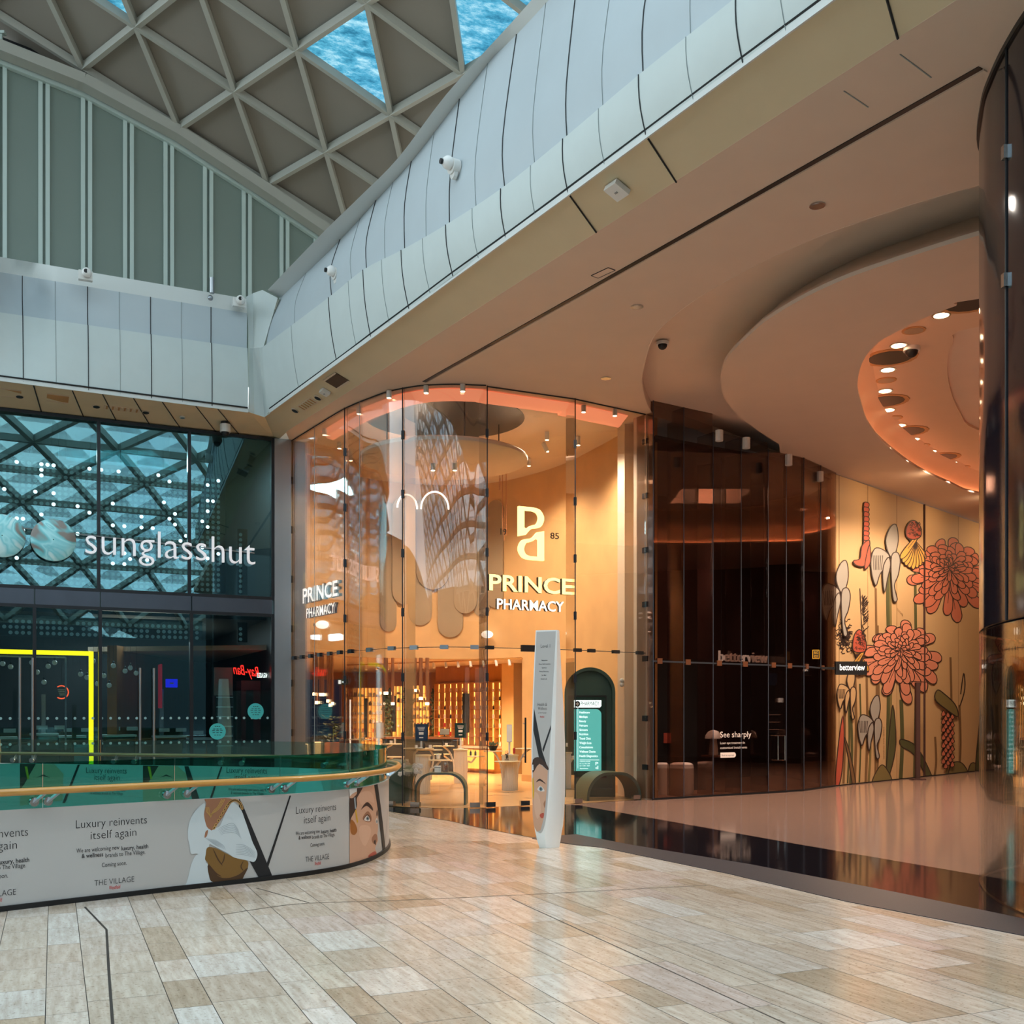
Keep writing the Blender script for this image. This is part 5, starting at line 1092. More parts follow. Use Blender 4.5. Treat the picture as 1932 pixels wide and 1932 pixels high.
# green kiosk
def kiosk():
    a0, a1 = at(1066, 20.05), at(1161, 20.05); c = (a0+a1)/2; W = (a1.x-a0.x)/2; t = thing('arched_kiosk', 'tall dark green arched information kiosk with a lit teal directory screen', 'kiosk', (c.x, 20.05, 0)); S = Wall((c.x, 20.05), (1, 0)); Ht = PD(1113, 1259, 20.05).z
    def arch(w_, h, z0=0): return [(-w_, z0)]+[(-w_*math.cos(k*math.pi/24), h-w_+w_*math.sin(k*math.pi/24)) for k in range(25)]+[(w_, z0)]
    M = lambda o: (lambda u, v, w_: S.M(u, v, w_+o))
    MB().prism(arch(W, Ht), M(-.2), .2, [arch(W-.06, Ht-.06, .16)]).build('rim', 'sungreen', t, 30); MB().prism(arch(W-.05, Ht-.05, .05), M(-.2), .12).build('back_panel', 'sungreen', t, 30)
    f = lambda x, y: S.px(x, y); p0, p1 = f(1084, 1312), f(1145, 1466); m = MB(); wallbox(m, S, p0[0]-.12, p1[0], p1[1]-.02, p0[1], -.09, -.06); m.build('screen_frame', 'black', t, 0)
    m = MB(); wallbox(m, S, p0[0]-.1, p1[0]-.02, p1[1], p0[1]-.03, -.06, -.055); m.build('screen_ground', 'screen_dark', t, 0)
    q0, q1 = f(1087, 1338), f(1135, 1455); r = .1; x0 = q0[0]-.04; pts = [(x0, q1[1]), (q1[0], q1[1]), (q1[0], q0[1]-r)]+[(q1[0]-r+r*math.cos(k*math.pi/12), q0[1]-r+r*math.sin(k*math.pi/12)) for k in range(1, 7)]+[(x0, q0[1])]
    MB().decal(S, pts, -.05).build('directory_panel', 'screen_teal', t, 0)
    h0, h1 = f(1087, 1321), f(1135, 1335); m = MB(); m.decal(S, [(x0, h1[1]), (h1[0]-.03, h1[1]), (h1[0], h1[1]+.03), (h1[0], h0[1]), (x0, h0[1])], -.049); m.build('header', 'screen_white', t, 0)
    m = MB(); m.text(S, 'PHARMACY', f(1096, 0)[0], f(1131, 0)[0], f(0+1110, 1331)[1], .075, -.045); m.build('header_text', 'sungreen', t, 0)
    m = MB(); cx, cz = f(1090, 1328); m.add([S.M(cx+.05*math.cos(k*.5236), cz+.055*math.sin(k*.5236), -.045) for k in range(12)], [tuple(range(12))]); m.build('cross_badge', 'black', t, 0)
    m = MB(); m.stroke(S, [(cx-.03, cz), (cx+.03, cz)], .02, -.042); m.stroke(S, [(cx, cz-.03), (cx, cz+.03)], .02, -.042); m.build('cross', 'white', t, 0)
    for k, (s_, x1) in enumerate([('Healthcare', 1113), ('Medispa', 1109), ('Beauty', 1106), ('Haircare', 1109), ('Skincare', 1109), ('Nutrition', 1110), ('Travel Clinic', 1115), ('Weight Loss', 1116), ('Consultations', 1119), ('Wellness Checks', 1124), ('Health Diagnostics', 1128)]):
        m = MB(); m.text(S, s_, f(1093.5, 0)[0], f(x1, 0)[0], f(1100, 1346+k*8.25)[1], .042, -.047, bold=.01); m.build('directory_line', 'screen_white', t, 0)
    m = MB(); m.stroke(S, [f(1094, 1434), f(1131, 1434)], .008, -.047); m.build('rule', 'screen_white', t, 0)
    for k, (s_, xa, xb, y) in enumerate([('OPENING HOURS', 1094, 1114, 1438), ('Mon - Sat  10:00 - 20:00', 1094, 1113, 1442), ('Sun  12:00 - 18:00', 1094, 1113, 1446), ('Appointments', 1094, 1110, 1451)]):
        m = MB(); m.text(S, s_, f(xa, 0)[0], f(xb, 0)[0], f(1100, y)[1], .022, -.047); m.build('small_print', 'screen_white', t, 0)
    b0, b1 = f(1124, 0)[0], f(1129, 0)[0]; m = MB(); m.text(S, 'P', b0, b1, f(1126, 1444)[1], .06, -.047); m.text(S, 'P', b0, b1, f(1126, 1451)[1], .06, -.047, flip=True); m.build('monogram', 'screen_white', t, 0)
    m = MB(); m.stroke(S, [f(1090.5, 1336), f(1090.5, 1450)], .006, -.046); m.build('margin_line', 'screen_white', t, 0)
kiosk()
a, z = BACK.px(1197, 1288); t = thing('wall_sensor', 'small white sensor on the plaster wall right of the kiosk', 'sensor', BACK.M(a, z, .26)); m = MB(); m.ball(BACK.M(a, z+.04, .26), .045, 8); m.build('upper_dome', 'whiteplastic', t); m = MB(); m.ball(BACK.M(a, z-.04, .26), .045, 8); m.build('lower_dome', 'whiteplastic', t)
# ================================================================ dark optician's shop on the right
BW = [Wall(a, b-a) for a, b in zip(BV, BV[1:])]; BL = [(b-a).length for a, b in zip(BV, BV[1:])]
def optician():
    r = bpy.data.objects.new('window_3', None); COL.objects.link(r); r.location = BW[1].M(.5, 0); struct(r)
    tops = [Z2, Z3+.15, Z3, Z3]
    for S, L, zt in zip(BW, BL, tops):
        for z0, z1 in ((.04, 2.53), (2.56, zt)): m = MB(); wallbox(m, S, .01, L-.01, z0, z1, -.02, 0); m.build('pane', 'g_brown', r, 0)
        m = MB(); wallbox(m, S, 0, L, 2.53, 2.56, -.03, .01); m.build('head_joint', 'transom', r, 0)
        m = MB(); wallbox(m, S, 0, L, 0, .04, -.03, .01); m.build('floor_channel', 'darkmetal', r, 0)
        for a in (.0, L*.5): 
            m = MB(); wallbox(m, S, a, a+.02, .03, zt, -.45, -.02); m.build('glass_fin', 'g_brown', r, 0)
            m = MB(); m.beam(S.M(a, .03, .008), S.M(a, zt, .008), .014, .014); m.build('joint', 'transom', r, 0)
        for a in (.15, L*.5+.1): m = MB(); wallbox(m, S, a-.06, a+.06, 2.5, 2.6, -.03, .025); m.build('patch_fitting', 'brown_wood', r, 0)
    # dark room
    P0 = BV[0]; e = BV[4]; far = Vector((.72, .95))
    pts = [tuple(P0+Vector((.05, .1)))]+[tuple(b+Vector((-.02, .06))) for b in BV[1:]]; f3 = [Vector(pts[-1])+Vector((-.3, 4)), Vector(pts[0])+Vector((0, 4.5))]
    fl = pts+[tuple(p) for p in f3]
    struct(MB().plate(fl, .009, .011).build('floor', 'brown_wood')); struct(MB().plate(fl, Z3-.16, Z3-.1).build('ceiling', 'brown_wall'))
    m = MB()
    for p, q in ((f3[0], f3[1]), (f3[1], Vector(pts[0])), (Vector(pts[-1]), f3[0])): m.quad((p.x, p.y, 0), (q.x, q.y, 0), (q.x, q.y, Z3-.1), (p.x, p.y, Z3-.1))
    struct(m.build('wall_optician', 'brown_wall'))
    m = MB(); c = at(1290, 21.6); m.box((c.x, 21.9, 1.35), (1.0, .1, 2.7)); struct(m.build('door_1', 'black'))
    # white rounded stools
    for x, w_, lab in ((1250, 24, 'left white rounded stool inside the dark optician shop, partly cut by the jamb'), (1286, 46, 'right white rounded stool inside the dark optician shop')):
        c = at(x, 20.6); R = w_/F*20.6/2; t = thing('stool', lab, 'stool', (c.x, 20.6, .012), 0, 'white rounded stools'); local(); h = .62
        m = MB(); m.lathe([(R*.95, 0), (R, .04), (R, h-.1)], n=28); m.build('base', 'stool', t); m = MB(); m.lathe([(R, h-.1), (R*.93, h-.03), (R*.7, h), (0, h)], n=28); m.build('cushion', 'stool', t); world()
    # letters
    S = Wall(BW[1].M(0, 0, -.5), BW[1].u); f = S.px
    t = thing('shop_sign', 'large dim hanging letters of the optician name behind the dark glass', 'sign', S.M(f(1400, 1240)[0], 2.5), 0)
    MB().text(S, 'betterview', f(1355, 0)[0], f(1447, 0)[0], f(1400, 1249)[1], .21, 0, .04).build('lettering', ['pale_letter', 'pale_letter'], t, 0)
    m = MB(); a0, a1 = f(1350, 0)[0], f(1452, 0)[0]; m.tube([S.M(a0, f(1400, 1254)[1], 0), S.M(a1, f(1400, 1254)[1], 0)], .012, 6); m.build('rail', 'transom', t)
    for a in (a0+.15, a1-.15): m = MB(); m.tube([S.M(a, f(1400, 1254)[1], 0), S.M(a, Z3-.16, 0)], .006, 5); m.build('hanger', 'transom', t)
    S1 = BW[1]; f = S1.px
    t = thing('window_lettering', 'pale eye treatment slogan lettering stuck on the dark glass', 'sticker', S1.M(f(1385, 1400)[0], 1.1, .01))
    MB().text(S1, 'See sharply', f(1358.5, 0)[0], f(1417, 0)[0], f(1385, 1391)[1], .11, .006).build('headline', 'pale_letter', t, 0)
    MB().text(S1, 'Laser eye treatment in', f(1358.5, 0)[0], f(1405, 0)[0], f(1385, 1403.5)[1], .045, .006).build('text_line', 'pale_letter', t, 0)
    MB().text(S1, 'customised instalments', f(1358.5, 0)[0], f(1409, 0)[0], f(1385, 1412.5)[1], .045, .006).build('text_line', 'pale_letter', t, 0)
    a0, z1 = f(1359, 1420); a1, z0 = f(1388, 1429); r_ = (z1-z0)/2; pts = [(a0, z0), (a1-r_, z0)]+[(a1-r_+r_*math.sin(k*math.pi/8), z0+r_-r_*math.cos(k*math.pi/8)) for k in range(1, 9)]+[(a0, z1)]
    MB().decal(S1, pts, .006).build('pill_button', 'pale_letter', t, 0); MB().text(S1, 'Book an eye test', a0+.03, a1-.05, z0+.03, .035, .009).build('button_text', 'brown_wall', t, 0)
    # door pulls
    S2 = BW[2]
    for x, lab in ((1463, 'left chrome door pull of the optician entrance pair'), (1476, 'right chrome door pull of the optician entrance pair')):
        a, z1 = S2.px(x, 1388); _, z0 = S2.px(x, 1434); t = thing('door_pull', lab, 'door handle', S2.M(a, z0, .05), 0, 'chrome pulls of the optician door'); m = MB(); m.tube([S2.M(a, z0, 0), S2.M(a, z0, .07), S2.M(a, z1, .07), S2.M(a, z1, 0)], .014, 7); m.build('bar', 'chrome', t)
    # things inside
    def ins(nm, lab, ct, x0, x1, y0, y1, Y, m_, dp=.05):
        p, q = PD(x0, y0, Y), PD(x1, y1, Y); o = MB().box(((p.x+q.x)/2, Y, (p.z+q.z)/2), (q.x-p.x, dp, p.z-q.z)).build(nm, m_); return tag(o, lab, ct)
    ins('framed_portrait', 'small framed reddish portrait glowing above the white stools', 'picture', 1252, 1266, 1383, 1402, 21.8, 'm_red', .03)
    c = at(1346, 21.4); t = thing('mushroom_lamp', 'pale mushroom shaped lamp inside the dark glass beside the slogan', 'lamp', (c.x, 21.4, .75)); local(); m = MB(); m.lathe([(.17, .33), (.16, .40), (.1, .48), (0, .51)], n=20); m.build('shade', 'stool', t); m = MB(); m.lathe([(.09, 0), (.1, .02), (.07, .33)], n=16); m.build('base', 'stool', t); world()
    t = thing('side_table', 'dark side table under the pale mushroom lamp', 'table', (c.x, 21.4, .012)); local(); m = MB(); m.lathe([(0, .70), (.25, .7), (.25, .735), (0, .735)], n=20); m.build('table_top', 'brown_wood', t); m = MB(); m.lathe([(.16, 0), (.03, .03), (.03, .7)], n=12); m.build('pedestal', 'brown_wood', t); world()
    ins('small_screen', 'pale blue glowing screen inside the optician shop above the blade sign level', 'screen', 1549, 1571, 1275, 1285, 24, 'screen_white'); ins('wall_screen', 'dim teal screen on the dark optician wall left of the door pulls', 'screen', 1450, 1466, 1270, 1293, 23.4, 'screen_blue')
    ins('lit_sign', 'small bright white sign inside the optician shop above the door pulls', 'sign', 1469, 1478, 1317, 1325, 23, 'screen_white')
    t = thing('glasses_rack', 'dim rack of three thin shelves left of the optician door pulls', 'rack', PD(1460, 1385, 23.2)); p, q = PD(1451, 1340, 23.2), PD(1470, 1386, 23.2); m = MB(); m.box(((p.x+q.x)/2, 23.25, (p.z+q.z)/2), (q.x-p.x, .03, p.z-q.z)); m.build('back_panel', 'black', t, 0)
    for k in range(3): m = MB(); m.box(((p.x+q.x)/2, 23.15, p.z-.1-.16*k), (q.x-p.x, .14, .012)); m.build('shelf', 'pale_letter', t, 0)
    W = Wall((0, 21.3), (1, 0)); f = W.px; p0, p1 = f(1533, 1226), f(1546, 1243); t = thing('notice_plate', 'small square yellow-edged notice with yellow capitals on the dark glass near the blade sign', 'sign', W.M((p0[0]+p1[0])/2, p1[1]))
    m = MB(); wallbox(m, W, p0[0], p1[0], p1[1], p0[1], -.02, 0); m.build('frame', 'amber', t, 0); m = MB(); wallbox(m, W, p0[0]+.012, p1[0]-.012, p1[1]+.012, p0[1]-.012, 0, .004); m.build('face', 'black', t, 0)
    m = MB()
    for k, s_ in enumerate(('BIG', 'BOX')): m.text(W, s_, p0[0]+.03, p1[0]-.03, p0[1]-.085-k*.075, .055, .006)
    m.build('capitals', 'amber', t, 0)
    # hanging cylinder lights behind the glass
    for x, y0, y1, lab in ((1357, 812, 832, 'first white cylinder light behind the brown glass from the left'), (1408, 826, 846, 'second white cylinder light behind the brown glass'), (1488, 858, 878, 'third white cylinder light behind the brown glass'), (1547, 890, 908, 'last white cylinder light behind the brown glass')):
        z = Z3-.16; Y = topY(y0, z); p = PD(x, y0, Y); L = (y1-y0)/F*Y; p.z = z; t = thing('spotlight', lab, 'spotlight', p-Vector((0, 0, L)), 0, 'cylinder spotlights of the optician'); m = MB(); m.tube([p, p-Vector((0, 0, L))], .07, 10); m.build('body', 'whiteplastic', t); m = MB(); m.tube([p-Vector((0, 0, L+.001)), p-Vector((0, 0, L+.006))], .055, 10); m.build('lens', 'lip', t)
    # blade sign
    W = Wall((0, 22.2), (1, 0)); f = W.px; p0, p1 = f(1577, 1248), f(1636, 1273); t = thing('blade_sign', 'black projecting sign with glowing white optician name in front of the floral hoarding', 'sign', W.M((p0[0]+p1[0])/2, p1[1]))
    m = MB(); wallbox(m, W, p0[0], p1[0], p1[1], p0[1], -.1, 0); m.build('box', 'black', t, 0); m = MB(); m.text(W, 'betterview', f(1584.5, 0)[0], f(1631.5, 0)[0], f(1608, 1264.5)[1], .125, .006, bold=.0); m.build('lettering', 'sign_white', t, 0)
    m = MB(); m.beam(W.M(p0[0]-.3, (p0[1]+p1[1])/2, -.05), W.M(p0[0], (p0[1]+p1[1])/2, -.05), .05, .05); m.build('arm', 'black', t, 0)
optician()

# ================================================================ floral hoarding
class Px:
    """artwork drawn in the units of a sketch of the wall, laid onto the wall"""
    curved = False
    def __init__(s, S): s.S = S
    def M(s, u, v, off=0): a, z = s.S.px(u, -v); return s.S.M(a, z, off)
class Rot:
    curved = False
    def __init__(s, S, a, z): s.S, s.a, s.z = S, a, z
    def M(s, u, v, off=0): return s.S.M(s.a-v, s.z+u, off)
def hoarding():
    S = MU; e = S.px(2080, 1300)[0]; s0 = S.px(1568, 1300)[0]
    r = thing('floral_hoarding', 'tall tan shop hoarding printed with giant line-drawn garden flowers', 'hoarding', S.M((s0+e)/2, 0), math.atan2(S.u.y, S.u.x))
    m = MB(); wallbox(m, S, s0, e, .02, Z3-.02, -.08, 0); m.build('board', 'mural_ground', r, 0)
    m = MB(); wallbox(m, S, s0, e, 0, .03, -.08, .02); m.build('base_strip', 'black', r, 0)
    for x, wd in ((1743, .06), (1637, .012), (1692, .012), (1808, .012), (1583, .015)): a = S.px(x, 1300)[0]; m = MB(); wallbox(m, S, a-wd/2, a+wd/2, .02, Z3-.02, 0, .004 if wd < .05 else .03); m.build('board_joint', 'brown_wall' if wd > .05 else 'm_stem', r, 0)
    X = Px(S); fl = lambda p: [(a, -b) for a, b in p]; OFF = [.006]
    def shape(fill, line, pts, wd=2.0, close=True, sm=4):
        p = fl(cat(pts, sm, True)) if sm else fl(pts); OFF[0] += .00008; fill.decal(X, p, OFF[0]); line.stroke(X, p+[p[0]], wd, OFF[0]+.00005)
    def petal(fill, line, cx, cy, a, l0, l1, wd, curl=0, lw=1.7):
        d = Vector((math.cos(a), math.sin(a))); n = Vector((-d.y, d.x)); c = Vector((cx, cy)); q = lambda t, w_: tuple(c+d*(l0+(l1-l0)*t)+n*(w_*wd+curl*t*t))
        pts = [q(0, .2), q(.4, .42), q(.8, .5), q(.97, .25), q(1, 0), q(.97, -.25), q(.8, -.5), q(.4, -.42), q(0, -.2)]
        shape(fill, line, pts, lw, sm=3); line.stroke(X, fl([q(.15, .0), q(.6, .05)]), 1.0, OFF[0]+.00006)
    def mum(nm, cx, cy, R, sy, seed, c='m_pink', cen=(0, -.15)):
        f1, ln = MB(), MB(); rn = random.Random(seed)
        for ring, (n, a, b, w_) in enumerate([(13, .5, 1.12, .30), (15, .4, .98, .27), (16, .3, .80, .22), (15, .2, .62, .18), (13, .1, .45, .14), (10, .03, .30, .11), (7, 0, .16, .09)]):
            for k in range(n):
                t = 6.2832*k/n+ring*.3+rn.uniform(-.1, .1); down = 1+.18*math.sin(t); ox, oy = cx+cen[0]*R*(ring/6), cy+cen[1]*R*(ring/6)
                petal(f1, ln, ox, oy, t, R*a, R*b*down*rn.uniform(.9, 1.1), R*w_, rn.uniform(-.14, .14)*R)
        f1.build(nm, c, r, 0); q = ln.build('petal_outline', 'm_line', r, 0)
    def stem(pts, wd, m_='m_stem'): MB().stroke(X, fl(cat(pts, 4)), wd, .005).build('stem', m_, r, 0)
    for x, y0, wd, c in [(1592, 1310, 4, 'm_stem'), (1600, 1300, 3, 'm_green'), (1613, 1280, 5, 'm_stem'), (1622, 1290, 3, 'm_green'), (1634, 1240, 4, 'm_stem'), (1652, 1110, 4, 'm_stem'), (1656, 1180, 3, 'm_stem'), (1674, 1080, 6, 'm_green'), (1679, 1080, 4, 'm_olive'), (1726, 1070, 5, 'm_green'), (1764, 1390, 4, 'm_stem'), (1785, 1430, 4, 'm_olive'), (1793, 1240, 4, 'm_stem'), (1810, 1330, 4, 'm_stem'), (1640, 1340, 4, 'm_olive'), (1700, 1320, 7, 'm_green'), (1605, 1350, 5, 'm_green'), (1880, 1330, 5, 'm_green'), (1905, 1330, 5, 'm_stem'), (1940, 1300, 5, 'm_green')]:
        stem([(x, y0), (x+2, (y0+1480)/2), (x-1, 1480-(x-1570)*.085)], wd, c)
    for pts, c in [([(1684, 1330), (1676, 1400), (1672, 1455), (1680, 1455), (1690, 1400)], 'm_green'), ([(1575, 1485), (1582, 1400), (1590, 1350), (1592, 1400), (1586, 1470)], 'm_red'), ([(1700, 1395), (1730, 1410), (1760, 1470), (1750, 1470), (1725, 1425), (1700, 1408)], 'm_green'), ([(1645, 1480), (1660, 1445), (1672, 1450), (1682, 1478)], 'm_olive'), ([(1790, 1465), (1797, 1440), (1815, 1440), (1825, 1462)], 'm_olive'), ([(1826, 1465), (1832, 1440), (1848, 1445), (1850, 1462)], 'm_olive'), ([(1840, 1455), (1845, 1390), (1852, 1330), (1856, 1390), (1850, 1450)], 'm_green'), ([(1608, 1480), (1600, 1430), (1592, 1390), (1603, 1420), (1614, 1478)], 'm_stem'), ([(1870, 1330), (1885, 1400), (1930, 1440), (1925, 1450), (1880, 1410)], 'm_green')]:
        f, l = MB(), MB(); shape(f, l, pts, 1.8); f.build('leaf', c, r, 0); l.build('leaf_outline', 'm_line', r, 0)
    mum('pink_chrysanthemum', 1790, 1080, 66, 1, 3); mum('pink_chrysanthemum', 1698, 1235, 66, 1, 5, 'm_pink2'); mum('pink_chrysanthemum', 1935, 1230, 60, 1, 9)
    # coneflower
    f, l = MB(), MB()
    for k in range(9): a = 1.57+(k-4)*.16; petal(f, l, 1721+(k-4)*3, 1006, a, 2, 68-abs(k-4)*2, 11, 0, 1.6)
    f.build('yellow_coneflower', 'm_yellow', r, 0); l.build('petal_outline', 'm_line', r, 0)
    f, l = MB(), MB(); shape(f, l, [(1708, 1012), (1709, 993), (1721, 982), (1734, 993), (1735, 1012), (1721, 1018)], 2); rn = random.Random(3)
    for k in range(45): x, y = rn.uniform(1710, 1733), rn.uniform(986, 1012); l.stroke(X, fl([(x, y), (x+3, y-2), (x+4, y+2)]), 1.3, OFF[0]+.0002)
    f.build('cone', 'm_red', r, 0); l.build('cone_outline', 'm_line', r, 0)
    f, l = MB(), MB()
    for k in range(7): a = 1.57+(k-3)*.2; petal(f, l, 1619+(k-3)*3, 1228, a, 2, 46, 10, 0, 1.4)
    f.build('yellow_coneflower', 'm_yellow', r, 0); l.build('petal_outline', 'm_line', r, 0)
    f, l = MB(), MB(); shape(f, l, [(1608, 1228), (1609, 1200), (1619, 1188), (1629, 1200), (1631, 1228)], 2)
    for k in range(50): x, y = rn.uniform(1610, 1629), rn.uniform(1194, 1226); l.stroke(X, fl([(x, y), (x+3, y-2), (x+4, y+2)]), 1.3, OFF[0]+.0002)
    f.build('cone', 'm_red', r, 0); l.build('cone_outline', 'm_line', r, 0)
    # irises
    def iris(x, y, s, c='m_grey'):
        f, l = MB(), MB(); g = lambda pts: [(x+a*s, y+b*s) for a, b in pts]
        for pts in ([(0, 0), (-8, -30), (2, -58), (14, -62), (18, -30), (10, 0)], [(0, 2), (-14, -12), (-30, -14), (-38, 8), (-36, 40), (-28, 62), (-20, 40), (-8, 22)], [(4, 2), (16, -6), (22, 10), (18, 40), (10, 62), (16, 90), (8, 92), (4, 50)], [(-2, 4), (-12, 20), (-14, 48), (-10, 76), (-4, 48), (2, 20)]):
            shape(f, l, g(pts), 2.0)
        for k in range(6): l.stroke(X, fl(g([(-34+k*4, 0), (-32+k*3, 30)])), 1.2, OFF[0]+.0002)
        f.build('grey_iris', c, r, 0); l.build('petal_outline', 'm_line', r, 0)
    iris(1676, 1048, .92); iris(1645, 1360, .75); iris(1600, 1300, .6, 'mural_ground'); iris(1582, 1115, .9); iris(1900, 1260, .8)
    # curled red foxglove and the twigs
    f, l = MB(), MB()
    for k in range(9): shape(f, l, [(1628+rn.uniform(-1, 1), 948+k*9), (1637, 950+k*9), (1636, 957+k*9), (1628, 957+k*9)], 1.6)
    shape(f, l, [(1624, 1030), (1638, 1020), (1636, 1050), (1628, 1068), (1612, 1066), (1608, 1058), (1620, 1054)], 2); shape(f, l, [(1638, 1028), (1640, 1060), (1630, 1074), (1630, 1060)], 1.8)
    f.build('red_foxglove', 'm_red', r, 0); l.build('petal_outline', 'm_line', r, 0)
    l = MB()
    for k in range(130):
        a, q = rn.uniform(0, 6.28), rn.uniform(2, 24); x, y = 1594+q*.62*math.cos(a), 1203+q*1.4*math.sin(a); b = rn.uniform(0, 6.28); l.stroke(X, fl([(x, y), (x+5*math.cos(b), y+5*math.sin(b)), (x+8*math.cos(b+.6), y+8*math.sin(b+.6))]), 1.3, .0062)
    for k in range(50): y = rn.uniform(1125, 1190); x = 1631+rn.uniform(-6, 6); l.stroke(X, fl([(1629, y+5), (x, y), (x+2, y-3)]), 1.3, .0062)
    l.stroke(X, fl([(1622, 1110), (1626, 1200)]), 1.6); l.build('seed_head', 'm_line', r, 0)
    # lavender stalk
    f, l = MB(), MB()
    for k in range(34): y = 1345+k*3; x = 1786+((k*7) % 5-2)*4.2; shape(f, l, [(x-4, y+4), (x, y-4), (x+4, y+3), (x, y+6)], 1.3)
    f.build('lavender_spike', 'm_pink', r, 0); l.build('petal_outline', 'm_line', r, 0)
    f, l = MB(), MB(); shape(f, l, [(1762, 1320), (1766, 1302), (1780, 1310), (1800, 1330), (1805, 1352), (1785, 1340)], 2); f.build('leaf', 'm_olive', r, 0); l.build('leaf_outline', 'm_line', r, 0)
    l = MB(); l.stroke(X, fl(cat([(1810, 1335), (1820, 1300), (1818, 1270), (1812, 1310)], 4)), 2); l.build('tendril', 'm_line', r, 0)
    # small lettering
    a, z = S.px(1668, 1432); MB().text(Rot(S, a, z), 'SEWING THE SEEDS', 0, .75, 0, .05, .006).build('small_text', 'm_stem', r, 0)
    a, z = S.px(1692, 1145); MB().text(S, 'TO FLOWER', a, a+.34, z-.08, .06, .006, slope=-.4).build('small_text', 'm_stem', r, 0)
    p0, p1 = S.px(1700, 1288), S.px(1708, 1475); c = S.M((p0[0]+p1[0])/2, 0, .35); t = thing('queue_post', 'dark red-brown post standing in front of the floral hoarding', 'post', (c.x, c.y, 0)); m = MB(); m.box((c.x, c.y, p0[1]/2), (.1, .1, p0[1])); m.build('post', 'brown_wall', t, 0)
    m = MB(); q = S.M(p0[0]+.7, p0[1]+.02, .35); q2 = S.M(p0[0]-.28, p0[1]+.02, .35); m.beam(q2, q, .02, .02); m.build('cross_bar', 'brown_wall', t, 0); m = MB(); m.box((c.x, c.y, .02), (.3, .3, .03)); m.build('foot', 'brown_wall', t, 0)
hoarding()

# ================================================================ curved dark glass front at the right edge
def dark_front():
    pts = cat([(6.4, 11.7), (5.5, 11.2), (4.9, 10.7), (4.5, 10.2), (4.23, 9.52), (4.13, 9.13), (4.06, 8.7), (4.03, 8.2), (4.08, 7.5), (4.3, 6.8), (4.8, 6.1)], 5)
    S = Curve(pts, .3); r = bpy.data.objects.new('window_4', None); COL.objects.link(r); r.location = S.M(S.L/2, 0); struct(r)
    m = MB(); S.wall(m, 2.36, Z0, .03); m.build('dark_panel', 'column_dark', r, 40)
    m = MB(); S.wall(m, .02, 2.34, .02); m.build('lower_pane', 'g_clear', r, 40)
    a = S.px(1911, 400)[0]
    for k in range(len(S.p)):
        if (S.p[k]-Vector((4.06, 8.62))).length < .15: a = S.l[k]; break
    m = MB(); m.beam(S.M(a, 2.36, .006), S.M(a, Z0, .006), .012, .012); m.build('joint', 'seam', r, 0)
    for z in (6.2, 5.15): m = MB(); m.box(S.M(a, z, .01), (.05, .05, .11)); m.build('clamp', 'chrome', r, 0)
    m = MB(); S.wall(m, Z0-.05, Z0, .06, off=.02); m.build('head_channel', 'darkmetal', r, 40)
dark_front()

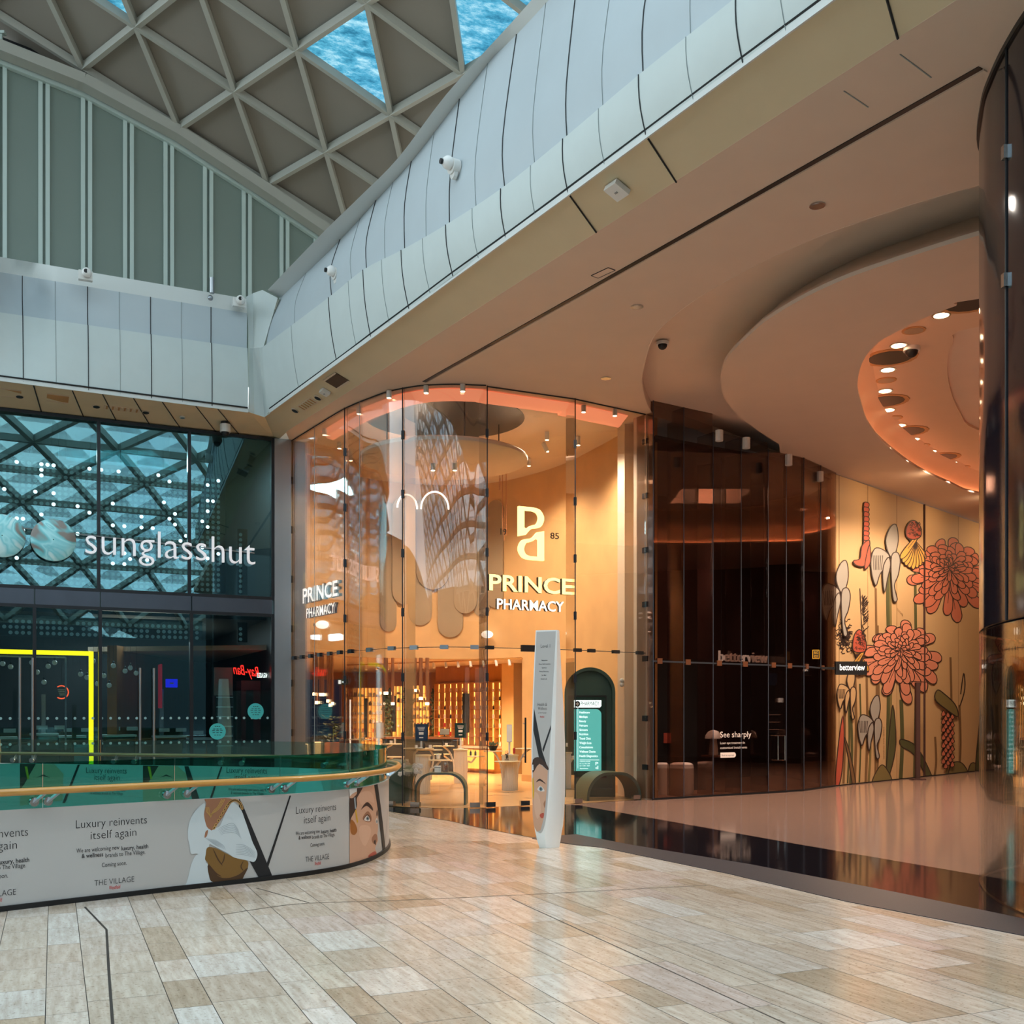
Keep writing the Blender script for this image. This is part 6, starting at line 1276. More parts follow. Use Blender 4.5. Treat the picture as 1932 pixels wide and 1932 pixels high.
# ================================================================ balustrade round the void
BAL = Curve(cat([(-7.5, 5.6), (-5.6, 7.15), (-4.12, 8.53), (-3.61, 9.0), (-3.04, 9.52), (-2.29, 10.16), (-1.92, 10.56), (-1.68, 10.98), (-1.52, 11.6), (-1.47, 12.4), (-1.58, 13.25), (-1.95, 14.1), (-2.7, 14.85), (-3.9, 15.4), (-7.2, 16.3), (-10.5, 17.2), (-13, 17.9)], 8), .1)
def balustrade():
    S = BAL; C = S.pt(S.L*.4); r = thing('glass_balustrade', 'curved glass balustrade with timber handrail and printed grey panels round the void', 'balustrade', (-1.9, 11.5, 0))
    top = .815
    ends = [0]+[S.px(x, 1500)[0] for x in (-160, 82, 331, 531, 662)]; sE = S.px(725, 1450)[0]; ends += [sE+.3, sE+1.6, sE+3.2, sE+5.0, sE+6.8, sE+8.6, S.L]
    for a, b in zip(ends, ends[1:]):
        m = MB(); S.wall(m, top-.1, 1.19, .016, a+.005, b-.005, -.01); m.build('glass_pane', 'g_teal' if b <= sE+1.7 else 'g_balu', r, 40)
    m = MB(); S.wall(m, .03, top, .02, 0, sE+1.2, .01); near = m.build('printed_panel', 'print_grey', r, 40)
    m = MB(); S.wall(m, .03, top+.005, .03, sE+2.4, S.L, .0); farp = m.build('printed_panel', 'print_grey', r, 40)
    m = MB(); S.wall(m, 0, .045, .05, 0, S.L, .03); m.build('base_trim', 'black', r, 40)
    n = 90; pts = [S.M(S.L*k/n, .965, .13) for k in range(n+1)]; k0 = next(k for k in range(n+1) if S.L*k/n > sE+1.9)
    m = MB(); m.tube(pts[:k0+1], .031, 10); m.build('handrail', 'timber', r, 60)
    m = MB(); m.tube(pts[k0:], .028, 10); o = m.build('handrail', 'brass_rail', r, 60); o['label'] = 'dull brass coloured far run of the handrail'
    bx = [S.px(x, 1500)[0] for x in (-120, -95, 62, 88, 312, 350, 509, 534, 650, 669)]+[sE+.15, sE+.75]
    fw = [sE+2.6+.0, sE+2.95, sE+4.4, sE+4.75, sE+6.2, sE+6.55, sE+8.0, sE+8.35, sE+9.8, sE+10.15]
    for a in bx+fw:
        o_ = .012 if a < sE+1.5 else -.03; p = S.M(a, .87, o_); n_ = S.M(a, .87, 1)-S.M(a, .87, 0); t = (S.M(min(a+.05, S.L), .87)-S.M(a-.05, .87)).normalized()
        m = MB(); m.beam(p+n_*.02, S.M(a+.06, .95, .13), .016, .04, n_); b = m.build('bracket', 'steel', r, 0)
        sg = 1 if o_ > 0 else -1; m = MB(); m.tube([p, p+n_*.03*sg], .037, 14); m.build('disc_clamp', 'chrome', b, 30)
    # --- print on the near panel
    f = lambda x, y: S.px(x, y); O = .014
    def block(x, tag_):
        m = MB(); q = MB(); d = MB()
        for (s_, x0, x1, y, h, w_) in x:
            a0, a1 = f(x0, 1600)[0], f(x1, 1600)[0]
            if x0 < 0: a0 = a1-(f(-x0, 1600)[0]) if False else a0
            tgt, b = {'t': (m, -.012), 'n': (m, 0), 'b': (m, .012), 'r': (q, .0)}[w_]; tgt.text(S, s_, a0, a1, f((x0+x1)/2, y)[1], h, O, bold=b, shear=.2 if w_ == 'r' else 0)
        m.build('lettering', 'ink', near, 0); q.build('red_mark', 'red_ink', near, 0)
    block([('Luxury reinvents', 142, 276, 1558, .068, 't'), ('itself again', 170, 256, 1580, .068, 't'), ('We are welcoming new', 143, 224, 1605.5, .036, 'n'), ('luxury, health', 228, 278.5, 1602, .036, 'b'), ('& wellness', 153, 193.5, 1617, .036, 'b'), ('brands to The Village.', 198, 273, 1614, .036, 'n'), ('Coming soon.', 191, 238, 1633.5, .036, 'n'), ('THE VILLAGE', 177, 252, 1667, .046, 't'), ('Westfield', 205, 226, 1677, .032, 'r')], 0)
    block([('Luxury reinvents', 557, 632, 1532, .068, 't'), ('itself again', 572, 621, 1551, .068, 't'), ('We are welcoming new', 556.5, 601.5, 1573.5, .036, 'n'), ('luxury, health', 604, 633, 1570.5, .036, 'b'), ('& wellness', 562, 585, 1582.5, .036, 'b'), ('brands to The Village.', 587, 630, 1580, .036, 'n'), ('Coming soon.', 584, 611, 1596, .036, 'n'), ('THE VILLAGE', 575, 619, 1623.5, .052, 't'), ('Westfield', 592, 604, 1631.5, .034, 'r')], 1)
    block([('Luxury reinvents', -100, 52, 1582, .068, 't'), ('itself again', -68, 31, 1605, .068, 't'), ('We are welcoming new', -100, -6, 1632, .036, 'n'), ('luxury, health', -4, 54, 1628, .036, 'b'), ('& wellness', -88, -40, 1645, .036, 'b'), ('brands to The Village.', -38, 48, 1640, .036, 'n'), ('Coming soon.', -42, 14, 1658, .036, 'n'), ('THE VILLAGE', -56, 29, 1692, .046, 't'), ('Westfield', -22, 3, 1702, .032, 'r')], 2)
    # woman with a bag
    g = lambda pts: [f(340+x/9.2, 1490+y/9.2) for x, y in pts]; zt = top-.004; cl = lambda pts: [(a, min(max(z, .035), zt)) for a, z in pts]
    def art(nm, pts, m_, off, sm=True): m = MB(); m.decal(S, cl(g(cat(pts, 4, True) if sm else pts)), off); return m.build(nm, m_, near, 0)
    art('black_stroke', [(1010, 150), (1070, 250), (1590, 1590), (1355, 1640), (1200, 1250), (1000, 700)], 'print_black', O, False); art('black_stroke', [(1885, 100), (1910, 100), (1500, 1390), (1455, 1375)], 'print_black', O, False)
    art('skirt', [(190, 1270), (120, 1540), (60, 1795), (300, 1765), (600, 1740), (925, 1700), (915, 1590), (480, 1300), (300, 1120)], 'sweater', O+.0005)
    art('neck', [(440, 150), (860, 150), (860, 230), (760, 420), (560, 690), (460, 710), (410, 500), (400, 420), (440, 240)], 'skin_dark', O+.001)
    art('sweater', [(420, 235), (280, 330), (150, 550), (120, 810), (150, 950), (180, 1110), (290, 1110), (430, 1250), (480, 1000), (540, 740), (450, 640), (400, 430)], 'sweater', O+.0015)
    art('sleeve', [(880, 225), (960, 250), (1050, 360), (1110, 520), (1170, 690), (1240, 900), (1320, 1080), (1310, 1190), (1260, 1250), (1160, 1225), (930, 1175), (830, 1110), (640, 1010), (430, 900), (405, 860), (480, 740), (590, 670), (680, 620), (760, 430)], 'sweater', O+.002)
    art('handbag', [(460, 1000), (600, 1010), (760, 1090), (840, 1130), (950, 1180), (1150, 1230), (1160, 1350), (1100, 1480), (1040, 1580), (900, 1612), (700, 1612), (540, 1592), (490, 1500), (470, 1280), (420, 1210), (430, 1120)], 'bag', O+.0018)
    art('bag_base', [(470, 1300), (640, 1490), (800, 1530), (1000, 1470), (1160, 1345), (1100, 1480), (1040, 1580), (900, 1610), (700, 1610), (540, 1590), (490, 1500)], 'bag_dark', O+.0022)
    art('hand', [(430, 720), (470, 700), (450, 800), (410, 830), (415, 770)], 'skin_dark', O+.0025)
    def lines(nm, L, w_, m_, off, taper=True):
        m = MB(); [m.stroke(S, cl(g(cat(p, 4))), w_, off, taper) for p in L]; return m.build(nm, m_, near, 0)
    lines('knit_rib', [[(420+k*28, 830+k*5), (560+k*28, 930+k*5), (640+k*22, 985+k*9)] for k in range(0, 7)]+[[(950, 950+k*28), (1100, 960+k*28), (1290, 1080+k*16)] for k in range(7)]+[[(640+k*10, 680+k*22), (760, 620+k*26), (900+k*10, 580+k*34), (1000+k*10, 700+k*30)] for k in range(6)], .004, 'sweater2', O+.003)
    lines('bag_fold', [[(560, 1030), (640, 1200), (720, 1310)], [(760, 1110), (740, 1220), (700, 1290)], [(1080, 1240), (1040, 1330), (1080, 1400)], [(480, 1290), (600, 1440), (700, 1500)]], .012, 'bag_dark', O+.003)
    lines('necklace', [[(430+d, 300), (455+d, 395+d), (520, 425+d-8), (610-d, 370), (690-d, 290), (760-d, 160)] for d in (0, 25, 50)], .008, 'gold', O+.003, False)
    path = cat([(575, 660), (690, 460), (790, 290), (870, 200), (950, 180), (1030, 240), (1065, 340)], 6); m = MB(); dk = MB()
    for k in range(0, len(path)-1, 2):
        (x0, y0), (x1, y1) = path[k], path[k+1]; d = Vector((x1-x0, y1-y0)).normalized(); n_ = Vector((-d.y, d.x)); c = Vector((x0, y0)); o = [c+d*34*math.cos(t*.5236)+n_*24*math.sin(t*.5236) for t in range(12)]; i = [c+d*20*math.cos(t*.5236)+n_*9*math.sin(t*.5236) for t in range(12)]
        m.decal(S, cl(g([tuple(p) for p in o])), O+.0035); dk.decal(S, cl(g([tuple(p) for p in i])), O+.004)
    m.build('chain', 'gold', near, 0); dk.build('chain_gap', 'bag_dark', near, 0)
    # portrait at the rounded end
    g2 = lambda pts: cl([f(640+x/10.73, 1470+y/10.73) for x, y in pts])
    def art2(nm, pts, m_, off, sm=True): m = MB(); m.decal(S, g2(cat(pts, 4, True) if sm else pts), O+off); return m.build(nm, m_, near, 0)
    art2('face', [(185, 200), (340, 180), (680, 120), (740, 340), (760, 620), (760, 1000), (745, 1130), (760, 1250), (720, 1340), (700, 1400), (735, 1500), (720, 1600), (640, 1720), (185, 1830), (185, 1000)], 'skin', .0005, False)
    art2('face_highlight', [(380, 300), (560, 240), (660, 330), (680, 480), (560, 440), (420, 520)], 'skin_light', .001); art2('face_highlight', [(400, 950), (560, 940), (620, 1050), (560, 1250), (480, 1350), (380, 1150)], 'skin_light', .001)
    art2('hair', [(187, 380), (260, 380), (340, 170), (450, 160), (380, 300), (330, 400), (330, 560), (215, 790), (188, 900)], 'hair', .0012)
    art2('dropper_cap', [(180, 180), (330, 170), (330, 250), (190, 380)], 'white', .0015, False); art2('dropper_end', [(190, 350), (250, 290), (330, 255), (320, 310), (250, 375), (200, 385)], 'skin', .002)
    m = MB(); m.stroke(S, g2([(285, 370), (305, 600)]), .03, O+.002); m.build('pipette', 'sweater2', near, 0); m = MB(); m.stroke(S, g2([(305, 620), (345, 880)]), .028, O+.002); m.build('serum', 'amber', near, 0)
    art2('brush', [(205, 830), (280, 870), (340, 1030), (280, 1130), (205, 1070)], 'brush', .0015)
    art2('brow', [(415, 620), (470, 520), (550, 465), (640, 560), (655, 640), (600, 590), (530, 540), (460, 580)], 'hair', .0015)
    art2('eye_shadow', [(450, 800), (490, 700), (560, 650), (620, 740), (620, 850), (540, 870)], 'skin_dark', .0014); art2('eye_white', [(475, 820), (540, 735), (600, 835), (540, 850)], 'eyewhite', .002); art2('iris', [(515, 800), (545, 750), (580, 800), (548, 840)], 'iris', .0024); art2('pupil', [(535, 795), (547, 775), (560, 795), (547, 815)], 'black', .0028)
    m = MB(); m.stroke(S, g2(cat([(465, 825), (500, 750), (545, 722), (590, 760), (610, 840)], 4)), .007, O+.003); m.build('lash', 'hair', near, 0)
    art2('eye_white', [(705, 840), (735, 785), (755, 880), (725, 900)], 'eyewhite', .002); art2('iris', [(715, 860), (735, 820), (750, 860), (735, 890)], 'iris', .0024); art2('brow', [(725, 690), (740, 620), (752, 700), (735, 760)], 'hair', .002)
    art2('nose', [(630, 1200), (650, 1290), (700, 1310), (745, 1230), (735, 1130), (690, 1110)], 'skin_dark', .0012); art2('nostril', [(670, 1270), (705, 1225), (715, 1330), (695, 1320)], 'hair', .0018)
    art2('lips', [(560, 1560), (600, 1510), (690, 1460), (725, 1490), (725, 1590), (650, 1660), (590, 1620)], 'lip_red', .0015); m = MB(); m.stroke(S, g2([(565, 1560), (640, 1560), (725, 1545)]), .006, O+.002); m.build('lip_line', 'bag_dark', near, 0)
    art2('black_stroke', [(680, 100), (750, 100), (910, 1490), (860, 1590)], 'print_black', .002, False); m = MB(); m.stroke(S, g2([(960, 600), (898, 1300)]), .008, O+.002); m.build('black_stroke', 'print_black', near, 0)
    # --- print on the inner face of the far panel
    a, b = S.pt(S.L-.5), S.pt(sE+2.6); W = Wall(a, b-a)
    class Far:
        curved = False
        def M(s, u, v, off=0):
            x = S.pt(u, -.03-off); return Vector((x.x, x.y, v))
    FS = Far(); Lf = [S.l[k] for k in range(len(S.p)) if S.l[k] > sE+1.5]
    def fx(x):
        lo_, hi = sE+1.5, S.L
        for _ in range(40):
            mid = (lo_+hi)/2; p = S.pt(mid, -.03); 
            if p.x/p.y > (x-966)/F: lo_ = mid
            else: hi = mid
        return lo_
    fz = lambda x, y: H+(YH-y)/F*S.pt(fx(x), -.03).y
    class Flip:
        curved = False
        def M(s, u, v, off=0): return FS.M(fx(u), v, off)
    X = Flip(); m = MB(); 
    for x0 in (163, 428, 700-790):
        m.text(X, 'Luxury reinvents', x0, x0+76, fz(max(x0, 5)+38, 1459), .085, .004, bold=-.01); m.text(X, 'itself again', x0+15, x0+63, fz(max(x0, 5)+38, 1472), .085, .004, bold=-.01)
        m.text(X, 'We are welcoming new luxury, health', x0+3, x0+74, fz(max(x0, 5)+38, 1492), .04, .004); m.text(X, '& wellness brands to The Village.', x0+8, x0+70, fz(max(x0, 5)+38, 1499), .04, .004)
    m.build('lettering', 'ink', farp, 0)
    def art3(nm, pts, m_, off): m = MB(); m.decal(X, [(x, min(max(fz(x, y), .05), top)) for x, y in pts], off); m.build(nm, m_, farp, 0)
    for dx in (0, -232): 
        art3('face', [(270+dx, 1440), (335+dx, 1440), (352+dx, 1460), (350+dx, 1510), (270+dx, 1520)], 'skin', .004); art3('brow', [(302+dx, 1467), (314+dx, 1461), (328+dx, 1468), (314+dx, 1464)], 'hair', .006); art3('hair', [(270+dx, 1440), (300+dx, 1440), (278+dx, 1480), (270+dx, 1490)], 'hair', .005); art3('pipette', [(279+dx, 1446), (284+dx, 1446), (288+dx, 1470), (284+dx, 1470)], 'amber', .006)
    for pts in ([(348, 1440), (356, 1440), (378, 1512), (364, 1512)], [(417, 1442), (420, 1442), (398, 1512), (394, 1512)], [(147, 1438), (151, 1438), (123, 1515), (118, 1515)]): art3('black_stroke', pts, 'print_black', .005)
    art3('sweater', [(565, 1450), (600, 1444), (614, 1500), (556, 1505)], 'sweater', .005)
balustrade()
# ================================================================ directory totem
class Totem:
    curved = True; step = 3.
    ys = [1600, 1588, 1575, 1560, 1540, 1500, 1450, 1400, 1350, 1300, 1250, 1189]
    lf = [1018, 1014, 1011, 1008, 1006, 1004, 1003, 1003, 1004.5, 1006, 1008, 1011]
    rt = [1056, 1058, 1060, 1063, 1065, 1067, 1067.5, 1067, 1065, 1062, 1059, 1056]
    rg = [1030, 1029, 1028, 1030, 1032, 1036, 1038, 1040, 1042.5, 1045, 1047.5, 1050.5]
    Y = 12.55
    def it(s, tb, y):
        ys = s.ys
        for i in range(len(ys)-1):
            if ys[i] >= y >= ys[i+1]:
                t = (ys[i]-y)/(ys[i]-ys[i+1]); return tb[i]+(tb[i+1]-tb[i])*t
        return tb[0] if y > ys[0] else tb[-1]
    def sect(s, y):
        l, r, g = s.it(s.lf, y), s.it(s.rt, y), s.it(s.rg, y); k = s.Y/F; z = H+(YH-y)*k; x = lambda p: (p-966)*k; w_ = (r-l)*k
        d = .75*w_
        pts = [(x(l), .10*w_), (x(g), -.10*w_), (x(g)+.25*(x(r)-x(g)), -.08*w_), (x(r)-.2*(x(r)-x(g)), .12*w_), (x(r), .30*w_), (x(r)-.1*w_, .5*w_), (x((l+r)/2), d*.85), (x(l)+.12*w_, .5*w_), (x(l), .26*w_)]
        return [Vector((a, s.Y+b, z)) for a, b in pts]
    def M(s, u, v, off=0):
        y = -v; q = s.sect(y); l, g = s.it(s.lf, y), s.it(s.rg, y); t = (u-l)/(g-l); p = q[0].lerp(q[1], t); n = Vector((q[1].y-q[0].y, -(q[1].x-q[0].x), 0)).normalized()
        return p+n*off
def totem():
    T = Totem(); r = thing('directory_totem', 'tall tapering white directory totem with a printed grey face standing on the tiles', 'totem', (.44, 12.6, 0))
    yy = [1600, 1594, 1588, 1581, 1575, 1567, 1560, 1550, 1540, 1520, 1500, 1475, 1450, 1425, 1400, 1375, 1350, 1325, 1300, 1275, 1250, 1220, 1189]
    rows = [T.sect(y) for y in yy]; m = MB(); m.sheet([q+[q[0]] for q in rows]); m.quad(*rows[-1]); m.quad(*rows[0][::-1]); m.build('body', 'white', r, 28)
    fl = lambda p: [(a, -b) for a, b in p]
    edge = [(1012.5, 1192), (1048.5, 1191)]+cat([(1045.5, 1250), (1043, 1300), (1040.5, 1350), (1038, 1400), (1036, 1450), (1034, 1500), (1030.5, 1540), (1026, 1562), (1020, 1572), (1013, 1566), (1008, 1545), (1006, 1510), (1005, 1450), (1005, 1400), (1006.5, 1350), (1008, 1300), (1010, 1250)], 3)
    m = MB(); m.decal(T, fl(edge), .003); pf = m.build('printed_face', 'print_grey', r, 0)
    q = lambda pts: fl([(990+x/4.49, 1180+y/4.49) for x, y in pts])
    def art(nm, pts, m_, off, sm=True): mm = MB(); mm.decal(T, q(cat(pts, 3, True) if sm else pts), off); mm.build(nm, m_, pf, 0)
    m = MB()
    for s_, x0, x1, y, h, b in [('Level 1', 1020.5, 1038, 1222, 6.5, -.01), ('Betterview', 1022, 1033.5, 1247, 2.3, .01), ('Brow Café Concerns', 1017, 1038.5, 1254, 2.3, .01), ('Gymbox', 1022.5, 1031.5, 1261, 2.3, .01), ('Prince Pharmacy', 1018, 1035.5, 1268, 2.3, .01), ('3ze Med', 1022, 1030.5, 1275, 2.3, .01), ('Stretch Lab', 1020.5, 1032, 1282, 2.3, .01), ('Health &', 1014.5, 1032, 1332, 6, -.01), ('Wellness', 1015, 1032, 1339.5, 6, -.01), ('at THE VILLAGE', 1015.5, 1031, 1346, 2.2, 0)]:
        m.text(T, s_, x0, x1, -y, h, .005, bold=b)
    m.build('lettering', 'ink', pf, 0); MB().text(T, 'Westfield', 1019, 1027, -1354, 3.4, .005, bold=.0, shear=.2).build('red_mark', 'red_ink', pf, 0)
    art('black_stroke', [(80, 700), (150, 1070), (190, 1190), (125, 1140), (74, 890)], 'print_black', .004, False); art('black_stroke', [(222, 840), (222, 880), (158, 1075), (150, 1050)], 'print_black', .004, False)
    art('face', [(70, 1240), (125, 1170), (196, 1230), (188, 1380), (176, 1520), (160, 1640), (135, 1735), (105, 1750), (80, 1705), (68, 1600), (66, 1400)], 'skin', .005, False)
    art('face_highlight', [(80, 1420), (120, 1440), (140, 1560), (110, 1640), (85, 1560)], 'skin_light', .0055); art('hair', [(70, 1140), (130, 1118), (195, 1190), (194, 1225), (125, 1172), (70, 1250)], 'hair', .006)
    art('brow', [(96, 1332), (130, 1298), (182, 1345), (130, 1316)], 'hair', .006); art('eye_white', [(108, 1390), (135, 1358), (170, 1400), (135, 1405)], 'eyewhite', .006); art('iris', [(122, 1385), (137, 1364), (154, 1388), (137, 1404)], 'iris', .0065); art('pupil', [(132, 1385), (138, 1376), (144, 1386), (138, 1394)], 'black', .007)
    art('lips', [(128, 1605), (150, 1588), (164, 1592), (158, 1628), (140, 1630)], 'lip_red', .006); art('nose', [(160, 1510), (176, 1480), (172, 1545)], 'skin_dark', .006); art('serum', [(66, 1300), (78, 1310), (82, 1430), (70, 1470)], 'amber', .006); art('dropper_cap', [(66, 1180), (74, 1180), (76, 1225), (66, 1230)], 'white', .0065, False)
totem()

# ================================================================ small fittings on ceilings and fascias
def disc(name, lab, ct, p, r, n, m_, group=None, th=.02, rim='steel', face=None):
    """round fitting on a surface with normal n pointing out"""
    n = Vector(n).normalized(); t = thing(name, lab, ct, p, 0, group); m = MB(); m.tube([p+n*.0, p+n*th], r, 16); m.build('rim', rim, t, 30); m = MB(); m.tube([p+n*(th*.5), p+n*(th+.003)], r*.8, 16); m.build('face' if not face else face, m_, t, 30); return t
D = (0, 0, -1)
for x, y, r, lab in ((1542, 387, .085, 'large recessed downlight nearest the camera in the plaster ceiling'), (1202, 578, .085, 'recessed downlight in the plaster ceiling left of the stepped curve'), (1143, 713, .085, 'recessed downlight in the plaster ceiling above the right glass fin')): disc('downlight', lab, 'downlight', P(x, y, Z0), r, D, 'chrome', 'plaster ceiling downlights', .012, 'chrome', 'lamp')
nm = ['first (nearest)', 'second', 'third', 'fourth', 'fifth', 'sixth', 'seventh', 'eighth', 'ninth', 'tenth (farthest)']
for k, (x, y) in enumerate([(1776, 594), (1695, 651), (1675, 697), (1670, 737), (1676, 773), (1697, 802), (1724, 828), (1757, 851), (1796, 872), (1837, 891)]):
    p = P(x, y, Z4); disc('downlight', nm[k]+' glowing downlight along the orange-lit ceiling ring', 'downlight', p, .13, D, 'lamp_glow', 'downlights of the ceiling ring', .012, 'chrome', 'lamp'); lamp('ring_light', 'SPOT', p+Vector((0, 0, -.45)), 300, (1, .74, .52), .12, (0, 0, 0), 2.3)
for k, (x, y) in enumerate([(1724, 623), (1672, 717), (1686, 788), (1739, 840), (1816, 881)]): disc('ceiling_speaker', nm[k]+' flat grey round speaker along the orange-lit ceiling ring', 'speaker', P(x, y, Z4), .17, D, 'pill', 'speakers of the ceiling ring', .01, 'plaster_dark', 'grille')
for k, (x, y) in enumerate([(1828, 569), (1680, 674), (1670, 756), (1711, 813), (1775, 862)]):
    p = P(x, y, Z4); disc('ceiling_vent', nm[k]+' large dark round opening along the orange-lit ceiling ring', 'vent', p, .42, D, 'black', 'large round ceiling openings', .012, 'plaster_dark', 'opening')
def dome(lab, p, r=.11, m0='whiteplastic', n=D):
    t = thing('dome_camera', lab, 'camera', p, 0, 'dome cameras'); n = Vector(n).normalized(); m = MB(); m.tube([p, p+n*r*.5], r*1.05, 16); m.build('base', m0, t, 30); m = MB(); m.ball(p+n*r*.55, r*.8, 14); m.build('dome', 'black', t)
dome('dark dome camera under the stepped curve of the plaster ceiling', P(1250, 645, Z2-.02), .09); dome('dark dome camera beside the large opening of the orange-lit ring', P(1720, 655, Z4), .12)
# on the warm soffit
def soff(x, y):
    """point on the sloping soffit under a pixel"""
    if x < 505: return PV(x, y, P(200, 741, 7.3), (P(400, 766, 7.3)-P(0, 715, 7.3)).cross(P(400, 819, Z0)-P(0, 715, 7.3)))
    return PV(x, y, P(509, 776, 7.3), (P(1072, 364, 7.3)-P(509, 776, 7.3)).cross(P(546, 811, Z0)-P(509, 776, 7.3)))
def snorm(x):
    if x < 505: n = (P(400, 766, 7.3)-P(0, 715, 7.3)).cross(P(400, 819, Z0)-P(0, 715, 7.3))
    else: n = (P(1072, 364, 7.3)-P(509, 776, 7.3)).cross(P(546, 811, Z0)-P(509, 776, 7.3))
    n.normalize(); return n if n.z < 0 else -n
def along(x): return (Vector((SG.u.x, SG.u.y, 0)) if x < 505 else Vector((d_r[0], d_r[1], 0)).normalized())
for x, y, lab in ((182, 766, 'round black speaker left of the left fascia grille'), (275, 777, 'round black speaker right of the left fascia grille'), (557, 774, 'round black speaker at the lower end of the right soffit grille'), (600, 750, 'round black speaker at the upper end of the right soffit grille'), (37, 747, 'small round black speaker beside the leftmost soffit opening')):
    disc('soffit_speaker', lab, 'speaker', soff(x, y), .075, snorm(x), 'black', 'round soffit speakers', .02, 'jamb', 'cone')
def slab(x, y, w_, h_, th, o=0):
    p = soff(x, y); n = snorm(x); u = along(x); v = n.cross(u).normalized(); m = MB(); return p, n, u, v
for x, y, w_, lab in ((230, 771, .62, 'slatted air grille on the left soffit above the dark shop'), (580, 762, .62, 'slatted air grille on the right soffit beside the pharmacy glass')):
    p, n, u, v = slab(x, y, 0, 0, 0); t = thing('air_grille', lab, 'vent', p, 0, 'soffit air grilles'); m = MB(); m.beam(p-u*w_/2+n*.004, p+u*w_/2+n*.004, .16, .012, n); m.build('frame', 'jamb', t, 0)
    for k in range(11): c = p+u*(-w_/2+.05+k*(w_-.1)/10); m = MB(); m.beam(c-v*.06+n*.012, c+v*.06+n*.012, .03, .012, n); m.build('slat', 'soffit' if k % 2 else 'plaster_dark', t, 0)
for x, y, w_, h_, lab in ((20, 741, .34, .3, 'leftmost square opening in the left soffit'), (109, 751, .36, .3, 'square opening in the left soffit left of the slatted grille'), (635, 718, .5, .26, 'dark slanted opening in the right soffit above the pharmacy corner')):
    p, n, u, v = slab(x, y, 0, 0, 0); t = thing('soffit_opening', lab, 'opening', p, 0, 'soffit openings'); m = MB(); m.beam(p-u*w_/2+n*.003, p+u*w_/2+n*.003, h_, .008, n); m.build('dark_recess', 'bag_dark' if x > 500 else 'plaster_dark', t, 0)
    for s_ in (-1, 1): m = MB(); m.beam(p-u*w_/2+v*s_*h_/2+n*.006, p+u*w_/2+v*s_*h_/2+n*.006, .03, .016, n); m.build('edge', 'jamb', t, 0)
for x, y, s_, lab in ((614, 737, .15, 'small white access point box on the soffit near the pharmacy corner'), (1166, 354, .2, 'large white access point box on the soffit above the plaster ceiling')):
    p, n, u, v = slab(x, y, 0, 0, 0); t = thing('access_point', lab, 'wifi box', p, 0, 'white access point boxes'); m = MB(); m.beam(p-u*s_/2+n*.035, p+u*s_/2+n*.035, s_, .06, n); m.build('case', 'whiteplastic', t, 0); m = MB(); m.beam(p-u*.02+n*.068, p+u*.02+n*.068, .02, .008, n); m.build('status_light', 'steel', t, 0)
p = soff(425, 796); n = snorm(425); t = thing('dome_camera', 'large white hanging dome camera above the right end of the dark shop glass', 'camera', p, 0); m = MB(); m.tube([p, p+Vector((0, 0, -.1))], .085, 16); m.build('base', 'black', t, 30); m = MB(); m.tube([p+Vector((0, 0, -.05)), p+Vector((0, 0, -.2))], .1, 16); m.build('housing', 'whiteplastic', t, 30); m = MB(); m.ball(p+Vector((0, 0, -.21)), .075, 14); m.build('dome', 'black', t)
disc('sprinkler', 'small round sprinkler head on the left soffit between grille and dome camera', 'sprinkler', soff(344, 786), .05, snorm(344), 'steel', None, .03, 'whiteplastic', 'head')
o = MB(); a, b = P(1122, 522, Z0), P(1154, 507, Z0); d = (b-a).normalized(); n_ = Vector((-d.y, d.x, 0)); t = thing('access_hatch', 'small outlined access hatch in the plaster ceiling beside the black slot', 'hatch', a.lerp(b, .5))
m = MB()
for s_ in (-.06, .06): m.beam(a+n_*s_+Vector((0, 0, -.003)), b+n_*s_+Vector((0, 0, -.003)), .01, .006)
for c in (a, b): m.beam(c-n_*.06+Vector((0, 0, -.003)), c+n_*.06+Vector((0, 0, -.003)), .01, .006)
m.build('outline', 'seam', t, 0); m = MB(); m.beam(a+Vector((0, 0, -.002)), b+Vector((0, 0, -.002)), .11, .004); m.build('cover', 'ceil', t, 0)
# cameras on the balcony fronts
for x, y, Y, lab, sg in ((163, 521, 18.66, 'white camera on the left balcony coping, far left', 1), (452, 572, 19.85, 'white camera on the left balcony coping near the corner', 1), (635, 517, 17.05, 'white turret camera on the right balcony near the corner', 0), (857, 315, 13.62, 'white turret camera on the right balcony panel, higher up', 0)):
    p = PD(x, y, Y); t = thing('security_camera', lab, 'camera', p, 0, 'white balcony cameras'); n = Vector((.437, -.9, 0)) if sg else Vector((-.85, -.53, 0)); s_ = .1; m = MB()
    if sg: m.beam(p-Vector((.9, .437, 0))*.13, p+Vector((.9, .437, 0))*.1, .1, .16); m.build('bracket', 'whiteplastic', t, 20)
    else: m.tube([p-n*.05, p+n*.05], .1, 14); m.tube([p-n*.02+Vector((0, 0, -.1)), p+n*.03+Vector((0, 0, -.1))], .06, 10); m.build('bracket', 'whiteplastic', t, 30)
    m = MB(); m.ball(p+n*.09+Vector((0, 0, .03)), .085, 12); m.build('housing', 'white', t); m = MB(); m.tube([p+n*.15+Vector((-.02, 0, .03)), p+n*.18+Vector((-.02, 0, .03))], .035, 10); m.build('lens', 'black', t)
p = PD(400, 553, 19.6); t = thing('sensor_post', 'short steel post with round sensor on top of the left balcony', 'sensor', p); m = MB(); m.tube([p, p+Vector((0, 0, .28))], .045, 10); m.build('post', 'steel', t); m = MB(); m.ball(PD(397, 562, 19.5), .05, 10); m.build('sensor', 'steel', t)

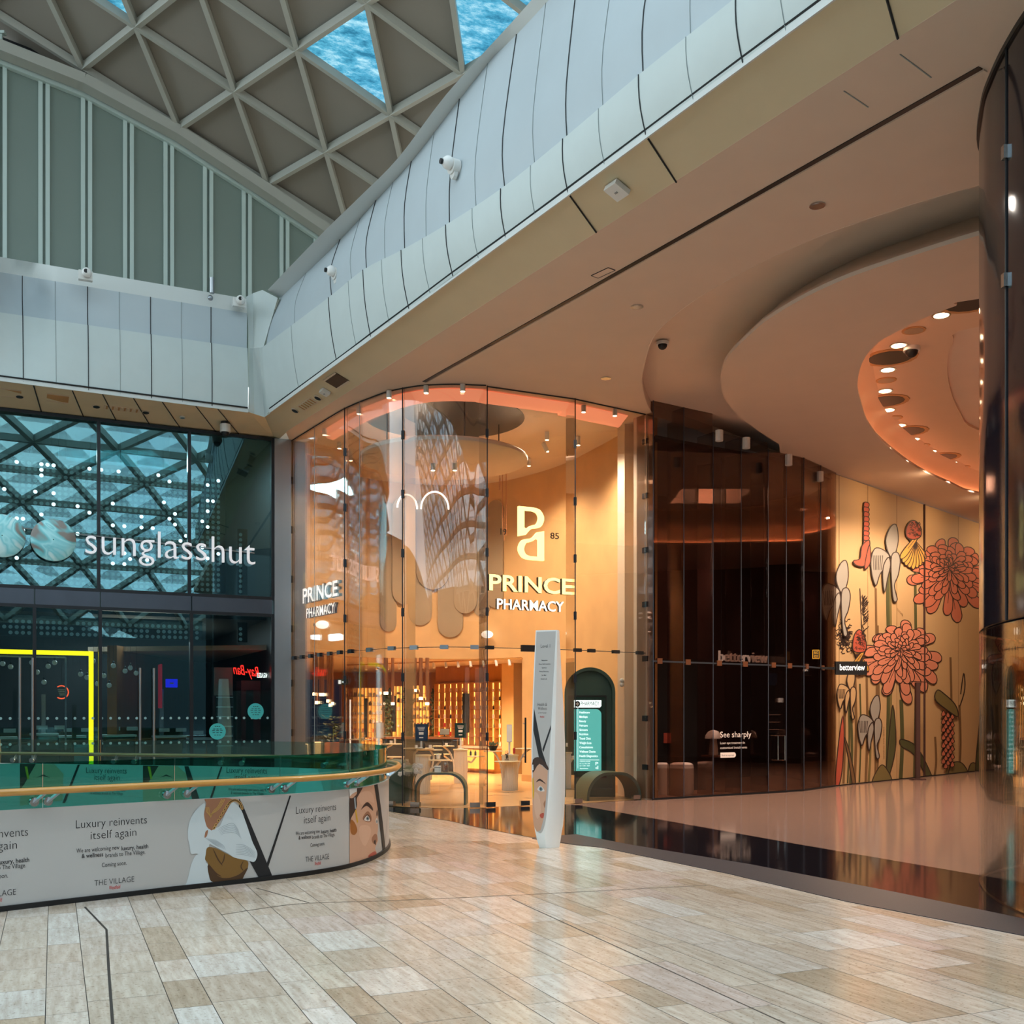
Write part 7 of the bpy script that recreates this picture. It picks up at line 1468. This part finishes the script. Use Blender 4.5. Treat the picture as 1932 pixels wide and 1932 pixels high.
t = thing('ceiling_hatch', 'large faint outlined hatch in the plaster ceiling near the dark curved glass', 'hatch', P(1672, 150, Z0))
for k, (a, b) in enumerate([((1592, 171), (1638, 202)), ((1698, 102), (1757, 146))]): m = MB(); m.beam(P(*a, Z0)+Vector((0, 0, -.003)), P(*b, Z0)+Vector((0, 0, -.003)), .01, .004); m.build('outline', 'seam_soft', t, 0)
# ================================================================ light inside the shops
S_ = Vector((0, 0, -.1))
for x, y, pw in ((-2.9, 20.7, 70), (-1.9, 19.8, 70), (.4, 19.9, 110), (1.3, 20.3, 110), (-1.2, 22.8, 90), (.2, 22.6, 90), (-2.6, 22.4, 80)): lamp('hall_spot', 'SPOT', (x, y, Z0-.35), pw*1.9, (1, .82, .62), .12, (0, 0, 0), 2.6)
for x, y in ((-3.5, 26), (-1.2, 26), (-5.5, 25), (-1.5, 29.5), (-4, 29.5)): lamp('low_spot', 'SPOT', (x, y, 2.84), 560, (1, .70, .40), .12, (0, 0, 0), 2.55, blend=.8)
for a in (1.5, 5, 8.5, 12): p = MU.M(a, Z3-.06, 1.7); lamp('mural_fill', 'SPOT', p, 90, (1, .68, .40), .02, (math.radians(30), 0, math.atan2(MU.u.y, MU.u.x)), 3.0, blend=1)  # added lamps without fixtures that warm the hoarding
lamp('optician_glow', 'AREA', (4.2, 22.5, 6.2), 40, (1, .6, .4), 1.5)
lamp('stool_fill', 'SPOT', (2.95, 20.5, 5.5), 700, (1, .8, .7), .2, (0, 0, 0), .9)  # added spot without a fixture, brightens the stools
for x, y in ((6, 9), (9, 15), (5, 14), (3.4, 11.5), (7.5, 20)): lamp('arcade_fill', 'SPOT', (x, y, Z3-.1 if x > 5.5 else Z0-.05), 200, (1, .9, .8), .04, (0, 0, 0), 2.1)  # added spots without fixtures; bounce off the floor lifts the ceiling

for x, y in ((1542, 387), (1202, 578), (1143, 713)): lamp('plaster_spot', 'SPOT', P(x, y, Z0)+Vector((0, 0, -.06)), 190, (1, .92, .82), .08, (0, 0, 0), 2.4)
